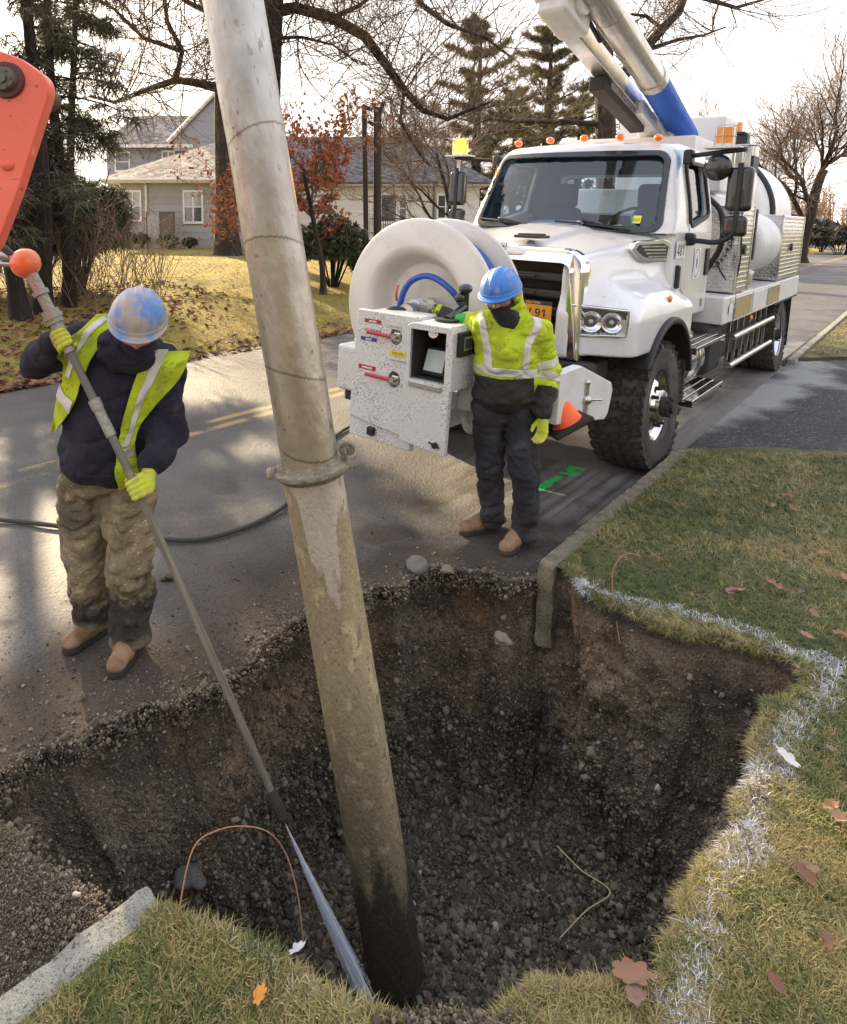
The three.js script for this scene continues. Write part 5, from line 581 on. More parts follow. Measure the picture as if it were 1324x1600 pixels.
// mirrors on both sides, each with a flashing beacon on its bracket
const glow = new THREE.MeshStandardMaterial({ color: new THREE.Color(0.9, 0.4, 0.02), emissive: new THREE.Color(1, 0.45, 0.03), emissiveIntensity: 0.9, roughness: 0.3 });
for (const s of [-1, 1]) {
  const Z = (a) => s * a, mx = -0.88;
  const arm = tp('mirror_arm', [tube([V(-1.0, 1.95, Z(1.02)), V(-0.92, 1.95, Z(1.16)), V(mx, 1.95, Z(1.32)), V(mx, 2.02, Z(1.43)), V(mx, 2.3, Z(1.45)), V(mx, 2.66, Z(1.45))], 0.024, 40, 8), bx(-1.06, -0.94, 1.9, 2.02, Z(1.06) - 0.05, Z(1.06) + 0.05, 0.03), rod(V(-1.0, 2.74, Z(0.98)), V(mx, 2.78, Z(1.48)), 0.022), bx(-1.05, -0.93, 2.66, 2.8, Z(0.99) - 0.04, Z(0.99) + 0.04, 0.02)], black);
  tp('mirror', [nets((x, y, z) => { const h = rbox(x - mx + 0.05, y - 2.43, z - Z(1.45), 0.05, 0.2, 0.105, 0.045); return h; }, [mx - 0.14, 2.18, Z(1.45) - 0.14], [mx + 0.04, 2.68, Z(1.45) + 0.14], 0.014)], blackGloss, arm);
  tp('convex_mirror', [nets((x, y, z) => rbox(x - mx + 0.04, y - 2.1, z - Z(1.44), 0.05, 0.095, 0.1, 0.04), [mx - 0.14, 1.96, Z(1.44) - 0.14], [mx + 0.05, 2.24, Z(1.44) + 0.14], 0.014)], blackGloss, arm);
  tp('mirror_glass', [bx(mx - 0.108, mx - 0.103, 2.26, 2.6, Z(1.45) - 0.085, Z(1.45) + 0.085), bx(mx - 0.098, mx - 0.093, 2.03, 2.17, Z(1.44) - 0.08, Z(1.44) + 0.08)], chrome, arm);
  if (s < 0) tp('round_mirror', ball(V(mx + 0.02, 2.62, Z(1.27)), 0.12, 0.55, 1, 1), blackGloss, arm);
  const zb = s < 0 ? 1.3 : 1.42, br = tp('beacon_bracket', [bx(mx - 0.09, mx + 0.09, 2.79, 2.805, Z(zb) - 0.15, Z(zb) + 0.15), bx(mx - 0.09, mx - 0.075, 2.5, 2.8, Z(1.48) - 0.02, Z(1.48) + 0.02), rod(V(mx, 2.8, Z(zb)), V(mx, 2.83, Z(zb)), 0.08)], W_plain);
  tp('beacon_lamp', [rod(V(mx, 2.83, Z(zb)), V(mx, 2.97, Z(zb)), 0.072, 0.066, 20)], s < 0 ? amber : glow, br);
  const cage = []; for (let i = 0; i < 6; i++) { const a = i / 6 * 6.283; cage.push(rod(V(mx + Math.cos(a) * 0.085, 2.81, Z(zb) + Math.sin(a) * 0.085), V(mx + Math.cos(a) * 0.085, 2.99, Z(zb) + Math.sin(a) * 0.085), 0.004, 0.004, 5)); } for (const y of [2.99, 2.9]) { const t = new THREE.TorusGeometry(0.085, 0.004, 5, 20); t.rotateX(Math.PI / 2); t.translate(mx, y, Z(zb)); cage.push(t); }
  tp('lamp_guard', cage, steelDull, br);
}
{ const l = new THREE.PointLight(new THREE.Color(1, 0.45, 0.05), 1.2); l.name = 'beacon_light'; l.position.copy(V(-0.88, 2.9, 1.42).applyMatrix4(ROLL)); l.castShadow = true; l.shadow.radius = 3; truck.add(l); }

// steps, fuel tank, side guard, deck
for (const [y, x0, x1, w] of [[0.96, -1.85, -0.72, 0.3], [0.45, -1.95, -0.76, 0.34]]) { const st = []; for (let i = 0; i < 4; i++) st.push(bx(x0, x1, y - 0.02 + (i & 1 ? 0.002 : 0), y + 0.015, -1.28 + i * w / 4, -1.28 + (i + 0.85) * w / 4, 0.005)); st.push(bx(x0, x0 + 0.02, y - 0.05, y - 0.005, -1.28, -1.28 + w), bx(x1 - 0.02, x1, y - 0.05, y - 0.005, -1.28, -1.28 + w)); tp('step', st, alu); }
tp('step_bracket', [bx(-0.74, -0.70, 0.45, 1.2, -1.2, -0.85), bx(-1.2, -1.16, 0.45, 1.0, -1.1, -0.9)], dirtyBlack);
tp('fuel_tank', (() => { const g = lathe([[0.001, -0.45], [0.27, -0.45], [0.31, -0.42], [0.31, 0.42], [0.27, 0.45], [0.001, 0.45]], 36); g.rotateZ(Math.PI / 2); g.translate(-1.2, 0.74, -0.85); return g; })(), alu); for (const x of [-1.0, -1.42]) tp('tank_strap', (() => { const t = new THREE.TorusGeometry(0.312, 0.014, 6, 36); t.rotateY(Math.PI / 2); t.translate(x, 0.74, -0.85); return t; })(), steelDull);
tp('mud_box', bx(-2.4, -1.75, 0.5, 1.04, -1.16, -0.5, 0.1), blackRub);
tp('side_guard', [rod(V(-2.62, 0.84, -1.2), V(-5.05, 0.84, -1.2), 0.035), rod(V(-2.55, 0.52, -1.2), V(-5.05, 0.5, -1.2), 0.035)], steelDull); tp('guard_strut', [...Array(7)].map((_, i) => bx(-2.75 - i * 0.36, -2.72 - i * 0.36, 0.45, 1.04, -1.15, -1.12)), steelDull);
tp('underframe', bx(-5.0, -2.5, 0.5, 1.02, -1.0, -0.6), black);
tp('deck', [bx(-6.95, -2.5, 1.04, 1.34, -1.22, 1.22, 0.012)], W_plain); const shp = [[0, -2.5], [0, 0]]; for (let i = 0; i < 3; i++) tp('deck_panel', bx(-3.3 - i * 0.95, -2.56 - i * 0.95 + 0.1, 1.07, 1.31, -1.232, -1.222, 0.004), i === 1 ? W_plain : alu);
tp('sticker', card(V(-2.28, 1.2, -1.222), V(-1, 0, 0), UP, 0.17, 0.1, V(0, 0, -1)), M([0.7, 0.66, 0.64], 0.5)); tp('deck_front', bx(-2.5, -2.0, 1.04, 1.34, -1.21, 1.0, 0.02), W_plain); tp('maker_plate', card(V(-2.38, 1.25, -1.215), V(-1, 0, 0), UP, 0.2, 0.12, V(0, 0, -1)), decal(0.2, 0.12, 256, (c, w, h) => { c.fillStyle = '#ded8d6'; c.fillRect(0, 0, w, h); c.fillStyle = '#20203c'; c.font = 'bold 70px sans-serif'; c.textAlign = 'center'; c.fillText('VGS', w / 2, 78); c.fillStyle = '#b02020'; c.fillRect(20, 90, 216, 12); c.fillStyle = '#20203c'; c.font = '26px sans-serif'; c.fillText('SALES SERVICE', w / 2, 132); }));
for (const s of [-1, 1]) { tp('mudguard', [bx(-6.95, -5.0, 1.02, 1.05, s * 1.2 - 0.02, s * 1.2 + 0.02), bx(-6.62, -6.6, 0.25, 1.04, s * 1.2 - (s < 0 ? 0 : 0.6), s * 1.2 + (s < 0 ? 0.6 : 0))], black); }
tp('marker_lamp', ball(V(-3.55, 0.98, -1.2), 0.035, 1, 1, 0.6), amber);
// tread-plate lockers, exhaust, tanks
function locker(x0, x1, y0, y1, z0, z1) { const b = tp('locker', bx(x0, x1, y0, y1, z0, z1, 0.01), diamond); const n = Math.round((y1 - y0) / 0.055), L = []; for (let i = 0; i < n; i++) L.push(bx(x0 + 0.06, x1 - 0.05, y0 + 0.03 + i * 0.055, y0 + 0.066 + i * 0.055, z0 - 0.014, z0 - 0.001, 0.006)); tp('locker_door', L, alu, b); tp('latch', [rod(V((x0 + x1) / 2 + 0.1, (y0 + y1) / 2, z0 - 0.01), V((x0 + x1) / 2 + 0.1, (y0 + y1) / 2, z0 - 0.035), 0.06, 0.055, 16)], black, b); tp('locker_trim', [bx(x0 - 0.012, x0 + 0.03, y0, y1, z0 - 0.018, z0 - 0.001), bx(x1 - 0.03, x1 + 0.012, y0, y1, z0 - 0.018, z0 - 0.001)], alu, b); return b; }
locker(-3.05, -2.42, 1.36, 2.32, -1.2, -0.72); locker(-6.9, -5.0, 1.36, 2.26, -1.2, -0.8);
tp('exhaust_stack', [rod(V(-3.32, 2.3, -1.0), V(-3.32, 3.05, -1.0), 0.14, 0.135, 24, true), rod(V(-3.32, 1.55, -1.0), V(-3.32, 2.3, -1.0), 0.11, 0.14, 24), rod(V(-3.32, 1.36, -1.0), V(-3.32, 1.55, -1.0), 0.075, 0.075, 16), (() => { const t = new THREE.TorusGeometry(0.138, 0.012, 6, 30); t.rotateX(Math.PI / 2); t.translate(-3.32, 3.04, -1.0); return t; })(), rod(V(-3.32, 3.0, -1.0), V(-3.32, 2.9, -1.0), 0.12, 0.12, 20)], steelDull);
tp('stack_clamp', bx(-3.3, -3.0, 2.72, 2.9, -1.15, -1.1), black); tp('stack_clamp', bx(-3.44, -3.36, 1.7, 2.3, -1.18, -1.12), black);
tp('water_tank', (() => { const p = [[0.001, -0.7], [0.3, -0.68], [0.36, -0.62]]; for (let i = 0; i < 8; i++) { const x = -0.6 + i * 0.15; p.push([0.375, x], [0.395, x + 0.04], [0.395, x + 0.09], [0.375, x + 0.13]); } p.push([0.36, 0.63], [0.28, 0.69], [0.001, 0.71]); const g = lathe(p, 40); g.rotateZ(Math.PI / 2); g.translate(-4.2, 1.88, -0.86); return g; })(), W_plain);
tp('debris_tank', (() => { const g = lathe([[0.001, 0.42], [0.5, 0.34], [0.8, 0.18], [0.93, 0.0], [0.93, -2.0], [0.001, -2.2]], 48); g.rotateZ(-Math.PI / 2); g.translate(-5.6, 2.25, 0); return g; })(), W_plain); tp('tank_band', [(() => { const t = new THREE.TorusGeometry(0.945, 0.05, 8, 56); t.rotateY(Math.PI / 2); t.translate(-5.75, 2.25, 0); return t; })(), bx(-5.85, -5.65, 3.1, 3.45, -0.55, -0.2, 0.02)], black);
{ const b = tp('beacon_bracket', bx(-5.9, -5.6, 3.44, 3.47, -0.52, -0.22), black); tp('beacon_lamp', rod(V(-5.75, 3.47, -0.37), V(-5.75, 3.62, -0.37), 0.09, 0.085, 16), amber, b); }
tp('pump_cabinet', [bx(-4.0, -3.35, 2.5, 3.42, -0.75, 0.5, 0.03), bx(-2.9, -2.1, 2.85, 3.06, -0.75, 0.7, 0.02), bx(-5.0, -2.6, 1.36, 2.5, -0.6, 0.8, 0.04)], W_plain);
tp('valve_block', [bx(-3.7, -3.1, 1.36, 1.55, -1.15, -0.85, 0.02), rod(V(-3.6, 1.5, -1.15), V(-3.6, 1.62, -1.0), 0.05)], steelDull); tp('hose', [tube([V(-2.2, 2.4, -0.9), V(-2.15, 2.25, -1.05), V(-2.2, 1.9, -1.08), V(-2.25, 1.6, -0.95)], 0.03, 30, 8), tube([V(-2.44, 2.1, -1.21), V(-2.43, 1.7, -1.23), V(-2.44, 1.45, -1.18), V(-2.42, 1.55, -1.08), V(-2.42, 1.7, -1.0)], 0.009, 30, 5)], black);
// boom over the cab: silver tube, blue lower hose, square beam with its lettered channel
const Q = [V(-2.9, 3.17, -0.51), V(-1.34, 3.57, -0.58), V(0.09, 3.9, -0.63), V(1.3, 4.25, -0.66)];
const boom = part('boom_turret', [rod(V(-2.75, 2.9, -0.3), V(-2.75, 3.12, -0.3), 0.32, 0.28, 24), bx(-3.0, -2.4, 3.05, 3.3, -0.5, -0.12, 0.04), tf(bx(-0.09, 0.09, -0.3, 0.22, -0.14, 0.14, 0.03), [-2.35, 3.2, -0.3], [0, 0, -0.9])], W_plain, truck);
part('boom_pipe', [rod(Q[1], Q[2], 0.135, 0.135, 28), rod(Q[2], Q[3], 0.135, 0.135, 28), rod(Q[1].clone().lerp(Q[2], -0.02), Q[1].clone().lerp(Q[2], 0.06), 0.148, 0.148, 28)], M([0.56, 0.53, 0.48], 0.5, { metalness: 0.55, roughnessMap: rept(T_soft, 2, 1) }), boom); part('suction_hose', [rod(Q[0], Q[1], 0.135, 0.14, 28)], blueWrap, boom);
function beam(a, b, w, h, mat, name, dz = 0) { const d = b.clone().sub(a), L = d.length(), g = new RoundedBoxGeometry(L, h, w, 2, 0.012); g.translate(L / 2, 0, 0); g.applyQuaternion(new THREE.Quaternion().setFromRotationMatrix(new THREE.Matrix4().lookAt(V(0, 0, 0), d, UP)).multiply(new THREE.Quaternion().setFromAxisAngle(UP, Math.PI / 2))); g.translate(a.x, a.y, a.z); return part(name, metreUV(g), mat, boom); }
beam(V(-2.55, 3.22, -0.27), V(0.42, 3.87, -0.35), 0.16, 0.19, steelDull, 'boom_beam'); beam(V(-1.95, 3.2, -0.26), V(-0.62, 3.47, -0.29), 0.15, 0.14, dirtyBlack, 'beam_box'); beam(V(-2.5, 3.14, -0.32), V(-1.6, 3.36, -0.35), 0.14, 0.16, W_plain, 'lift_ram');
part('boom_joint', [tf(bx(-0.22, 0.3, -0.16, 0.16, -0.13, 0.13, 0.04), [0.45, 3.88, -0.42], [0, 0, 0.25]), rod(V(0.5, 3.9, -0.6), V(0.5, 3.9, -0.24), 0.1, 0.1, 20), tf(bx(-0.05, 0.3, -0.1, 0.1, -0.06, 0.06, 0.03), [0.7, 3.98, -0.33], [0, 0, 0.6])], W_plain, boom); part('boom_hose', [tube([V(0.2, 4.05, -0.6), V(0.35, 4.1, -0.55), V(0.3, 3.9, -0.52), V(-0.1, 3.72, -0.5)], 0.02, 24, 6), bx(0.25, 0.45, 3.98, 4.14, -0.62, -0.5, 0.04)], black, boom);
{ const a = V(-1.95, 3.2, -0.26), b = V(-0.62, 3.47, -0.29), d = b.clone().sub(a).normalize(), n = V(0, 0, -1).addScaledVector(d, d.z).normalize(), u = n.clone().cross(d); const w = u.y < 0 ? u.negate() : u, c = a.clone().lerp(b, 0.5).addScaledVector(n, 0.077).addScaledVector(w, 0.06); part('lettering', card(c, d.clone().negate(), w, 1.0, 0.11, n, 0.004), decal(1.0, 0.11, 512, (x, W, h) => { x.fillStyle = '#8a8886'; x.fillRect(0, 0, W, h); x.fillStyle = '#2a2928'; x.font = 'bold 50px sans-serif'; x.textAlign = 'center'; x.textBaseline = 'middle'; x.fillText('V A C - C O N', W / 2, h / 2 + 3); }), boom); }

// hose reel carried in front of the grille
const rx = 1.95, rc = [1.42, 0.055];
const reelLathe = (prof, mat, name, parent, seg = 64) => { const g = lathe(prof, seg); g.rotateZ(-Math.PI / 2); g.translate(0, rc[0], rc[1]); return tp(name, g, mat, parent); };
const R_cream = new THREE.MeshPhysicalMaterial({ map: rept(T_light, 3, 1), color: new THREE.Color(0.98, 0.93, 0.85), roughness: 0.4, clearcoat: 0.3 });
const reel = reelLathe([[0.30, rx - 0.19], [0.345, rx - 0.17], [0.37, rx - 0.12], [0.395, rx - 0.045], [0.43, rx - 0.008], [0.47, rx], [0.56, rx - 0.012], [0.635, rx - 0.03], [0.66, rx - 0.04], [0.668, rx - 0.055], [0.66, rx - 0.068], [0.5, rx - 0.06], [0.40, rx - 0.075]], R_cream, 'hose_reel', truck);
reelLathe([[0.001, rx - 0.175], [0.2, rx - 0.178], [0.345, rx - 0.18]], R_cream, 'reel_drum_plate', reel); reelLathe([[0.40, rx - 0.07], [0.40, rx - 0.44]], R_cream, 'drum', reel); reelLathe([[0.2, rx - 0.46], [0.55, rx - 0.455], [0.655, rx - 0.47], [0.668, rx - 0.455], [0.655, rx - 0.44], [0.4, rx - 0.43]], R_cream, 'rear_flange', reel);
{ const t = []; for (let l = 0; l < 3; l++) for (let i = 0; i < 7; i++) { const g = new THREE.TorusGeometry(0.43 + l * 0.047 + (i % 3) * 0.004, 0.0255, 8, 64); g.rotateY(Math.PI / 2); g.rotateX(0.02 * (i - 3)); g.translate(rx - 0.105 - i * 0.047, rc[0], rc[1]); t.push(g); } tp('blue_hose', t, blueHose, reel); }
tp('hose_end', tube([V(rx - 0.08, rc[0] - 0.25, 0.16), V(rx - 0.03, rc[0] - 0.05, 0.2), V(rx - 0.04, rc[0] + 0.17, 0.13), V(rx - 0.05, rc[0] + 0.24, -0.03), V(rx - 0.06, rc[0] + 0.16, -0.22), V(rx - 0.12, rc[0] + 0.0, -0.33)], 0.024, 50, 10), blueHose, reel);
tp('swivel', [rod(V(rx - 0.18, rc[0] - 0.02, -0.02), V(rx + 0.14, rc[0] - 0.02, -0.02), 0.06, 0.05, 20), rod(V(rx - 0.1, rc[0] - 0.02, -0.02), V(rx - 0.07, rc[0] - 0.02, -0.02), 0.1, 0.1, 24), rod(V(rx + 0.1, rc[0] - 0.02, -0.02), V(rx + 0.2, rc[0] - 0.02, -0.02), 0.075, 0.07, 20)], steelDull, reel); tp('elbow', tube([V(rx + 0.18, rc[0] - 0.02, 0.0), V(rx + 0.24, rc[0] - 0.02, 0.08), V(rx + 0.24, rc[0] - 0.06, 0.14), V(rx + 0.22, rc[0] - 0.2, 0.15)], 0.042, 24, 10), black, reel); tp('orange_wire', tube([V(rx - 0.1, rc[0] + 0.02, 0.28), V(rx - 0.05, rc[0] + 0.08, 0.25), V(rx - 0.08, rc[0] + 0.14, 0.26)], 0.01, 12, 6), M([0.6, 0.12, 0.02], 0.5), reel);
// the reel's stand and control cabinets
tp('reel_stand', [bx(1.1, 2.1, 0.55, 0.72, -0.3, 0.3, 0.02), bx(1.45, 2.05, 0.62, 0.8, -0.66, -0.5, 0.01), bx(1.45, 2.05, 0.62, 0.8, 0.45, 0.62, 0.01), rod(V(1.2, 1.42, 0.05), V(1.95, 1.42, 0.05), 0.06)], W_plain);
const holeP = (cx, cy, r) => { const p = new THREE.Path(); p.absellipse(cx, cy, r, r * 1.15, 0, Math.PI * 2, true); return p; };
const Lx = (z) => -z;                                   // panel drawn with image right = +
const face = (pts, holes, depth, x, mat, name, parent, bev = 0.006) => { const s = poly(pts); s.holes.push(...holes); const g = extr(s, depth, bev, 14); g.rotateY(Math.PI / 2); g.translate(x, 0, 0); return tp(name, metreUV(g), mat, parent); };     // extrudes along +x; shape x -> -z
const pan = face([[-0.22, 0.66], [-0.17, 1.43], [0.30, 1.43], [0.30, 0.60]], [holeP(0.16, 1.285, 0.05), holeP(0.16, 0.985, 0.05)], 0.04, 2.41, W_speck, 'control_cabinet', truck);
tp('cabinet_body', [bx(2.1, 2.36, 0.62, 1.42, -0.29, 0.17, 0.02)], W_speck, pan); tp('apron', [tf(bx(2.38, 2.43, 0.5, 0.655, -0.3, 0.24, 0.01), [0, 0, 0])], W_speck, pan); tp('apron_bolt', bx(2.42, 2.46, 0.54, 0.6, 0.0, 0.06, 0.01), black, pan);
for (const y of [1.285, 0.985]) { tp('lever', [rod(V(2.47, y - 0.005, -0.13), V(2.5, y + 0.008, 0.055), 0.012, 0.014, 8)], M([0.45, 0.03, 0.05], 0.4), pan); tp('valve', [bx(2.4, 2.46, y - 0.04, y + 0.03, -0.2, -0.14, 0.01), rod(V(2.44, y, -0.16), V(2.49, y, -0.16), 0.02)], steelDull, pan); }
const strip = (y, z0, z1, h, fill, text, col = '#fff') => tp('label_plate', card(V(2.459, y, (z0 + z1) / 2), V(0, 0, -1), UP, Math.abs(z1 - z0), h, V(1, 0, 0), 0.003), decal(Math.abs(z1 - z0), h, 256, (c, w, hh) => { c.fillStyle = fill; c.fillRect(0, 0, w, hh); c.fillStyle = col; c.font = `bold ${Math.round(hh * 0.62)}px sans-serif`; c.textAlign = 'center'; c.textBaseline = 'middle'; c.fillText(text, w / 2, hh / 2 + 2); }), pan);
strip(1.365, 0.11, -0.03, 0.026, '#9a2024', 'DANGER'); strip(1.30, 0.11, -0.03, 0.05, '#c9c2ba', 'READ MANUAL', '#444'); strip(1.235, 0.14, -0.0, 0.026, '#27308c', 'WATER'); strip(1.17, -0.12, -0.25, 0.034, '#d7c01e', 'CAUTION', '#222'); strip(1.12, -0.12, -0.25, 0.026, '#c9c2ba', 'HIGH PRESSURE', '#444'); strip(1.03, 0.15, -0.0, 0.03, '#9a2024', 'WARNING'); strip(1.35, -0.1, -0.2, 0.03, '#c9c2ba', 'HOSE REEL', '#444');
tp('side_box', [bx(1.7, 2.22, 0.74, 1.1, 0.25, 0.56, 0.03), bx(1.75, 2.1, 1.09, 1.14, 0.28, 0.5, 0.02), rod(V(2.05, 1.12, 0.42), V(2.05, 1.17, 0.42), 0.05)], W_speck); tp('side_box_foot', bx(1.8, 2.18, 0.66, 0.75, 0.34, 0.5, 0.01), dirtyBlack);
// display box: open front, screen inside, keypad on its flank, a flap hung below
const db = face([[0.29, 1.005], [0.29, 1.385], [0.33, 1.405], [0.60, 1.405], [0.63, 1.37], [0.63, 1.005]], [(() => { const p = new THREE.Path(); p.moveTo(0.315, 1.035); p.lineTo(0.315, 1.37); p.lineTo(0.585, 1.37); p.lineTo(0.585, 1.035); p.closePath(); return p; })()], 0.3, 2.2, W_speck, 'display_box', truck);
tp('box_back', [bx(2.18, 2.2, 1.0, 1.41, -0.63, -0.29), bx(2.21, 2.45, 1.036, 1.04, -0.584, -0.316), bx(2.21, 2.45, 1.362, 1.368, -0.584, -0.316), bx(2.21, 2.48, 1.04, 1.362, -0.322, -0.316), bx(2.21, 2.48, 1.04, 1.362, -0.584, -0.578)], dirtyBlack, db);
{ const R = new THREE.Matrix4().makeRotationZ(0.35).setPosition(2.36, 1.14, -0.455), ap = (g) => { g.applyMatrix4(R); return g; }; const sc = tp('display', ap(bx(-0.03, 0.03, -0.1, 0.1, -0.115, 0.115, 0.025)), M([0.012, 0.012, 0.013], 0.75), db); tp('display_screen', ap(bx(0.03, 0.034, -0.07, 0.075, -0.055, 0.09)), M([0.42, 0.46, 0.44], 0.5), db); tp('display_buttons', [...Array(5)].map((_, i) => ap(bx(0.029, 0.037, -0.06 + i * 0.027, -0.047 + i * 0.027, -0.095, -0.078, 0.003))), M([0.75, 0.72, 0.6], 0.5), db); tp('display_mount', [rod(V(2.3, 1.0, -0.48), V(2.3, 1.1, -0.48), 0.03), rod(V(2.3, 1.32, -0.4), V(2.4, 1.34, -0.42), 0.035)], steelDull, db); }
tp('keypad', [bx(2.24, 2.46, 1.22, 1.38, -0.665, -0.63, 0.01)], black, db); tp('keypad_plate', [bx(2.3, 2.42, 1.26, 1.35, -0.669, -0.665)], steelDull, db); tp('keypad_slot', [...Array(3)].map((_, i) => bx(2.315 + i * 0.034, 2.335 + i * 0.034, 1.275, 1.335, -0.674, -0.668, 0.002)), black, db);
const flap = face([[0.265, 0.6], [0.28, 0.995], [0.62, 0.995], [0.61, 0.57]], [], 0.03, 2.47, W_speck, 'flap', truck); tp('hinge', bx(2.46, 2.52, 0.985, 1.02, -0.57, -0.32, 0.004), steelDull, flap); tp('flap_latch', [rod(V(2.5, 0.63, -0.55), V(2.53, 0.63, -0.55), 0.02), rod(V(2.515, 0.62, -0.58), V(2.515, 0.64, -0.5), 0.006)], black, flap);
tp('tow_hook', [(() => { const t = new THREE.TorusGeometry(0.075, 0.026, 8, 24); t.scale(1, 1.2, 1); t.rotateY(Math.PI / 2 - 0.5); t.translate(2.1, 0.74, -0.56); return t; })(), bx(1.5, 2.2, 0.8, 1.0, -0.62, -0.5, 0.02)], W_plain); tp('swing_arm', (() => { const g = extr(poly([[2.05, 1.14], [1.72, 1.14], [1.12, 0.93], [1.08, 0.87], [1.14, 0.71], [1.2, 0.68], [2.05, 0.82]]), 0.05, 0.008); g.translate(0, 0, -1.15); return metreUV(g); })(), W_plain); tp('arm_lever', [rod(V(1.62, 0.78, -1.165), V(1.62, 1.02, -1.165), 0.018), rod(V(1.62, 0.9, -1.17), V(1.42, 0.87, -1.2), 0.009), ball(V(1.62, 0.9, -1.17), 0.035), ball(V(1.62, 1.02, -1.165), 0.024), ball(V(1.62, 0.79, -1.165), 0.024)], steelDull); tp('arm_beam', bx(1.05, 2.0, 0.75, 0.9, -1.1, -0.5, 0.02), dirtyBlack);
tp('joystick_base', [rod(V(2.28, 1.4, -0.45), V(2.28, 1.43, -0.45), 0.09, 0.085, 20)], black); tp('joystick', [rod(V(2.28, 1.42, -0.45), V(2.1, 1.5, -0.47), 0.03, 0.022, 12), rod(V(2.08, 1.34, -0.47), V(2.1, 1.6, -0.47), 0.018, 0.026, 12), ball(V(2.1, 1.62, -0.47), 0.045, 1.2, 0.8, 1), ball(V(2.14, 1.56, -0.45), 0.035)], blackGloss); tp('green_cap', ball(V(2.22, 1.43, -0.53), 0.06, 1, 0.7, 1), M([0.02, 0.32, 0.04], 0.6));
// ---------- people ----------
const cap3 = (P, a, b, ra, rb) => cap(P.x, P.y, P.z, a, b, ra, rb);
const skinMat = M([0.45, 0.22, 0.14], 0.5), bootCol = [0.30, 0.17, 0.08];
const clothBump = rept(T_grain, 9, 9);
const vc = (rough, bump = clothBump, bs = 0.002, more = {}) => new THREE.MeshStandardMaterial({ vertexColors: true, roughness: rough, bumpMap: bump, bumpScale: bs, ...more });
const T_cloth = tex(512, 512, (u, v, o) => { const w = nt(u * 256, v * 256, 256, 3) * 0.07, d = fbmt(u, v, 9, 5, 17), sp = 0.8 * sst(0.66, 0.74, nt(u * 110, v * 110, 110, 61) + d * 0.35); const k = 0.36 + d * 0.16 + w; o[0] = mix(k, 1.0, sp); o[1] = mix(k, 0.92, sp); o[2] = mix(k, 0.75, sp); }, false);
const T_weave = tex(256, 256, (u, v, o) => { const w = nt(u * 128, v * 128, 128, 3) * 0.05, d = fbmt(u, v, 7, 5, 27), s = sst(0.5, 0.68, nt(u * 60, v * 60, 60, 6) + d * 0.5) * 0.35; const k = (0.8 + d * 0.22 + w) * (1 - s); o[0] = k; o[1] = k * 0.98; o[2] = k * 0.95; }, false);
const lin = (m, k) => { m.map = rept(T_cloth, 2.2, 2.2); m.color.setRGB(k, k, k); return m; };
const M_cloth = lin(vc(0.95, clothBump, 0.006), 2.7), M_vest = (() => { const m = vc(0.85); m.map = rept(T_weave, 2, 2); m.color.setRGB(1.15, 1.15, 1.15); return m; })(), M_helmet = new THREE.MeshPhysicalMaterial({ vertexColors: true, roughness: 0.45, clearcoat: 0.25, clearcoatRoughness: 0.35 });
const M_reflect = vc(0.55, clothBump, 0.0015), M_leather = vc(0.85, T_grain, 0.004), M_glove = vc(0.8), M_glass = MP([0.015, 0.012, 0.01], 0.12, { clearcoat: 0.6 });
function headFrame(c, pitch, yaw, roll) { const q = new THREE.Quaternion().setFromEuler(new THREE.Euler(pitch, yaw, roll, 'YXZ')); const qi = q.clone().invert(), P = V(0, 0, 0); return { c, q, local(x, y, z) { return P.set(x - c.x, y - c.y, z - c.z).applyQuaternion(qi); }, world(x, y, z) { return V(x, y, z).applyQuaternion(q).add(c); } }; }
function headSDF(p) {
  const x = p.x, y = p.y, z = p.z, ax = Math.abs(x);
  let d = ell(x, y, z, V(0, 0.035, -0.012), 0.076, 0.098, 0.096);
  d = smin(d, ell(x, y, z, V(0, -0.04, 0.022), 0.058, 0.078, 0.07), 0.05);
  d = smin(d, ell(ax, y, z, V(0.038, -0.022, 0.058), 0.024, 0.02, 0.02), 0.03);           // cheek bones
  d = smin(d, ell(x, y, z, V(0, -0.098, 0.062), 0.022, 0.016, 0.018), 0.03);              // chin
  d = smin(d, cap(x, y, z, V(-0.03, 0.028, 0.083), V(0.03, 0.028, 0.083), 0.011, 0.011), 0.02);   // brow
  d = smax(d, -ell(ax, y, z, V(0.032, 0.008, 0.1), 0.018, 0.013, 0.016), 0.012);          // eye sockets
  d = smin(d, ell(ax, y, z, V(0.032, 0.007, 0.078), 0.0135, 0.0115, 0.0125), 0.003);
  d = smin(d, cap(x, y, z, V(0, 0.012, 0.09), V(0, -0.03, 0.112), 0.008, 0.0125), 0.012);
  d = smin(d, ell(ax, y, z, V(0.013, -0.034, 0.098), 0.009, 0.008, 0.01), 0.008);
  d = smin(d, cap(x, y, z, V(-0.02, -0.064, 0.084), V(0.02, -0.064, 0.084), 0.006, 0.006), 0.008);
  d = smin(d, cap(x, y, z, V(-0.016, -0.076, 0.082), V(0.016, -0.076, 0.082), 0.0065, 0.0065), 0.006);
  d = smin(d, ell(ax, y, z, V(0.078, -0.006, -0.01), 0.011, 0.03, 0.018), 0.01);
  return d;
}
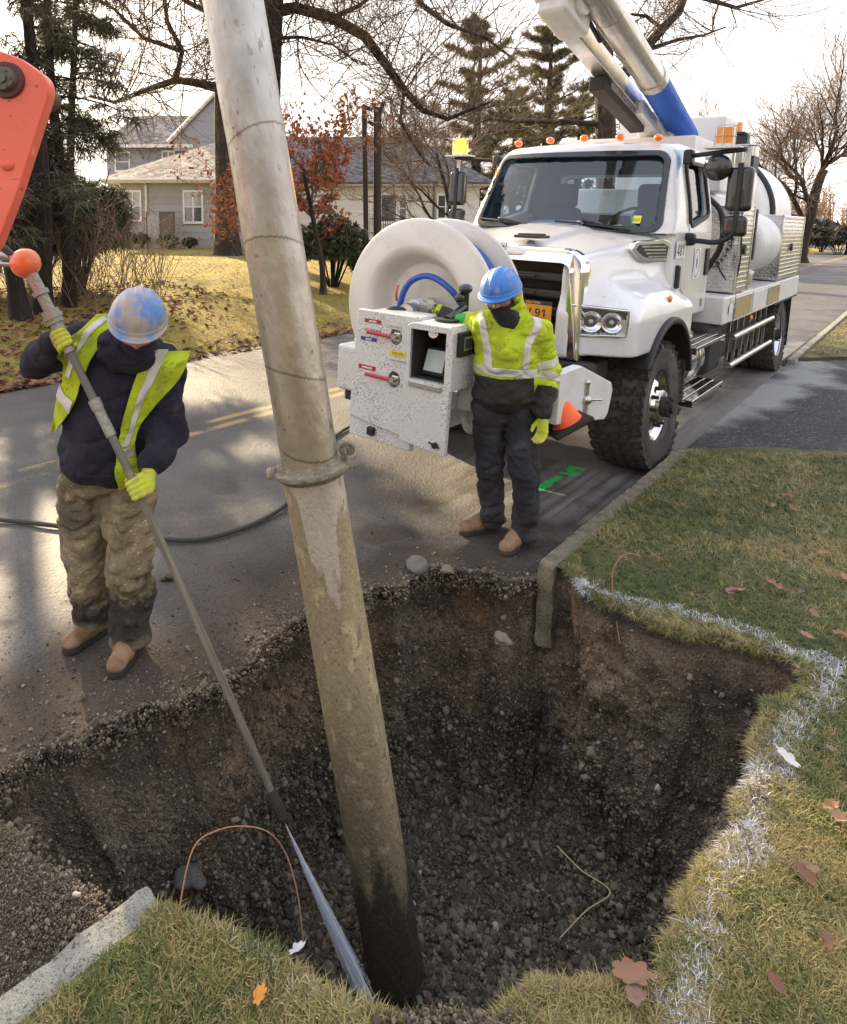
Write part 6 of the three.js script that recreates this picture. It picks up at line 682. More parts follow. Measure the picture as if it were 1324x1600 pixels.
function helmetSDF(p) {
  const x = p.x, y = p.y - 0.05, z = p.z + 0.005, ax = Math.abs(x);
  let dome = ell(x, y, z, V(0, -0.01, 0), 0.122, 0.128, 0.148);
  const rid = Math.max(ax - 0.018, -y) ; dome -= 0.005 * sst(0.02, 0.014, ax) * sst(0.0, 0.05, y) + 0.0035 * sst(0.012, 0.006, Math.abs(ax - 0.052)) * sst(0.03, 0.07, y);
  dome = smax(dome, -0.022 - y, 0.006);
  const rr = Math.hypot(x / 0.128, (z - 0.02) / 0.166), bd = (rr - 1) * 0.13;
  const yy = y + 0.016 + 0.10 * Math.max(0, z - 0.10) + 0.35 * x * x * (z > 0 ? 1 : 0.4);
  let brim = smax(bd, Math.abs(yy) - 0.0045, 0.004);
  const rim2 = smax((Math.hypot(x / 0.1255, z / 0.1515) - 1) * 0.13, Math.abs(y + 0.012) - 0.012, 0.006);
  let d = smin(smin(dome, brim, 0.012), rim2, 0.006);
  const hollow = ell(x, y, z, V(0, -0.015, 0), 0.114, 0.118, 0.14);
  return smax(d, -hollow, 0.003);
}
// a fist closed round a bar: g on the bar, d along it, palm on side p, wrist further along p and up w
function gripSDF(g, d, p, r, w, fr = 0.0125) {
  d = d.clone().normalize(); p = p.clone().addScaledVector(d, -p.dot(d)).normalize(); const q = d.clone().cross(p);
  const at = (along, ang, rad) => g.clone().addScaledVector(d, along).addScaledVector(p, Math.cos(ang) * rad).addScaledVector(q, Math.sin(ang) * rad);
  const caps = [];
  [[-0.036, 1.0], [-0.012, 1.06], [0.012, 1.03], [0.035, 0.9]].forEach(([o, l]) => { const R = r + fr * 0.95; const A = [0.35, 1.35, 2.45, 3.25 + (l - 1) * 2].map((a, i) => at(o * (1 - i * 0.05), a, i === 0 ? R + 0.012 : R)); for (let i = 0; i < 3; i++) caps.push([A[i], A[i + 1], fr * (1.08 - i * 0.07), fr * (1.02 - i * 0.08)]); });
  const th = [at(-0.03, -0.5, r + 0.03), at(-0.052, -1.3, r + fr * 1.1), at(-0.048, -2.3, r + fr)]; caps.push([th[0], th[1], fr * 1.35, fr * 1.15], [th[1], th[2], fr * 1.12, fr * 0.9]);
  const k0 = at(-0.03, 0.15, r + 0.016), k1 = at(0.03, 0.15, r + 0.016), h0 = at(-0.02, -0.25, r + 0.036), h1 = at(0.022, -0.2, r + 0.036);
  return (x, y, z) => { let m = 1e9; for (const [a, b, ra, rb] of caps) m = smin(m, cap(x, y, z, a, b, ra, rb), 0.005); let palm = smin(cap(x, y, z, k0, k1, 0.017, 0.016), cap(x, y, z, h0, h1, 0.019, 0.018), 0.03); palm = smin(palm, cap(x, y, z, h0.clone().lerp(h1, 0.5), w, 0.026, 0.03), 0.025); return smin(m, palm, 0.01); };
}
// a hanging hand, a little curled
function looseSDF(w, dir, out, fr = 0.0115) {
  const d = dir.clone().normalize(), o = out.clone().addScaledVector(d, -out.dot(d)).normalize(), s = d.clone().cross(o), caps = [];      // o: palm side, s: across the knuckles
  const P = (a, b, c) => w.clone().addScaledVector(d, a).addScaledVector(s, b).addScaledVector(o, c);
  [[-0.032, 0.92], [-0.011, 1.02], [0.011, 1], [0.031, 0.85]].forEach(([b, l]) => { const a0 = P(0.092, b, 0), a1 = P(0.092 + 0.038 * l, b * 1.05, 0.010), a2 = P(0.092 + 0.062 * l, b * 1.0, 0.028), a3 = P(0.092 + 0.072 * l, b * 0.95, 0.048); caps.push([a0, a1, fr * 1.05, fr], [a1, a2, fr, fr * 0.95], [a2, a3, fr * 0.95, fr * 0.82]); });
  const t0 = P(0.035, 0.032, 0.008), t1 = P(0.072, 0.052, 0.026), t2 = P(0.1, 0.046, 0.042); caps.push([t0, t1, fr * 1.4, fr * 1.15], [t1, t2, fr * 1.15, fr * 0.9]);
  const A = P(0.0, 0, 0), B = P(0.085, -0.02, 0), C = P(0.085, 0.02, 0);
  return (x, y, z) => { let m = 1e9; for (const [a, b, ra, rb] of caps) m = smin(m, cap(x, y, z, a, b, ra, rb), 0.005); const palm = smin(cap(x, y, z, A, B, 0.026, 0.02), cap(x, y, z, A, C, 0.026, 0.02), 0.02); return smin(m, palm, 0.01); };
}
function bounds(pts, pad) { const b = new THREE.Box3().setFromPoints(pts); return [[b.min.x - pad, b.min.y - pad, b.min.z - pad], [b.max.x + pad, b.max.y + pad, b.max.z + pad]]; }
const crease = (n) => { const q = 1 - Math.min(1, Math.abs(n) * 2.2); return q * q; };
const fold = (x, y, z, s = 1) => (crease(n3(x * 5 + y * 2.4 + 3, y * 8.5 - x * 4, z * 5)) * 0.013 + crease(n3(x * 9 - y * 5, y * 15 + z * 7 + x * 6, z * 9 + 4)) * 0.006 - 0.006 + 0.5 * n3(x * 6 + y * 3, y * 15 + x * 5, z * 6) * 0.014 + n3(x * 13 - y * 8, y * 30 + z * 11, z * 13) * 0.008) * s;

function bootGeo(heel, toe, ank, label) {
  const d = toe.clone().sub(heel).setY(0), L = d.length(); d.normalize(); const sd = V(d.z, 0, -d.x), P = (a, u, b) => heel.clone().addScaledVector(d, a).addScaledVector(sd, b).setY(u);
  const a0 = P(0.035, 0.05, 0), a1 = P(L * 0.55, 0.058, 0), a2 = P(L - 0.045, 0.048, 0.004), l0 = P(0.07, 0.09, 0), pts = [heel, toe, ank];
  const up = (x, y, z) => { let m = smin(cap(x, y, z, a0, a1, 0.04, 0.044), cap(x, y, z, a1, a2, 0.044, 0.046), 0.03); m = smin(m, cap(x, y, z, l0, ank.clone().setY(0.17), 0.05, 0.056), 0.05); m = smin(m, cap(x, y, z, P(0.075, 0.13, 0), P(L * 0.6, 0.07, 0), 0.04, 0.036), 0.03); m += n3(x * 40, y * 40, z * 40) * 0.0016; return smax(m, 0.022 - y, 0.006); };
  const sole = (x, y, z) => { let m = Math.min(cap(x, 0.05, z, a0, a1, 0.044, 0.047), cap(x, 0.05, z, a1, a2, 0.047, 0.049)); m = Math.min(m, 0.02); return smax(m, Math.abs(y - 0.014) - 0.014, 0.005); };
  const lo = bounds(pts, 0.08); lo[0][1] = -0.015; lo[1][1] = 0.2;
  const laces = []; for (let i = 0; i < 4; i++) { const t = 0.1 + i * 0.035, y = 0.135 - i * 0.017; laces.push(rod(P(t + 0.01, y, -0.022), P(t + 0.028, y - 0.004, 0.024), 0.0028, 0.0028, 5)); laces.push(rod(P(t + 0.028, y - 0.004, -0.024), P(t + 0.01, y, 0.022), 0.0028, 0.0028, 5)); }
  return { up, sole, lo, laces };
}
function drape(A, B, sdf, zStart, nu, nv, lift, thick, fallZ) {           // a cloth strip between two edge lines, laid on a body from the front
  const ca = new THREE.CatmullRomCurve3(A.map(([x, y]) => V(x, y, 0))), cb = new THREE.CatmullRomCurve3(B.map(([x, y]) => V(x, y, 0)));
  const Z = [], XY = [];
  for (let i = 0; i <= nu; i++) for (let j = 0; j <= nv; j++) { const a = ca.getPoint(i / nu), b = cb.getPoint(i / nu), x = mix(a.x, b.x, j / nv), y = mix(a.y, b.y, j / nv); let z = zStart, ok = false; for (let s = 0; s < 60; s++) { const d = sdf(x, y, z) - lift; if (d < 0.001) { ok = true; break; } z -= Math.max(0.002, d * 0.7); if (z < fallZ) break; } Z.push(ok ? z : NaN); XY.push([x, y]); }
  const W = nv + 1, idx = (i, j) => i * W + j; for (let pass = 0; pass < 3; pass++) for (let i = 0; i <= nu; i++) for (let j = 0; j <= nv; j++) { if (!Number.isNaN(Z[idx(i, j)])) continue; const nb = [[i - 1, j], [i, j - 1], [i, j + 1], [i + 1, j]].filter(([a, b]) => a >= 0 && b >= 0 && a <= nu && b <= nv).map(([a, b]) => Z[idx(a, b)]).filter((v) => !Number.isNaN(v)); if (nb.length) Z[idx(i, j)] = nb.reduce((a, b) => a + b) / nb.length - 0.006; }
  for (let i = 0; i < Z.length; i++) if (Number.isNaN(Z[i])) Z[i] = fallZ;
  for (let s = 0; s < 2; s++) { const c = Z.slice(); for (let i = 0; i <= nu; i++) for (let j = 0; j <= nv; j++) { let t = 0, n = 0; for (const [a, b] of [[i, j], [i - 1, j], [i + 1, j], [i, j - 1], [i, j + 1]]) if (a >= 0 && b >= 0 && a <= nu && b <= nv) { t += c[idx(a, b)]; n++; } Z[idx(i, j)] = Math.max(c[idx(i, j)], t / n); } }
  const pos = [], ix = []; for (const k of [0, 1]) for (let i = 0; i < Z.length; i++) pos.push(XY[i][0], XY[i][1], Z[i] - k * thick + fold(XY[i][0] * 1.5, XY[i][1] * 0.7, 3) * 0.5);
  const n = Z.length; for (let i = 0; i < nu; i++) for (let j = 0; j < nv; j++) { const a = idx(i, j), b = idx(i, j + 1), c = idx(i + 1, j), d = idx(i + 1, j + 1); ix.push(a, c, b, b, c, d, n + a, n + b, n + c, n + b, n + d, n + c); }
  const edge = []; for (let i = 0; i <= nu; i++) edge.push(idx(i, 0)); for (let j = 1; j <= nv; j++) edge.push(idx(nu, j)); for (let i = nu - 1; i >= 0; i--) edge.push(idx(i, nv)); for (let j = nv - 1; j > 0; j--) edge.push(idx(0, j));
  edge.forEach((a, k) => { const b = edge[(k + 1) % edge.length]; ix.push(a, n + a, b, b, n + a, n + b); });
  const g = new THREE.BufferGeometry(); g.setAttribute('position', new THREE.BufferAttribute(new Float32Array(pos), 3)); g.setIndex(ix); g.computeVertexNormals(); return g;
}
function tint(g, fn) { const p = g.attributes.position, C = new Float32Array(p.count * 3), o = [0, 0, 0]; for (let i = 0; i < p.count; i++) { fn(p.getX(i), p.getY(i), p.getZ(i), 0, 0, 0, o); C[3 * i] = o[0]; C[3 * i + 1] = o[1]; C[3 * i + 2] = o[2]; } g.setAttribute('color', new THREE.BufferAttribute(C, 3)); return g; }
const set3 = (o, r, g, b) => { o[0] = r; o[1] = g; o[2] = b; };
const limeCol = (dirt) => (x, y, z, a, b, c, o) => { const n = fbm(x * 9, y * 9, z * 9 + 3, 4), m = sst(0.05, 0.4, n) * dirt; set3(o, mix(0.5, 0.2, m), mix(0.62, 0.21, m), mix(0.014, 0.035, m)); };
const silverCol = (x, y, z, a, b, c, o) => { const n = fbm(x * 14, y * 14, z * 14, 3), k = 0.55 + n * 0.25; set3(o, k * 1.05, k * 0.98, k * 0.86); };
const gloveCol = (x, y, z, a, b, c, o) => { const n = sst(-0.1, 0.35, fbm(x * 22, y * 22, z * 22, 3)); set3(o, mix(0.52, 0.42, n), mix(0.58, 0.36, n), mix(0.04, 0.12, n)); };

function buildPerson(J, label) {
  const root = thing('person', label, 'person', [J.root.x, 0, J.root.z]); const put = (g) => g.translate(-J.root.x, 0, -J.root.z);
  const add = (name, f, b, cell, mat, col, parent = root, lab) => { const g = nets(f, b[0], b[1], cell, col); const m = part(name, put(g), mat, parent, lab); return m; };
  const H = J.head, limb = [];
  // the body itself, continuous, a little inside the clothes
  const bodyF = (x, y, z) => { const l = H.local(x, y, z); let d = headSDF(l); d = smin(d, cap(x, y, z, H.world(0, -0.06, -0.02), J.neck, 0.052, 0.062), 0.03);
    let t = cap(x, y, z, J.pelvis, J.chest, 0.125, 0.13); t = smin(t, cap(x, y, z, J.shR, J.shL, 0.06, 0.06), 0.08); t = smin(t, cap(x, y, z, J.hipR, J.hipL, 0.085, 0.085), 0.06); d = smin(d, t, 0.05);
    for (const [a, b, c] of [[J.shR, J.elR, J.wrR], [J.shL, J.elL, J.wrL]]) { d = smin(d, cap(x, y, z, a, b, 0.048, 0.04), 0.03); d = smin(d, cap(x, y, z, b, c, 0.04, 0.028), 0.02); }
    for (const [a, b, c] of [[J.hipR, J.knR, J.anR], [J.hipL, J.knL, J.anL]]) { d = smin(d, cap(x, y, z, a, b, 0.075, 0.052), 0.04); d = smin(d, cap(x, y, z, b, c, 0.052, 0.036), 0.03); } return d; };
  const all = Object.values(J).filter((v) => v.isVector3); const body = add('body', bodyF, (() => { const b = bounds(all.filter((v) => v !== J.root), 0.16); b[1][1] = H.c.y + 0.16; b[0][1] = 0.05; return b; })(), 0.011, skinMat);
  // finer head over the coarse one would double the skin: the head is remeshed by its own fine grid instead
  const b2 = bounds([H.c], 0.17); const headFine = nets((x, y, z) => Math.max(bodyF(x, y, z), -(y - (H.c.y - 0.17))) - 0.0012, b2[0], b2[1], 0.0045); body.geometry = merge([body.geometry, put(headFine)]);
  return { root, add, put };
}

// --- worker with the lance ---
{
  const J = { root: V(-1.04, 0, -3.26), head: headFrame(V(-0.797, 1.635, -3.0), 0.44, 0.2, -0.08), neck: V(-0.88, 1.5, -3.13), chest: V(-0.93, 1.3, -3.18), pelvis: V(-1.02, 0.92, -3.22),
    shR: V(-1.09, 1.53, -3.2), shL: V(-0.72, 1.42, -3.14), elR: V(-1.33, 1.44, -3.22), wrR: V(-1.165, 1.565, -2.985), elL: V(-0.695, 1.135, -3.1), wrL: V(-0.725, 1.045, -2.89),
    hipR: V(-1.13, 0.84, -3.25), hipL: V(-0.91, 0.84, -3.2), knR: V(-1.15, 0.48, -3.26), knL: V(-0.905, 0.48, -3.16), anR: V(-1.125, 0.1, -3.35), anL: V(-0.91, 0.1, -3.2) };
  const { root, add, put } = buildPerson(J, 'worker bowed over a lance, yellow vest over navy sweatshirt, mud-caked trousers');
  const mud = (x, y, z) => fbm(x * 7, y * 7, z * 7 + 5, 5);
  const sweat = (x, y, z) => {
    let d = smin(cap(x, y, z, V(-1.1, 0.98, -3.2), V(-1.05, 1.4, -3.18), 0.128, 0.125), cap(x, y, z, V(-0.9, 0.98, -3.18), V(-0.8, 1.33, -3.15), 0.128, 0.125), 0.12);
    d = smin(d, cap(x, y, z, V(-1.0, 1.0, -3.12), V(-0.92, 1.3, -3.09), 0.12, 0.11), 0.1);
    d = smin(d, cap(x, y, z, J.shR, J.shL, 0.09, 0.09), 0.1);
    d = smin(d, cap(x, y, z, J.shR, J.elR, 0.088, 0.076), 0.05); d = smin(d, cap(x, y, z, J.elR, J.wrR, 0.076, 0.05), 0.035);
    d = smin(d, cap(x, y, z, J.shL, J.elL, 0.082, 0.07), 0.05); d = smin(d, cap(x, y, z, J.elL, J.wrL.clone().lerp(J.elL, 0.08), 0.07, 0.05), 0.035);
    const bag = sst(0.35, 0.0, Math.abs(y - 1.0)); d += fold(x, y, z, 1.1) - 0.012 * bag;
    const hem = 0.885 - (x + 1.0) * 0.12 + n3(x * 9, 2, z * 9) * 0.012; return smax(d, hem - y, 0.014);
  };
  const sweatCol = (x, y, z, a, b, c, o) => { const m = sst(0.18, 0.5, mud(x, y, z)) * 0.45 + (n3(x * 120, y * 120, z * 120) > 0.75 ? 0.4 : 0) * sst(1.5, 1, y); set3(o, mix(0.018, 0.16, m), mix(0.016, 0.12, m), mix(0.034, 0.09, m)); };
  add('sweatshirt', sweat, [[-1.5, 0.82, -3.42], [-0.5, 1.68, -2.8]], 0.0085, M_cloth, sweatCol);
  const hemF = (x, y, z) => { const hem = 0.885 - (x + 1.0) * 0.12; return smax(sweat(x, y, z) + 0.004, Math.abs(y - hem - 0.02) - 0.028, 0.01); };
  add('waistband', hemF, [[-1.3, 0.8, -3.42], [-0.6, 1.02, -2.9]], 0.008, M_cloth, sweatCol);
  // hood collar and neck gaiter
  const H = J.head;
  const collar = (x, y, z) => { let d = 1e9; const c = V(-0.865, 1.545, -3.09); for (let i = 0; i < 10; i++) { const a = i / 10 * 6.283, b = (i + 1) / 10 * 6.283, R = 0.105; const P = (t) => V(c.x + Math.cos(t) * R, c.y - 0.035 + Math.sin(t) * -0.035 + Math.cos(t) * -0.03, c.z + Math.sin(t) * R * 0.9); d = smin(d, cap(x, y, z, P(a), P(b), 0.042, 0.042), 0.03); } return d + fold(x, y, z, 1.4); };
  add('hood', collar, [[-1.06, 1.38, -3.28], [-0.68, 1.68, -2.9]], 0.008, M_cloth, sweatCol);
  const gaiter = (x, y, z) => { const l = H.local(x, y, z); let d = headSDF(l) - 0.011; d = smax(d, l.y + 0.052 - Math.max(0, -l.z + 0.02) * 1.2, 0.01); d = smin(d, cap(x, y, z, H.world(0, -0.07, -0.01), J.neck, 0.082, 0.1), 0.05); return d + fold(x * 1.5, y * 1.5, z * 1.5, 0.6); };
  add('neck_gaiter', gaiter, [[-1.02, 1.36, -3.28], [-0.62, 1.72, -2.82]], 0.006, M_cloth, (x, y, z, a, b, c, o) => { const m = sst(0.2, 0.5, mud(x * 2, y * 2, z * 2)) * 0.25; set3(o, mix(0.03, 0.15, m), mix(0.024, 0.12, m), mix(0.065, 0.1, m)); });
  const hb = bounds([H.c], 0.26);
  add('hard_hat', (x, y, z) => helmetSDF(H.local(x, y, z)), hb, 0.0042, M_helmet, (x, y, z, a, b, c, o) => { const l = H.local(x, y, z), n = fbm(x * 11, y * 11, z * 11, 5), g = n3(x * 90, y * 90, z * 90); let m = sst(-0.42, 0.02, n + g * 0.08 - Math.max(0, 0.06 - l.y) * 4); set3(o, mix(0.05, 0.38, m * 0.85), mix(0.2, 0.31, m * 0.85), mix(0.5, 0.22, m * 0.85)); }, root, 'blue hard hat smeared with tan mud');
  const glasses = (x, y, z) => { const l = H.local(x, y, z); return smax(Math.abs(ell(l.x, l.y, l.z, V(0, 0.008, 0.0), 0.083, 0.11, 0.108)) - 0.0022, Math.max(Math.abs(l.y - 0.006) - 0.019 + Math.abs(l.x) * 0.06, 0.01 - l.z), 0.003); };
  add('safety_glasses', glasses, bounds([H.c], 0.13), 0.0035, M_glass);
  // trousers
  const trou = (x, y, z) => {
    let d = cap(x, y, z, V(-1.1, 0.9, -3.22), V(-0.93, 0.9, -3.2), 0.135, 0.13);
    d = smin(d, cap(x, y, z, J.hipR, J.knR, 0.128, 0.108), 0.05); const r2 = cap(x, y, z, J.knR, V(-1.135, 0.1, -3.32), 0.108, 0.092); d = smin(d, r2, 0.03);
    let e = cap(x, y, z, J.hipL, J.knL, 0.126, 0.106); e = smin(e, cap(x, y, z, J.knL, V(-0.915, 0.085, -3.18), 0.106, 0.094), 0.03); d = smin(d, e, 0.012);
    d += fold(x * 1.2, y * 1.1, z * 1.2, 1.5) + 0.012 * n3(x * 4, y * 26, z * 4) * sst(0.3, 0.05, y); return smax(smax(d, 0.062 - y + n3(x * 12, 1, z * 12) * 0.012 + (x > -1.03 ? 0 : 0.02), 0.01), y - 0.97, 0.01); };
  add('trousers', trou, [[-1.34, 0.03, -3.52], [-0.7, 1.0, -2.95]], 0.009, M_cloth, (x, y, z, a, b, c, o) => { const n = mud(x, y, z), g = n3(x * 60, y * 60, z * 60), k = clamp(0.24 + n * 0.15 + g * 0.04, 0.05, 0.45); const wet = sst(0.42, 0.24, y + n * 0.25 + g * 0.06) * sst(0.05, 0.16, y + n * 0.1), bl = sst(0.1, 0.4, fbm(x * 5, y * 3, z * 5 + 30, 4)); let r = k * 1.25, gg = k * 0.98, bb = k * 0.6; r = mix(r, 0.06, bl * 0.6); gg = mix(gg, 0.055, bl * 0.6); bb = mix(bb, 0.045, bl * 0.6); r = mix(r, 0.022, wet * 0.9); gg = mix(gg, 0.02, wet * 0.9); bb = mix(bb, 0.018, wet * 0.9); set3(o, r, gg, bb); }, root, 'baggy trousers caked with tan mud, black and wet at the shins');
  for (const [he, to, an] of [[V(-1.085, 0, -3.42), V(-1.24, 0, -3.17), J.anR], [V(-0.9, 0, -3.27), V(-0.955, 0, -2.985), J.anL]]) { const B = bootGeo(he, to, an), bt = add('boot', B.up, B.lo, 0.006, M_leather, (x, y, z, a, b, c, o) => { const m = sst(-0.25, 0.25, mud(x * 2, y * 2, z * 2)), w = sst(0.05, 0.02, y); set3(o, mix(mix(0.2, 0.3, m), 0.05, w), mix(mix(0.11, 0.2, m), 0.04, w), mix(mix(0.055, 0.11, m), 0.03, w)); }); add('sole', B.sole, B.lo, 0.006, M([0.03, 0.026, 0.022], 0.9), null, bt); part('lace', B.laces.map(put), M([0.12, 0.09, 0.06], 0.9), bt); }
  // gloves closed on the lance
  const d = V(0.317, -0.589, 0.12).normalize(), L0 = V(-1.08, 1.56, -2.92), L1 = V(-0.775, 0.993, -2.805);
  const gA = L0.clone().addScaledVector(d, -0.035), gB = L1.clone().addScaledVector(d, 0.02);
  const fA = gripSDF(gA, d.clone().negate(), V(-0.75, 0.1, -0.5), 0.017, J.wrR.clone()), fB = gripSDF(gB, d, V(0.5, 0.35, -0.35), 0.017, J.wrL.clone().lerp(J.elL, -0.05));
  const cuff = (f, w, e) => { const b = w.clone().lerp(e, 0.13); return (x, y, z) => smin(f(x, y, z), cap(x, y, z, w, b, 0.038, 0.05), 0.025); };
  add('glove', cuff(fA, J.wrR, J.elR), bounds([gA, J.wrR], 0.1), 0.005, M_glove, gloveCol); add('glove', cuff(fB, J.wrL, J.elL), bounds([gB, J.wrL], 0.1), 0.005, M_glove, gloveCol);
  // vest panels
  const lay = (A, B, lift, z0 = -2.7, nv = 10) => put(drape(A, B, sweat, z0, 34, nv, lift, 0.006, -3.24));
  const RI = [[-0.944, 1.66], [-0.961, 1.601], [-1.03, 1.451], [-1.076, 1.351], [-1.107, 1.265], [-1.222, 1.121]], RO = [[-1.035, 1.665], [-1.093, 1.587], [-1.13, 1.508], [-1.168, 1.385], [-1.2, 1.3], [-1.268, 1.1]];
  const LI = [[-0.775, 1.522], [-0.823, 1.365], [-0.869, 1.202], [-0.888, 1.115], [-0.905, 1.004], [-0.905, 0.887]], LO = [[-0.59, 1.5], [-0.622, 1.4], [-0.725, 1.28], [-0.799, 1.184], [-0.822, 1.106], [-0.8, 0.9]];
  const lime = limeCol(0.55), vestM = M_vest;
  part('vest', [lay(RI, RO, 0.02), lay(LI, LO, 0.02, -2.7, 12)].map((g) => tint(g, lime)), vestM, root, 'dirty lime safety vest hanging open');
  const back = (x, y, z) => smax(smax(sweat(x, y, z) - 0.014, z + 3.19, 0.01), Math.max(0.92 - y, y - 1.58, (x + 0.665) * 0.9, -1.19 - x), 0.01);
  add('vest_back', back, [[-1.3, 0.86, -3.45], [-0.55, 1.64, -3.12]], 0.012, vestM, lime);
  const S = (A, B, l = 0.026) => tint(lay(A, B, l, -2.7, 5), silverCol);
  part('reflective_stripe', S([[-0.972, 1.655], [-1.037, 1.578], [-1.085, 1.488], [-1.119, 1.394]], [[-1.005, 1.66], [-1.07, 1.589], [-1.107, 1.505], [-1.143, 1.402]]), M_reflect, root);
  part('reflective_stripe', S([[-0.725, 1.522], [-0.762, 1.422], [-0.808, 1.294], [-0.839, 1.184], [-0.872, 1.1]], [[-0.678, 1.52], [-0.723, 1.408], [-0.782, 1.288], [-0.813, 1.202], [-0.845, 1.1]]), M_reflect, root);
  part('reflective_stripe', S([[-1.103, 1.288], [-1.145, 1.31], [-1.19, 1.35]], [[-1.125, 1.231], [-1.16, 1.262], [-1.205, 1.3]]), M_reflect, root);
  part('reflective_stripe', S([[-0.89, 1.085], [-0.86, 1.09], [-0.83, 1.1]], [[-0.895, 1.035], [-0.86, 1.04], [-0.825, 1.05]]), M_reflect, root);
}

// --- worker at the controls ---
{
  const J = { root: V(1.25, 0, -4.45), head: headFrame(V(1.125, 1.655, -4.27), 0.36, -0.62, 0.02), neck: V(1.2, 1.5, -4.34), chest: V(1.21, 1.3, -4.38), pelvis: V(1.2, 0.95, -4.42),
    shR: V(1.06, 1.45, -4.42), shL: V(1.38, 1.41, -4.32), elR: V(0.96, 1.42, -4.66), wrR: V(0.865, 1.465, -4.83), elL: V(1.46, 1.15, -4.36), wrL: V(1.41, 0.92, -4.25),
    hipR: V(1.11, 0.9, -4.44), hipL: V(1.29, 0.9, -4.38), knR: V(1.12, 0.5, -4.44), knL: V(1.31, 0.5, -4.3), anR: V(1.195, 0.1, -4.57), anL: V(1.34, 0.1, -4.35) };
  const { root, add, put } = buildPerson(J, 'worker in blue hard hat and lime reflective jacket standing at the control box');
  const H = J.head, mud = (x, y, z) => fbm(x * 8, y * 8, z * 8 + 15, 4);
  const jac = (x, y, z) => {
    let d = smin(cap(x, y, z, V(1.13, 1.0, -4.42), V(1.12, 1.32, -4.4), 0.122, 0.12), cap(x, y, z, V(1.28, 1.0, -4.38), V(1.29, 1.3, -4.36), 0.122, 0.122), 0.12);
    d = smin(d, cap(x, y, z, V(1.17, 1.03, -4.31), V(1.18, 1.3, -4.3), 0.09, 0.1), 0.1);
    d = smin(d, cap(x, y, z, J.shR, J.shL, 0.082, 0.082), 0.1); d = smin(d, cap(x, y, z, V(1.21, 1.45, -4.36), J.neck, 0.1, 0.085), 0.06);
    d = smin(d, cap(x, y, z, J.shR, J.elR, 0.084, 0.068), 0.05); d = smin(d, cap(x, y, z, J.elR, J.wrR, 0.066, 0.047), 0.03);
    let e = cap(x, y, z, J.shL, J.elL, 0.086, 0.074); e = smin(e, cap(x, y, z, J.elL, J.wrL, 0.074, 0.053), 0.03); d = smin(d, e, 0.03);
    d += fold(x, y, z, 1.0) - 0.014 * sst(0.14, 0.0, Math.abs(y - 0.97)) * (x < 1.4 ? 1 : 0);
    return smax(d, (x < 1.41 && z > -4.6 ? 0.875 : 0.5) - y + n3(x * 8, 3, z * 8) * 0.008, 0.014);
  };
  const armL = (x, y, z) => cap(x, y, z, J.elL, J.wrL, 0.08, 0.06) < 0.03 || cap(x, y, z, J.shL, J.elL, 0.08, 0.08) < 0.012, tArm = (x, y, z, a, b) => { const d = b.clone().sub(a); return ((x - a.x) * d.x + (y - a.y) * d.y + (z - a.z) * d.z) / d.lengthSq(); };
  const dark = (x, y, z) => { if (cap(x, y, z, J.elL, J.wrL, 0.07, 0.055) < 0.02) return tArm(x, y, z, J.elL, J.wrL) > 0.42; if (cap(x, y, z, J.elR, J.wrR, 0.07, 0.05) < 0.02) return tArm(x, y, z, J.elR, J.wrR) > -0.1; return y < 1.135 && x < 1.345 + (1.1 - y) * 0.1; };
  const jb = [[0.76, 0.82, -4.95], [1.62, 1.66, -4.1]], limeC = limeCol(0.3);
  add('jacket', jac, jb, 0.008, M_vest, (x, y, z, a, b, c, o) => { if (dark(x, y, z)) { const m = sst(0.1, 0.5, mud(x, y, z)) * 0.3; set3(o, mix(0.026, 0.1, m), mix(0.018, 0.08, m), mix(0.018, 0.07, m)); } else limeC(x, y, z, a, b, c, o); }, root, 'lime jacket with dark brown lower panel and cuffs');
  const stripe = (reg, b, cell = 0.0065) => add('reflective_stripe', (x, y, z) => smax(jac(x, y, z) - 0.006, reg(x, y, z), 0.003), b, cell, M_reflect, silverCol);
  const offArm = (x, y, z) => 0.012 - Math.min(cap(x, y, z, J.shL, J.elL, 0.086, 0.074), cap(x, y, z, J.elL, J.wrL, 0.074, 0.053));
  const slope = (x) => (x - 1.2) * 0.06;
  stripe((x, y, z) => Math.max(Math.abs(y - 1.165 + slope(x) - n3(x * 6, 1, z * 6) * 0.01) - 0.028, x - 1.37, z < -4.62 ? 1 : -1), [[0.94, 1.08, -4.6], [1.42, 1.26, -4.12]]);
  stripe((x, y, z) => { const xc = 1.275 + 0.09 * sst(1.3, 1.52, y) ; return Math.max(Math.abs(x - xc) - 0.026, 1.19 - y, -4.42 - z); }, [[1.2, 1.16, -4.44], [1.46, 1.6, -4.12]]);
  stripe((x, y, z) => { const xc = 1.055 - 0.03 * sst(1.25, 1.5, y); return Math.max(Math.abs(x - xc) - 0.02, 1.19 - y, -4.4 - z); }, [[0.96, 1.16, -4.42], [1.14, 1.56, -4.15]]);
  const band = (a, b, t, w, bb) => stripe((x, y, z) => Math.max(Math.abs(tArm(x, y, z, a, b) - t) * a.distanceTo(b) - w, cap(x, y, z, a, b, 0.1, 0.1)), bb);
  band(J.shL, J.elL, 0.72, 0.024, [[1.3, 1.12, -4.5], [1.6, 1.34, -4.2]]); band(J.elL, J.wrL, 0.18, 0.024, [[1.3, 0.98, -4.5], [1.6, 1.22, -4.2]]); band(J.shR, J.elR, 0.78, 0.022, [[0.86, 1.28, -4.76], [1.1, 1.56, -4.45]]);
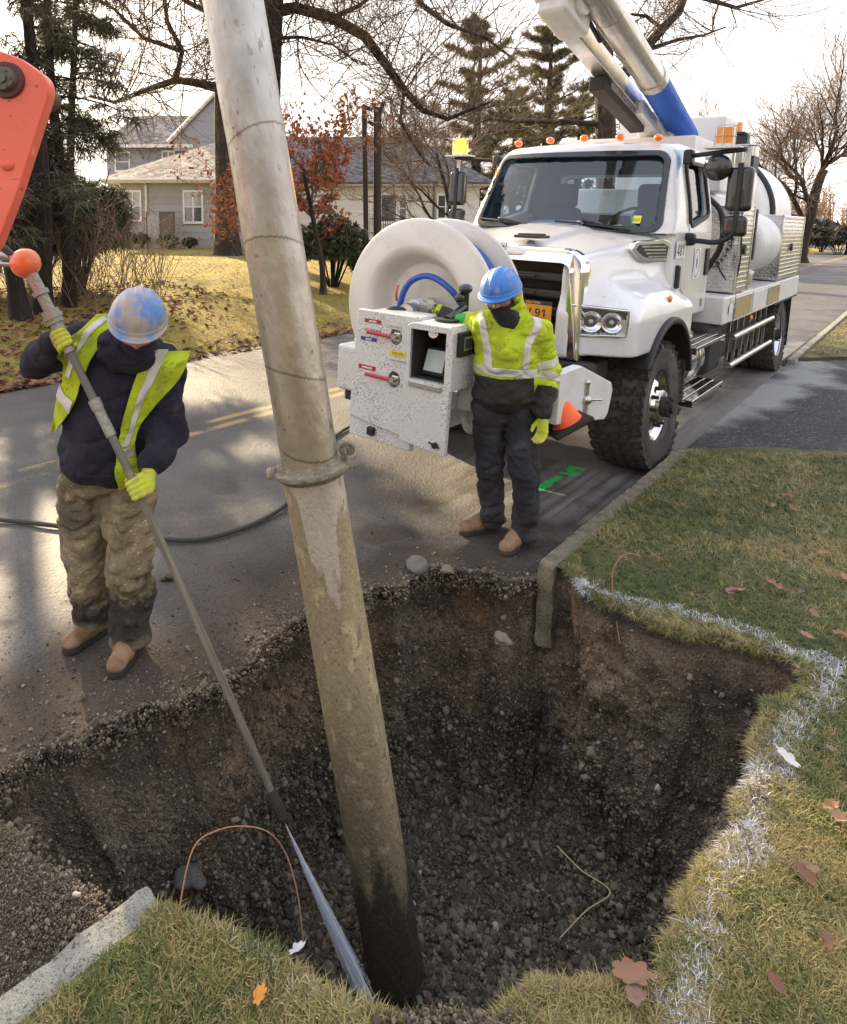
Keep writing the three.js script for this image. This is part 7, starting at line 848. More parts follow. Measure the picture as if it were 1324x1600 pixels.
  // hood standing round the head, dark face mask, glasses, hat
  const hood = (x, y, z) => { const l = H.local(x, y, z); let o = ell(l.x, l.y, l.z, V(0, -0.005, -0.03), 0.112, 0.142, 0.125), i = ell(l.x, l.y, l.z, V(0, -0.005, -0.015), 0.098, 0.13, 0.12); let d = smax(o, -i, 0.008); d = smax(d, l.z - 0.035 + l.y * 0.25, 0.012); d = smax(d, l.y - 0.085, 0.01); d = smin(d, smax(cap(x, y, z, H.world(0, -0.12, -0.06), J.neck.clone().add(V(0.02, -0.02, -0.02)), 0.105, 0.12), -ell(l.x, l.y, l.z, V(0, -0.03, 0.06), 0.075, 0.17, 0.1), 0.015), 0.03); return d + fold(x * 1.4, y * 1.4, z * 1.4, 0.9); };
  add('hood', hood, bounds([H.c, J.neck], 0.19), 0.0065, M_vest, limeC);
  const mask = (x, y, z) => { const l = H.local(x, y, z); let d = smax(headSDF(l) - 0.009, l.y + 0.042 - Math.max(0, -l.z + 0.02) * 0.6, 0.006); d = smin(d, cap(x, y, z, H.world(0, -0.09, 0.01), J.neck.clone().add(V(-0.02, 0.0, 0.05)), 0.07, 0.075), 0.04); return d + fold(x * 2, y * 2, z * 2, 0.4); };
  add('face_mask', mask, bounds([H.c, J.neck], 0.16), 0.0055, M_vest, (x, y, z, a, b, c, o) => set3(o, 0.02, 0.018, 0.03));
  add('safety_glasses', (x, y, z) => { const l = H.local(x, y, z); return smax(Math.abs(ell(l.x, l.y, l.z, V(0, 0.008, 0.0), 0.083, 0.11, 0.108)) - 0.0022, Math.max(Math.abs(l.y - 0.006) - 0.019 + Math.abs(l.x) * 0.06, 0.01 - l.z), 0.003); }, bounds([H.c], 0.13), 0.0035, M_glass);
  add('hard_hat', (x, y, z) => helmetSDF(H.local(x, y, z)), bounds([H.c], 0.26), 0.0042, M_helmet, (x, y, z, a, b, c, o) => { const l = H.local(x, y, z), n = fbm(x * 12, y * 12, z * 12 + 8, 5), m = sst(0.1, 0.4, n) * 0.55 * sst(0.02, 0.1, l.y); set3(o, mix(0.028, 0.3, m), mix(0.16, 0.3, m), mix(0.5, 0.32, m)); }, root, 'bright blue hard hat with a few scuffs');
  const trou = (x, y, z) => {
    let d = cap(x, y, z, V(1.13, 0.9, -4.42), V(1.28, 0.9, -4.39), 0.122, 0.12); let e = cap(x, y, z, J.hipR, J.knR, 0.11, 0.087); e = smin(e, cap(x, y, z, J.knR, V(1.17, 0.1, -4.52), 0.087, 0.076), 0.03); d = smin(d, e, 0.04);
    let f = cap(x, y, z, J.hipL, J.knL, 0.112, 0.088); f = smin(f, cap(x, y, z, J.knL, V(1.335, 0.075, -4.33), 0.088, 0.08), 0.03); d = smin(d, f, 0.014);
    d += fold(x * 1.2, y * 1.1, z * 1.2, 1.1) + 0.014 * n3(x * 5, y * 24, z * 5) * sst(0.34, 0.1, y); return smax(smax(d, 0.05 - y + n3(x * 12, 1, z * 12) * 0.01, 0.01), y - 0.97, 0.01); };
  add('jeans', trou, [[0.95, 0.02, -4.7], [1.48, 1.0, -4.15]], 0.0085, M_cloth, (x, y, z, a, b, c, o) => { const n = mud(x, y, z), k = clamp(0.032 + n * 0.025 + 0.03 * sst(0.05, 0.4, fbm(x * 6, y * 4, z * 6 + 9, 3)), 0.012, 0.1), m = sst(0.16, 0.02, y + n * 0.15) * 0.5; set3(o, mix(k, 0.09, m), mix(k * 0.95, 0.08, m), mix(k * 1.12, 0.07, m)); });
  for (const [he, to, an] of [[V(1.235, 0, -4.6), V(0.945, 0, -4.5), J.anR], [V(1.375, 0, -4.42), V(1.15, 0, -4.19), J.anL]]) { const B = bootGeo(he, to, an), bt = add('boot', B.up, B.lo, 0.006, M_leather, (x, y, z, a, b, c, o) => { const m = sst(-0.2, 0.3, mud(x * 2, y * 2, z * 2)), w = sst(0.045, 0.022, y); set3(o, mix(mix(0.30, 0.24, m), 0.09, w), mix(mix(0.175, 0.15, m), 0.06, w), mix(mix(0.085, 0.09, m), 0.04, w)); }); add('sole', B.sole, B.lo, 0.006, M([0.05, 0.035, 0.025], 0.9), null, bt); part('lace', B.laces.map(put), M([0.16, 0.1, 0.05], 0.9), bt); }
  const gR = V(0.825, 1.485, -4.87), fR = gripSDF(gR, V(0.05, 1, 0.05), V(0.25, 0.0, 0.5), 0.017, J.wrR);
  add('glove', (x, y, z) => smin(fR(x, y, z), cap(x, y, z, J.wrR, J.wrR.clone().lerp(J.elR, 0.2), 0.036, 0.046), 0.02), bounds([gR, J.wrR], 0.11), 0.0055, M_glove, (x, y, z, a, b, c, o) => { const k = sst(-0.1, 0.2, mud(x * 3, y * 3, z * 3)); set3(o, mix(0.4, 0.03, k), mix(0.45, 0.03, k), mix(0.03, 0.03, k)); }, root, 'yellow and black glove on the joystick');
  const wl = J.wrL.clone(), fL = looseSDF(wl.clone().add(V(-0.005, -0.03, 0.01)), V(-0.12, -1, 0.12), V(-0.75, 0, 0.4));
  add('glove', (x, y, z) => smin(fL(x, y, z), cap(x, y, z, wl, wl.clone().lerp(J.elL, 0.12), 0.036, 0.045), 0.02), (() => { const b = bounds([wl], 0.12); b[0][1] -= 0.15; return b; })(), 0.005, M_glove, gloveCol);
}
// ---------- pipe, lance, jet, hoses, cone, arm ----------
const T_pipe = tex(512, 1024, (u, v, o) => {     // v: height -1.4 .. 3.6 m; galvanised above, splashed with mud below
  const y = -1.45 + v * 5.1, a = fbmt(u, v, 6, 6, 12), b = nt(u * 10, v * 60, 10, 4), st = nt(u * 40, v * 14, 40, 8), g = nt(u * 128, v * 512, 128, 9);
  let k = 0.4 + a * 0.2 + b * 0.05; let r = k * 1.03, gg = k * 0.99, bb = k * 0.94; const sc = sst(0.74, 0.8, nt(u * 60, v * 90, 60, 8) + a * 0.2) * 0.35; r = mix(r, 0.12, sc); gg = mix(gg, 0.1, sc); bb = mix(bb, 0.085, sc);
  const du = sst(2.7, 1.1, y + a * 0.6) * 0.75; r = mix(r, 0.46 + a * 0.12, du); gg = mix(gg, 0.37 + a * 0.11, du); bb = mix(bb, 0.265 + a * 0.09, du);
  const e = y - 0.42 + fbmt(u, v, 4, 5, 55) * 1.3 - 0.25 * Math.cos(u * 6.283 + 0.6), m = sst(0.05, -0.03, e); const mk = 0.23 + a * 0.12 + g * 0.035 + sst(0.3, 0.6, nt(u * 24, v * 90, 24, 33)) * 0.09; r = mix(r, mk * 1.22, m); gg = mix(gg, mk * 0.95, m); bb = mix(bb, mk * 0.54, m);
  const w = sst(0.1, -0.12, y + 0.84 + fbmt(u, v, 8, 5, 77) * 0.45 + g * 0.05); r = mix(r, 0.08 + g * 0.03, w); gg = mix(gg, 0.062 + g * 0.024, w); bb = mix(bb, 0.04 + g * 0.016, w);
  for (const [Y, s] of [[2.42, 1], [1.98, 2], [1.45, 3], [1.13, 4]]) { const d = Math.abs(y - Y - 0.05 * Math.sin(u * 6.28 + s)); if (d < 0.005) { r *= 0.55; gg *= 0.53; bb *= 0.5; } }
  const sp = 0.5 * sst(0.8, 0.9, nt(u * 46, v * 190, 46, 62) + a * 0.5) + 0 * sst(0.72, 0.8, nt(u * 30, v * 150, 30, 62) + a * 0.3) * sst(-0.4, 0.4, y); r = mix(r, 0.09, sp); gg = mix(gg, 0.075, sp); bb = mix(bb, 0.055, sp);
  o[0] = enc(r); o[1] = enc(gg); o[2] = enc(bb);
});
T_pipe.wrapT = THREE.ClampToEdgeWrapping; const PBOT = V(0.351, -1.36, -2.9), PTOP = V(-0.60, 4.5, -2.92), PD = PTOP.clone().sub(PBOT).normalize(), onPipe = (y) => PBOT.clone().addScaledVector(PD, (y - PBOT.y) / PD.y);
function pipeGeo(y0, y1, r, dents) { const a = onPipe(y0), b = onPipe(y1), L = a.distanceTo(b), g = new THREE.CylinderGeometry(r, r, L, 64, Math.ceil(L / 0.03), true), p = g.attributes.position, uv = g.attributes.uv; for (let i = 0; i < p.count; i++) { const x = p.getX(i), y = p.getY(i), z = p.getZ(i), q = 1 + (fbm(x * 6, y * 3, z * 6 + dents, 3) * 0.05 + (dents ? fbm(x * 30, y * 30, z * 30, 3) * 0.02 : 0)) * 0.5; p.setX(i, x * q); p.setZ(i, z * q); uv.setY(i, (mix(y0, y1, y / L + 0.5) + 1.45) / 5.1); uv.setX(i, uv.getX(i) * 1); } g.computeVertexNormals(); g.applyQuaternion(new THREE.Quaternion().setFromUnitVectors(UP, PD)); const c = a.lerp(b, 0.5); g.translate(c.x, c.y, c.z); return g; }
{
  const t = thing('vacuum_pipe', 'tall battered metal suction pipe standing in the hole, its lower end caked in mud', 'pipe', [0, 0, 0]);
  const mU = new THREE.MeshStandardMaterial({ map: T_pipe, roughness: 0.4, metalness: 0.75, bumpMap: rept(T_soft, 2, 6), bumpScale: 0.006 }), mL = new THREE.MeshStandardMaterial({ map: T_pipe, roughness: 0.75, bumpMap: rept(T_grain, 2, 8), bumpScale: 0.006 });
  part('upper_pipe', [pipeGeo(1.03, 4.4, 0.124, 0)], mU, t); part('lower_pipe', [pipeGeo(-1.38, 1.025, 0.131, 3), (() => { const g = new THREE.CylinderGeometry(0.118, 0.118, 0.5, 40, 1, true); g.applyQuaternion(new THREE.Quaternion().setFromUnitVectors(UP, PD)); const c = onPipe(-1.13); g.translate(c.x, c.y, c.z); return g; })()], mL, t);
  const place = (g, y) => { g.applyQuaternion(new THREE.Quaternion().setFromUnitVectors(UP, PD)); const c = onPipe(y); g.translate(c.x, c.y, c.z); return g; };
  const mud = new THREE.MeshStandardMaterial({ map: rept(T_conc, 4, 1), color: new THREE.Color(1.1, 0.98, 0.8), roughness: 0.8, bumpMap: rept(T_grain, 6, 1), bumpScale: 0.006 });
  const ring = part('clamp_ring', [place(lathe([[0.125, -0.04], [0.137, -0.038], [0.14, -0.016], [0.166, -0.013], [0.171, -0.008], [0.171, 0.006], [0.166, 0.011], [0.142, 0.014], [0.138, 0.034], [0.124, 0.036]], 56), 1.03)], mud, t);
  part('clamp_latch', [place(bx(0.15, 0.2, -0.02, 0.04, -0.02, 0.05, 0.012), 1.03), place(rod(V(0.175, -0.02, 0.03), V(0.175, 0.065, 0.03), 0.017, 0.014, 10), 1.03), place((() => { const g = new THREE.TorusGeometry(0.025, 0.009, 8, 16); g.translate(0.165, 0.062, 0.03); return g; })(), 1.03), place(bx(-0.195, -0.15, -0.015, 0.025, -0.02, 0.04, 0.012), 1.03)], mud, ring);
}
const LP = [V(-1.256, 1.911, -2.95), V(-1.18, 1.765, -2.935), V(-1.08, 1.56, -2.92), V(-0.93, 1.28, -2.868), V(-0.775, 0.993, -2.805), V(-0.52, 0.39, -2.79), V(-0.152, -0.491, -2.75)], lanceC = new THREE.CatmullRomCurve3(LP);
{
  const t = thing('excavation_lance', 'long muddy water lance held by the bowed worker, orange ball on its top end', 'lance'); const sub = (a, b, n = 40) => { const q = []; for (let i = 0; i <= n; i++) q.push(lanceC.getPointAt(mix(a, b, i / n))); return q; };
  const tanT = rept(T_grain, 6, 20), mT = new THREE.MeshStandardMaterial({ map: tex(64, 512, (u, v, o) => { const a = fbmt(u, v, 8, 5, 44), k = 0.26 + a * 0.14; o[0] = enc(k * 1.1); o[1] = enc(k * 0.94); o[2] = enc(k * 0.7); }), roughness: 0.9, bumpMap: tanT, bumpScale: 0.002 });
  part('shaft', tube(sub(0.36, 0.95), 0.0165, 60, 12), mT, t); part('grip', tube(sub(0.1, 0.37), 0.0175, 40, 12), M([0.14, 0.125, 0.105], 0.6, { metalness: 0.2 }), t, 'dark grey upper shaft');
  const f = (a, b, r) => rod(lanceC.getPointAt(a), lanceC.getPointAt(b), r, r, 14); part('coupling', [f(0.015, 0.05, 0.026), f(0.05, 0.058, 0.034), f(0.058, 0.085, 0.024), f(0.085, 0.093, 0.036), f(0.093, 0.1, 0.042), f(0.1, 0.108, 0.036), f(0.108, 0.13, 0.027), f(0.13, 0.14, 0.031), f(0.14, 0.16, 0.024), f(0.245, 0.262, 0.026), f(0.262, 0.31, 0.022)], new THREE.MeshStandardMaterial({ map: rept(T_conc, 2, 2), roughness: 0.55, metalness: 0.3 }), t);
  part('ball_grip', (() => { const g = new THREE.SphereGeometry(0.063, 36, 24); g.translate(LP[0].x, LP[0].y, LP[0].z); return g; })(), MP([0.72, 0.17, 0.055], 0.5, { roughnessMap: T_soft, clearcoat: 0.2 }), t, 'orange rubber ball');
  part('nozzle', [rod(lanceC.getPointAt(0.94), lanceC.getPointAt(0.965), 0.019, 0.027, 14), rod(lanceC.getPointAt(0.965), lanceC.getPointAt(0.99), 0.027, 0.024, 14), rod(lanceC.getPointAt(0.99), lanceC.getPointAt(1), 0.02, 0.008, 12)], M([0.13, 0.1, 0.07], 0.85, { bumpMap: tanT, bumpScale: 0.004 }), t);
}
{ // the jet: a packed spray of fine strands of water
  const a = lanceC.getPointAt(1), b = V(0.205, -1.16, -2.58), d = b.clone().sub(a), L = d.length(), q = new THREE.Quaternion().setFromUnitVectors(UP, d.clone().normalize()), R = rng(77), g1 = [];
  for (let i = 0; i < 900; i++) { const an = R() * 6.283, rr = Math.min(0.06, Math.sqrt(-2 * Math.log(1 - R() * 0.99)) * 0.015), t0 = R() * 0.75, t1 = Math.min(1, t0 + 0.12 + R() * 0.35), P = (t) => V(Math.cos(an) * rr * (0.07 + t), t * L, Math.sin(an) * rr * (0.06 + t)).applyQuaternion(q).add(a); g1.push(rod(P(t0), P(t1), 0.0004 + 0.0008 * t0, 0.0005 + 0.001 * t1, 3, true)); }
  for (let i = 0; i < 260; i++) { const an = R() * 6.283, t = 0.25 + R() * 0.8, rr = 0.04 * (0.4 + R()), c = V(Math.cos(an) * rr * t, t * L, Math.sin(an) * rr * t).applyQuaternion(q).add(a); const g = new THREE.IcosahedronGeometry(0.0012 + R() * 0.0018, 0); g.translate(c.x, c.y, c.z); g1.push(g); }
  const jetM = new THREE.MeshPhysicalMaterial({ color: new THREE.Color(0.92, 0.95, 1), roughness: 0.9, transparent: true, opacity: 0.3 }); solo('water_jet', g1.map((g) => { const c = clean(g); return c; }), jetM, 'white jet of water spraying from the lance tip to the pipe foot', 'water jet', null, 'stuff');
}
const hoseM = M([0.06, 0.052, 0.045], 0.75, { bumpMap: rept(T_grain, 40, 2), bumpScale: 0.003 });
{ const P = [[-4.5, -4.6], [-2.37, -4.7], [-2.17, -4.68], [-1.86, -4.60], [-1.56, -4.52], [-1.05, -4.38], [-0.81, -4.38], [-0.62, -4.47], [-0.43, -4.66], [-0.27, -4.92], [-0.15, -5.34], [0.0, -6.08], [0.15, -6.68], [0.4, -7.12], [1.0, -7.5]]; solo('hose', tube(P.map(([x, z], i) => V(x, 0.022 + 0.004 * (i & 1), z)), 0.017, 220, 10), hoseM, 'long dark hose snaking across the road behind the bowed worker', 'hose'); }
{ // steel arm at the left edge, its pin boss, and the hose feeding the lance
  const t = thing('excavator_arm', 'orange-red steel machine arm reaching in at the left edge', 'machine arm', [0, 0, 0]), sh = new THREE.Shape(); sh.moveTo(-1.6, 2.2); sh.lineTo(-1.35, 2.78); sh.lineTo(-1.17, 2.67); sh.quadraticCurveTo(-1.08, 2.65, -1.0, 2.615); sh.lineTo(-0.945, 2.575); sh.quadraticCurveTo(-0.905, 2.545, -0.925, 2.49); sh.lineTo(-1.03, 2.2); sh.lineTo(-1.115, 2.0); sh.lineTo(-1.3, 1.75); sh.lineTo(-1.6, 1.7); sh.closePath();
  const redT = tex(512, 512, (u, v, o) => { const a = fbmt(u, v, 5, 5, 66), s = sst(0.83, 0.9, nt(u * 30, v * 44, 30, 3) + a * 0.3); let r = 0.78 + a * 0.12, g = 0.115 + a * 0.03, b = 0.06 + a * 0.02; o[0] = enc(mix(r, 0.12, s * 0.8)); o[1] = enc(mix(g, 0.05, s * 0.8)); o[2] = enc(mix(b, 0.035, s * 0.8)); });
  const g = extr(sh, 0.05, 0.006, 10); g.translate(0, 0, -2.44); part('side_plate', metreUV(g), new THREE.MeshPhysicalMaterial({ map: rept(redT, 1.4, 1.4), roughness: 0.42, clearcoat: 0.3 }), t);
  const c = V(-1.052, 2.552, -2.388); part('pin_boss', [rod(c, c.clone().add(V(0, 0, 0.02)), 0.062, 0.058, 28), rod(V(c.x, c.y, -2.75), V(c.x, c.y, -2.4), 0.045, 0.045, 20)], M([0.09, 0.03, 0.022], 0.6), t); part('pin', [rod(c.clone().add(V(0, 0, 0.02)), c.clone().add(V(0, 0, 0.045)), 0.042, 0.036, 24), rod(c.clone().add(V(0, 0, 0.04)), c.clone().add(V(0, 0, 0.055)), 0.018, 0.018, 6), ...[0, 1, 2, 3, 4, 5].map((i) => { const a = i * 1.047; return rod(c.clone().add(V(Math.cos(a) * 0.028, Math.sin(a) * 0.028, 0.04)), c.clone().add(V(Math.cos(a) * 0.028, Math.sin(a) * 0.028, 0.05)), 0.005, 0.005, 6); })], M([0.13, 0.11, 0.09], 0.5, { metalness: 0.5 }), t); part('bolt', ball(V(-1.062, 2.27, -2.385), 0.02, 1.2, 1, 0.6), M([0.7, 0.11, 0.06], 0.4), t);
  const h = thing('supply_hose', 'black hose with steel fitting joined to the orange ball of the lance', 'hose'); part('hose', tube([V(-2.2, 1.7, -3.1), V(-1.7, 1.9, -3.02), V(-1.46, 1.975, -2.99), V(-1.37, 1.98, -2.97), V(-1.315, 1.94, -2.955)], 0.019, 40, 10), black, h); part('fitting', [rod(V(-1.31, 1.935, -2.955), V(-1.36, 1.945, -2.965), 0.018, 0.022, 10), rod(V(-1.5, 1.915, -2.99), V(-1.3, 1.905, -2.955), 0.014, 0.012, 8)], M([0.4, 0.39, 0.37], 0.35, { metalness: 0.9 }), h);
}
{ const b = at(888, 664, 4.42), ax = V(-0.45, 0.8, -0.1).normalize(), q = new THREE.Quaternion().setFromUnitVectors(UP, ax), t = thing('traffic_cone', 'orange traffic cone with black base hung on the white bumper arm behind the worker', 'traffic cone', [b.x, b.y, b.z]), pl = (g) => { g.applyQuaternion(q); return g; }; part('base', pl(bx(-0.14, 0.14, -0.018, 0.018, -0.14, 0.14, 0.016)), M([0.02, 0.018, 0.017], 0.85), t); part('cone_body', pl(lathe([[0.105, 0.02], [0.1, 0.035], [0.028, 0.38], [0.024, 0.39], [0.001, 0.39]], 28)), M([0.85, 0.12, 0.02], 0.6), t); }

// ---------- soil clods, stones, leaves, grass ----------
const clodGeo = (seed) => { const g = mergeVertices(new THREE.IcosahedronGeometry(1, 2).deleteAttribute('normal').deleteAttribute('uv')), p = g.attributes.position; for (let i = 0; i < p.count; i++) { const k = 1 + 0.45 * n3(p.getX(i) * 1.5 + seed, p.getY(i) * 1.5, p.getZ(i) * 1.5) + 0.3 * n3(p.getX(i) * 3.4 + seed, p.getY(i) * 3.4, p.getZ(i) * 3.4); p.setXYZ(i, p.getX(i) * k, p.getY(i) * k * 0.8, p.getZ(i) * k); } g.computeVertexNormals(); return g; };
function scatter(name, label, cat, geo, mat, list, col) { const m = new THREE.InstancedMesh(geo, mat, list.length); m.name = numbered(name); const c = new THREE.Color(); list.forEach((x, i) => { m.setMatrixAt(i, x); m.setColorAt(i, col(i, c)); }); shade(m); scene.add(m); return tag(m, label, cat, null, 'stuff'); }
{
  const R = rng(301), P = holeGeo.attributes.position, N = holeGeo.attributes.normal, { A, R: RR } = holeGeo.userData, L = [[], [], []], siz = () => 0.0036 * Math.pow(1 - R() * 0.996, -0.31);
  const add = (x, y, z, s, fl = 0.85) => L[R() * 3 | 0].push(new THREE.Matrix4().compose(V(x, y, z), TMPq.setFromEuler(TMPe.set(R() * 6, R() * 6, R() * 6)), V(s, s * fl, s)));
  for (let i = 0; i < 150000; i++) { const r = Math.min(RR - 1, 4 + Math.pow(R(), 0.8) * (RR - 4) | 0), a = R() * A | 0, k = r * (A + 1) + a, ny = N.getY(k); if (R() > 0.6 + Math.max(0, ny) * 0.6) continue; const y = P.getY(k); let s = Math.min(0.026, siz() * (1.0 + 0.5 * Math.max(0, -y) * (R() < 0.3 ? 1.5 : 0.6))); if (s > 0.012 && ny < 0.25 && R() < 0.7) s *= 0.5; add(P.getX(k) + N.getX(k) * s * 0.3, y + ny * s * 0.3, P.getZ(k) + N.getZ(k) * s * 0.3, s); }
  // spilled on the road and crumbled along the turf edge
  for (let i = 0; i < 60000; i++) { const x = -3.2 + R() * 5.2, z = -5.4 + R() * 4; if (nOf(x, z) > N_KERB - 0.02 || inside(x, z, RIM)) continue; const d = rimDist(x, z), left = sst(0.7, -0.3, x) * sst(-1.9, -2.9, z), p = Math.exp(-d / (0.08 + 0.2 * left)) * 0.9 + 0.05 * Math.exp(-d / 0.9) * (0.5 + fbm(x * 2, z * 2, 4, 3)); if (R() > p) continue; const s = Math.min(0.03, siz() * (0.75 + 0.5 * Math.exp(-d * 6))); add(x, s * 0.3, z, s, 0.7); }
  for (let i = 0; i < 6500; i++) { const [x0, z0] = rimRoad[R() * rimRoad.length | 0], dx = HC[0] - x0, dz = HC[1] - z0, l = Math.hypot(dx, dz), o = (R() - 0.35) * 0.08, y = o > 0 ? -R() * 0.1 : 0, s = siz() * 1.0; add(x0 + dx / l * o + (R() - 0.5) * 0.03, y + s * 0.2, z0 + dz / l * o + (R() - 0.5) * 0.03, Math.min(s, 0.03), 0.8); }
  for (let i = 0; i < 9000; i++) { const [x0, z0] = rimLawn[R() * rimLawn.length | 0], x = x0 + (R() - 0.5) * 0.16, z = z0 + (R() - 0.5) * 0.16; if (nOf(x, z) < N_LAWN || inside(x, z, RIM)) continue; if (R() > 0.5) continue; const s = Math.min(0.022, siz()); add(x, LAWN_Y + s * 0.3, z, s, 0.8); }
  for (const [cx, cz, w, n, h, y0] of [[0.30, -1.47, 0.22, 3200, 0.09, LAWN_Y], [1.75, -1.72, 0.12, 900, 0.05, LAWN_Y], [-0.78, -1.85, 0.3, 7000, 0.02, 0], [-1.15, -2.1, 0.3, 5000, 0.01, 0]]) for (let i = 0; i < n; i++) { const a = R() * 6.283, q = Math.sqrt(-2 * Math.log(1 - R() * 0.98)) * 0.5, x = cx + Math.cos(a) * q * w, z = cz + Math.sin(a) * q * w, s = siz() * (y0 > 0 ? 0.9 : 0.48); if (inside(x, z, RIM)) continue; add(x, y0 + h * Math.exp(-q * q * 2) * R(), z, Math.min(0.03, s)); }
  L.forEach((l, i) => scatter('soil_clods', 'loose crumbs and clods of dark soil lying in and round the hole', 'soil', clodGeo(i * 7 + 1), M([1, 1, 1], 0.95), l, (k, c) => { const r = rng(k * 3 + i)(), q = rng(k * 5 + 9)(); const v = (0.06 + r * r * 0.17); q > 0.99 ? c.setRGB(v * 2.1, v * 1.9, v * 1.6) : c.setRGB(v * 1.22, v * 0.93, v * 0.64); return c; }));
  const stone = (x, y, z, s, label, col) => { const g = new THREE.IcosahedronGeometry(1, 3), p = g.attributes.position; for (let i = 0; i < p.count; i++) { const a = p.getX(i), b = p.getY(i), c = p.getZ(i), k = 1 + 0.45 * n3(a * 1.3 + x * 9, b * 1.3, c * 1.3 + z * 9) + 0.12 * n3(a * 5, b * 5, c * 5 + x); p.setXYZ(i, a * k * s, b * k * s * 0.6, c * k * s); } const v = mergeVertices(g.deleteAttribute('normal').deleteAttribute('uv')); v.computeVertexNormals(); v.translate(x, y, z); solo('stone', v, M(col, 0.9, { bumpMap: rept(T_grain, 9, 9), bumpScale: 0.006 }), label, 'stone'); };
  stone(0.60, 0.03, -4.02, 0.07, 'broken grey chunk on the far rim left of the worker at the controls', [0.2, 0.175, 0.15]); stone(0.76, 0.02, -3.98, 0.045, 'small tan lump beside the broken grey chunk', [0.26, 0.2, 0.14]); stone(-1.52, 0.02, -4.47, 0.045, 'lone clod on the road by the hose', [0.09, 0.075, 0.055]); stone(-0.72, -0.80, -2.5, 0.045, 'rounded grey stone low in the left side of the hole', [0.13, 0.12, 0.105]); stone(-0.36, -0.98, -2.35, 0.045, 'pale tan stone in the shadowed left of the hole', [0.2, 0.18, 0.13]); stone(-0.55, -0.72, -2.72, 0.06, 'broad grey stone set in the upper left hole slope', [0.14, 0.13, 0.115]); stone(1.0, -0.2, -3.62, 0.05, 'buff stone sticking out of the far wall under the kerb', [0.26, 0.21, 0.155]); stone(1.98, LAWN_Y + 0.01, -1.62, 0.11, 'grey stone slab at the bottom right corner', [0.3, 0.29, 0.27]); stone(-0.9, 0.02, -3.9, 0.04, 'muddy lump on the road right of the bowed worker', [0.12, 0.1, 0.06]);
}
{ // copper wire hoop, rootlets
  solo('wire_hoop', tube([V(-0.4, 0.06, -1.72), V(-0.39, 0.18, -1.76), V(-0.36, 0.28, -1.84), V(-0.30, 0.27, -1.9), V(-0.235, 0.235, -1.95), V(-0.165, 0.19, -1.98), V(-0.11, 0.1, -2.0), V(-0.07, 0.0, -1.96), V(-0.05, -0.1, -1.9)], 0.0024, 60, 6), M([0.3, 0.17, 0.1], 0.45, { metalness: 0.3 }), 'thin copper-coloured hoop arching over the turf at the near rim', 'wire');
  solo('root', [tube([V(1.54, -0.06, -3.36), V(1.545, 0.02, -3.42), V(1.55, 0.17, -3.5), V(1.58, 0.26, -3.55), V(1.66, 0.3, -3.6), V(1.75, 0.27, -3.65)], 0.004, 40, 5)], M([0.22, 0.13, 0.07], 0.8), 'thin brown root curling up over the far turf edge', 'root');
  solo('root', [tube([V(0.84, -0.12, -2.25), V(0.88, -0.1, -2.14), V(0.93, -0.06, -2.02), V(0.84, -0.08, -1.98), V(0.74, -0.12, -1.93)], 0.0022, 40, 5)], M([0.2, 0.15, 0.09], 0.8), 'thin pale root lying on the near right slope of the hole', 'root');
  const rm = [], R = rng(66); for (let i = 0; i < 26; i++) { const k = R() * rimLawn.length | 0, [x, z] = rimLawn[k], dx = HC[0] - x, dz = HC[1] - z, l = Math.hypot(dx, dz); if (z > -2) continue; let p = V(x, 0.05 - R() * 0.1, z), q = [p]; for (let s = 0; s < 5; s++) { p = p.clone().add(V(dx / l * 0.02 + (R() - 0.5) * 0.04, -0.05 * R(), dz / l * 0.02 + (R() - 0.5) * 0.04)); q.push(p); } rm.push(tube(q, 0.0022, 10, 4)); } solo('rootlets', rm, M([0.16, 0.1, 0.06], 0.9), 'fringe of fine rootlets hanging from the cut turf', 'roots', null, 'stuff');
}
function leafGeo(seed) { const R = rng(seed), n = 44, s = []; for (let i = 0; i < n; i++) { const t = i / n * 6.283, lobe = 0.62 + 0.38 * Math.pow(Math.abs(Math.cos(t * 3.5 + 0.3)), 0.6) + (R() - 0.5) * 0.1, along = Math.cos(t), across = Math.sin(t) * 0.55; s.push([along * lobe, across * lobe]); } s.push([1.25, 0.02]); const g = new THREE.ShapeGeometry(poly(s)); const fine = g.toNonIndexed(), P = [], a = fine.attributes.position; for (let i = 0; i < a.count; i += 3) { const v = [0, 1, 2].map((k) => V(a.getX(i + k), a.getY(i + k), 0)), m = [v[0].clone().lerp(v[1], 0.5), v[1].clone().lerp(v[2], 0.5), v[2].clone().lerp(v[0], 0.5)]; for (const tri of [[v[0], m[0], m[2]], [m[0], v[1], m[1]], [m[2], m[1], v[2]], [m[0], m[1], m[2]]]) for (const q of tri) P.push(q.x, q.y, 0); } const o = new THREE.BufferGeometry(); for (let i = 0; i < P.length; i += 3) { const x = P[i], y = P[i + 1]; P[i + 2] = 0.75 * y * y + 0.18 * x * x + 0.14 * n3(x * 2.5 + seed, y * 2.5, 1) + 0.05 * Math.abs(y); } o.setAttribute('position', new THREE.BufferAttribute(new Float32Array(P), 3)); const w = mergeVertices(o); w.computeVertexNormals(); w.rotateX(-Math.PI / 2); return w; }
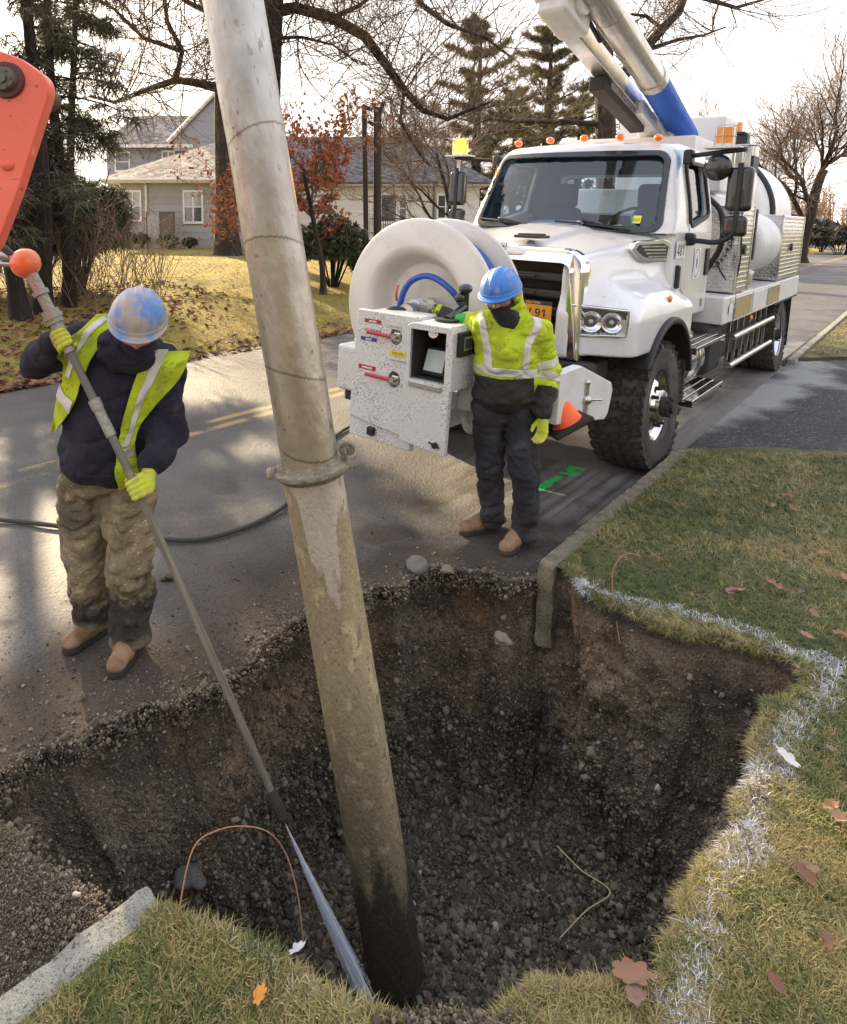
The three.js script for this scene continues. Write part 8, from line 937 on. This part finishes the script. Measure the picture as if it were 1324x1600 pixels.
{
  const LG = [leafGeo(3), leafGeo(8), leafGeo(14)], LM = [[0.28, 0.12, 0.055], [0.18, 0.08, 0.04], [0.34, 0.18, 0.09], [0.24, 0.14, 0.085]].map((c) => new THREE.MeshPhysicalMaterial({ color: new THREE.Color(...c), roughness: 0.8, transmission: 0.2, thickness: 0, bumpMap: rept(T_soft, 2, 2), bumpScale: 0.05 }));
  const spots = [[3.37, -4.82], [3.56, -4.71], [3.16, -4.65], [3.26, -5.01], [3.0, -3.94], [2.55, -3.5], [2.21, -3.5], [2.47, -3.29], [2.46, -3.57], [2.69, -4.6], [2.3, -3.1], [1.89, -2.38], [2.47, -3.1], [1.44, -1.88], [1.7, -2.13], [1.47, -1.9], [1.51, -2.2], [1.37, -1.69], [1.69, -2.08], [2.18, -3.5], [3.26, -4.6], [3.05, -3.8], [2.9, -3.62], [3.3, -3.55], [2.75, -3.4], [1.16, -1.58], [3.9, -5.3], [3.6, -4.1]], R = rng(88);
  const leaf = (x, y, z, s, g, m, label, group) => { const o = new THREE.Mesh(LG[g], m); o.name = numbered('oak_leaf'); o.position.set(x, y, z); o.scale.setScalar(s); o.rotation.set((R() - 0.5) * 0.7, R() * 6.28, (R() - 0.5) * 0.7); shade(o); scene.add(o); tag(o, label, 'leaf', group); return o; };
  spots.forEach(([x, z], i) => leaf(x, LAWN_Y + 0.045, z, 0.026 + R() * 0.026, i % 3, LM[i % 4], 'curled brown dead oak leaf lying on the lawn', 'dead oak leaves on the lawn'));
  leaf(0.80, LAWN_Y + 0.05, -1.60, 0.052, 1, M([0.24, 0.125, 0.07], 0.8), 'big pinkish tan leaf lying at the bottom edge between hole and white line'); leaf(0.79, LAWN_Y + 0.045, -1.55, 0.045, 0, LM[3], 'dull leaf just below the big pinkish leaf'); leaf(-0.15, LAWN_Y + 0.05, -1.55, 0.03, 2, M([0.55, 0.22, 0.03], 0.7), 'bright orange leaf on the near turf bottom left'); leaf(1.69, LAWN_Y + 0.05, -2.33, 0.045, 1, M([0.6, 0.55, 0.52], 0.8), 'leaf sprayed white on the painted line'); leaf(1.76, LAWN_Y + 0.11, -1.74, 0.07, 0, LM[2], 'large tan leaf resting on the dirt heap at the right'); leaf(-0.06, LAWN_Y + 0.03, -1.68, 0.026, 2, M([0.45, 0.43, 0.42], 0.8), 'white-sprayed leaf on the near turf corner');
}
{ // grass: tufts of flattened winter blades; painted blades along the white marking line
  const PAINT = [[1.40, -3.71], [1.51, -3.57], [1.64, -3.48], [1.82, -3.40], [1.96, -3.30], [2.12, -3.20], [2.19, -3.02], [2.33, -2.94], [2.11, -2.72], [1.78, -2.47], [1.59, -2.31], [1.45, -2.12], [1.30, -1.98], [1.15, -1.86], [1.05, -1.73], [0.91, -1.55], [0.86, -1.40]], PAINT2 = [[-0.3, -1.79], [-0.20, -1.71], [-0.14, -1.66], [-0.05, -1.59], [0.05, -1.52]];
  const tuft = [1, 2, 3].map((s) => bladeSet(13, 0.06, 0.0014, (R) => 0.1 + Math.pow(R(), 1.5) * 1.1, 200 + s, 0.5, 2)), R = rng(401), G = [[], [], []], W = [], near = (x, z) => Math.hypot(x, z), U = [];
  const place = (arr, x, y, z, s, tilt = 0.25) => arr.push(new THREE.Matrix4().compose(V(x, y, z), TMPq.setFromEuler(TMPe.set((R() - 0.5) * tilt, R() * 6.283, (R() - 0.5) * tilt)), V(s, s * (0.7 + R() * 0.5), s)));
  for (let i = 0; i < 84000; i++) { const d = 1.35 + Math.pow(R(), 1.35) * 6.2, x = (-0.62 + R() * 1.5) * d * 0.98, z = -d; if (nOf(x, z) < N_LAWN + 0.01 || inside(x, z, RIM) || (z < -6 || (x > 3.4 && z < -5.9))) continue; const bare = fbm(x * 2.2, z * 2.2, 7, 4); if (bare > 0.42 && R() < 0.75) continue; const pd = Math.min(segDist(x, z, PAINT), segDist(x, z, PAINT2)), pw = 0.036 + 0.03 * n3(x * 7, z * 7, 3); const s = mix(0.75, 1.25, R()) * (d > 4 ? 1.25 : 1); if (pd < pw + (R() - 0.5) * 0.05 && R() < 0.85) { place(W, x, LAWN_Y, z, s * 0.85); if (R() < 0.7) place(G[R() * 3 | 0], x, LAWN_Y, z, s * 0.9); } else place(G[R() * 3 | 0], x, LAWN_Y, z, s); }
  for (let i = 0; i < 5200; i++) { const k = R() * rimLawn.length | 0, [x0, z0] = rimLawn[k], x = x0 + (R() - 0.5) * 0.05, z = z0 + (R() - 0.5) * 0.05; if (nOf(x, z) < N_LAWN || inside(x, z, RIM)) continue; if (fbm(x * 5, z * 5, 1, 3) < -0.12) continue; const arr = segDist(x, z, PAINT) < 0.025 ? W : G[R() * 3 | 0]; place(arr, x, LAWN_Y - (R() < 0.4 ? 0.02 : 0), z, 0.7 + R() * 0.5, 0.9); }
  for (let i = 0; i < 2600; i++) { const x = -0.46 + R() * 0.6, z = -1.78 + R() * 0.35; if (nOf(x, z) < N_LAWN || inside(x, z, RIM)) continue; place(G[R() * 3 | 0], x, LAWN_Y, z, 1 + R() * 0.7, 0.8); }
  const gm = new THREE.MeshPhysicalMaterial({ color: 0xffffff, roughness: 0.75, transmission: 0.25, thickness: 0 });
  const cols = [[0.11, 0.135, 0.02], [0.17, 0.165, 0.028], [0.30, 0.24, 0.075], [0.38, 0.3, 0.12], [0.075, 0.105, 0.017]].map((c) => new THREE.Color(...c));
  G.forEach((l, i) => scatter('grass', ['short green and straw coloured winter grass of the near lawn', 'matted winter grass of the near lawn', 'tufted winter grass fringing the hole'][i], 'grass', tuft[i], gm, l, (k, c) => { const e = l[k].elements, f = 0.6 * fbm(e[12] * 1.3, e[14] * 1.3, 5, 4) + 0.5 * fbm(e[12] * 6, e[14] * 6, 8, 3) + (rng(k)() - 0.5) * 0.9, dry = segDist(e[12], e[14], rimLawn) < 0.12 ? 0.22 : 0; const v = clamp((f + dry + 0.66) * 1.0) * 3.99; return c.copy(cols[v < 1 ? 4 : v < 1.9 ? 0 : v < 2.6 ? 1 : v < 3.3 ? 2 : 3]).multiplyScalar(0.8 + rng(k + 7)() * 0.4); }));
  scatter('painted_grass', 'grass blades sprayed white along the marking line round the hole', 'painted grass', tuft[1], new THREE.MeshStandardMaterial({ roughness: 0.7 }), W, (k, c) => { const v = 0.5 + rng(k)() * 0.3; return c.setRGB(v, v * 0.99, v); });
  const big = bladeSet(12, 0.15, 0.006, (Q) => 0.15 + Q() * 1.1, 210, 0.5, 2), F = []; for (let i = 0; i < 30000; i++) { const dn = Math.pow(R(), 1.7) * 26, s = -14 + R() * 44, n = N_FAR - 0.12 - dn, x = xOf(s, n), z = zOf(s, n); if (z > -6 || z < -34) continue; place(F, x, rise(x, z) - 0.01, z, 0.6 + R() * 0.5); }
  scatter('far_grass', 'yellowed winter grass of the lawn across the road', 'grass', big, gm, F, (k, c) => { const f = rng(k)(); return f < 0.35 ? c.setRGB(0.16, 0.17, 0.03) : f < 0.8 ? c.setRGB(0.34, 0.26, 0.06) : c.setRGB(0.42, 0.31, 0.1); });
  const V2 = []; for (let i = 0; i < 9000; i++) { const x = 7.2 + R() * 9, z = -10.9 - R() * 12; if (nOf(x, z) < N_LAWN + 0.05) continue; place(V2, x, 0.08, z, 0.5 + R() * 0.4); } scatter('far_grass', 'sunlit yellow grass of the corner beyond the driveway', 'grass', big, gm, V2, (k, c) => { const f = rng(k)(); return f < 0.3 ? c.setRGB(0.16, 0.16, 0.03) : c.setRGB(0.36, 0.27, 0.07); });
  // leaf litter under the hemlocks and along the far road edge
  const litter = leafGeo(23), LL = []; for (let i = 0; i < 9000; i++) { const s = -13 + R() * 24, dn = Math.pow(R(), 2.2) * 7, n = N_FAR + 0.35 - dn, x = xOf(s, n), z = zOf(s, n), f = sst(-2.2, -4.6, x + 0.25 * (z + 11)); if (R() > 0.03 + f * 0.9 + (dn < 0.7 ? 0.4 : 0)) continue; LL.push(new THREE.Matrix4().compose(V(x, rise(x, z) + 0.025, z), TMPq.setFromEuler(TMPe.set((R() - 0.5), R() * 6.28, (R() - 0.5))), V(0.07, 0.07, 0.07))); }
  scatter('leaf_litter', 'brown leaf litter under the hemlocks and along the far road edge', 'leaves', litter, M([1, 1, 1], 0.9), LL, (k, c) => { const v = 0.6 + rng(k)() * 0.8; return c.setRGB(0.2 * v, 0.1 * v, 0.055 * v); });
}
renderer.render(scene, camera);
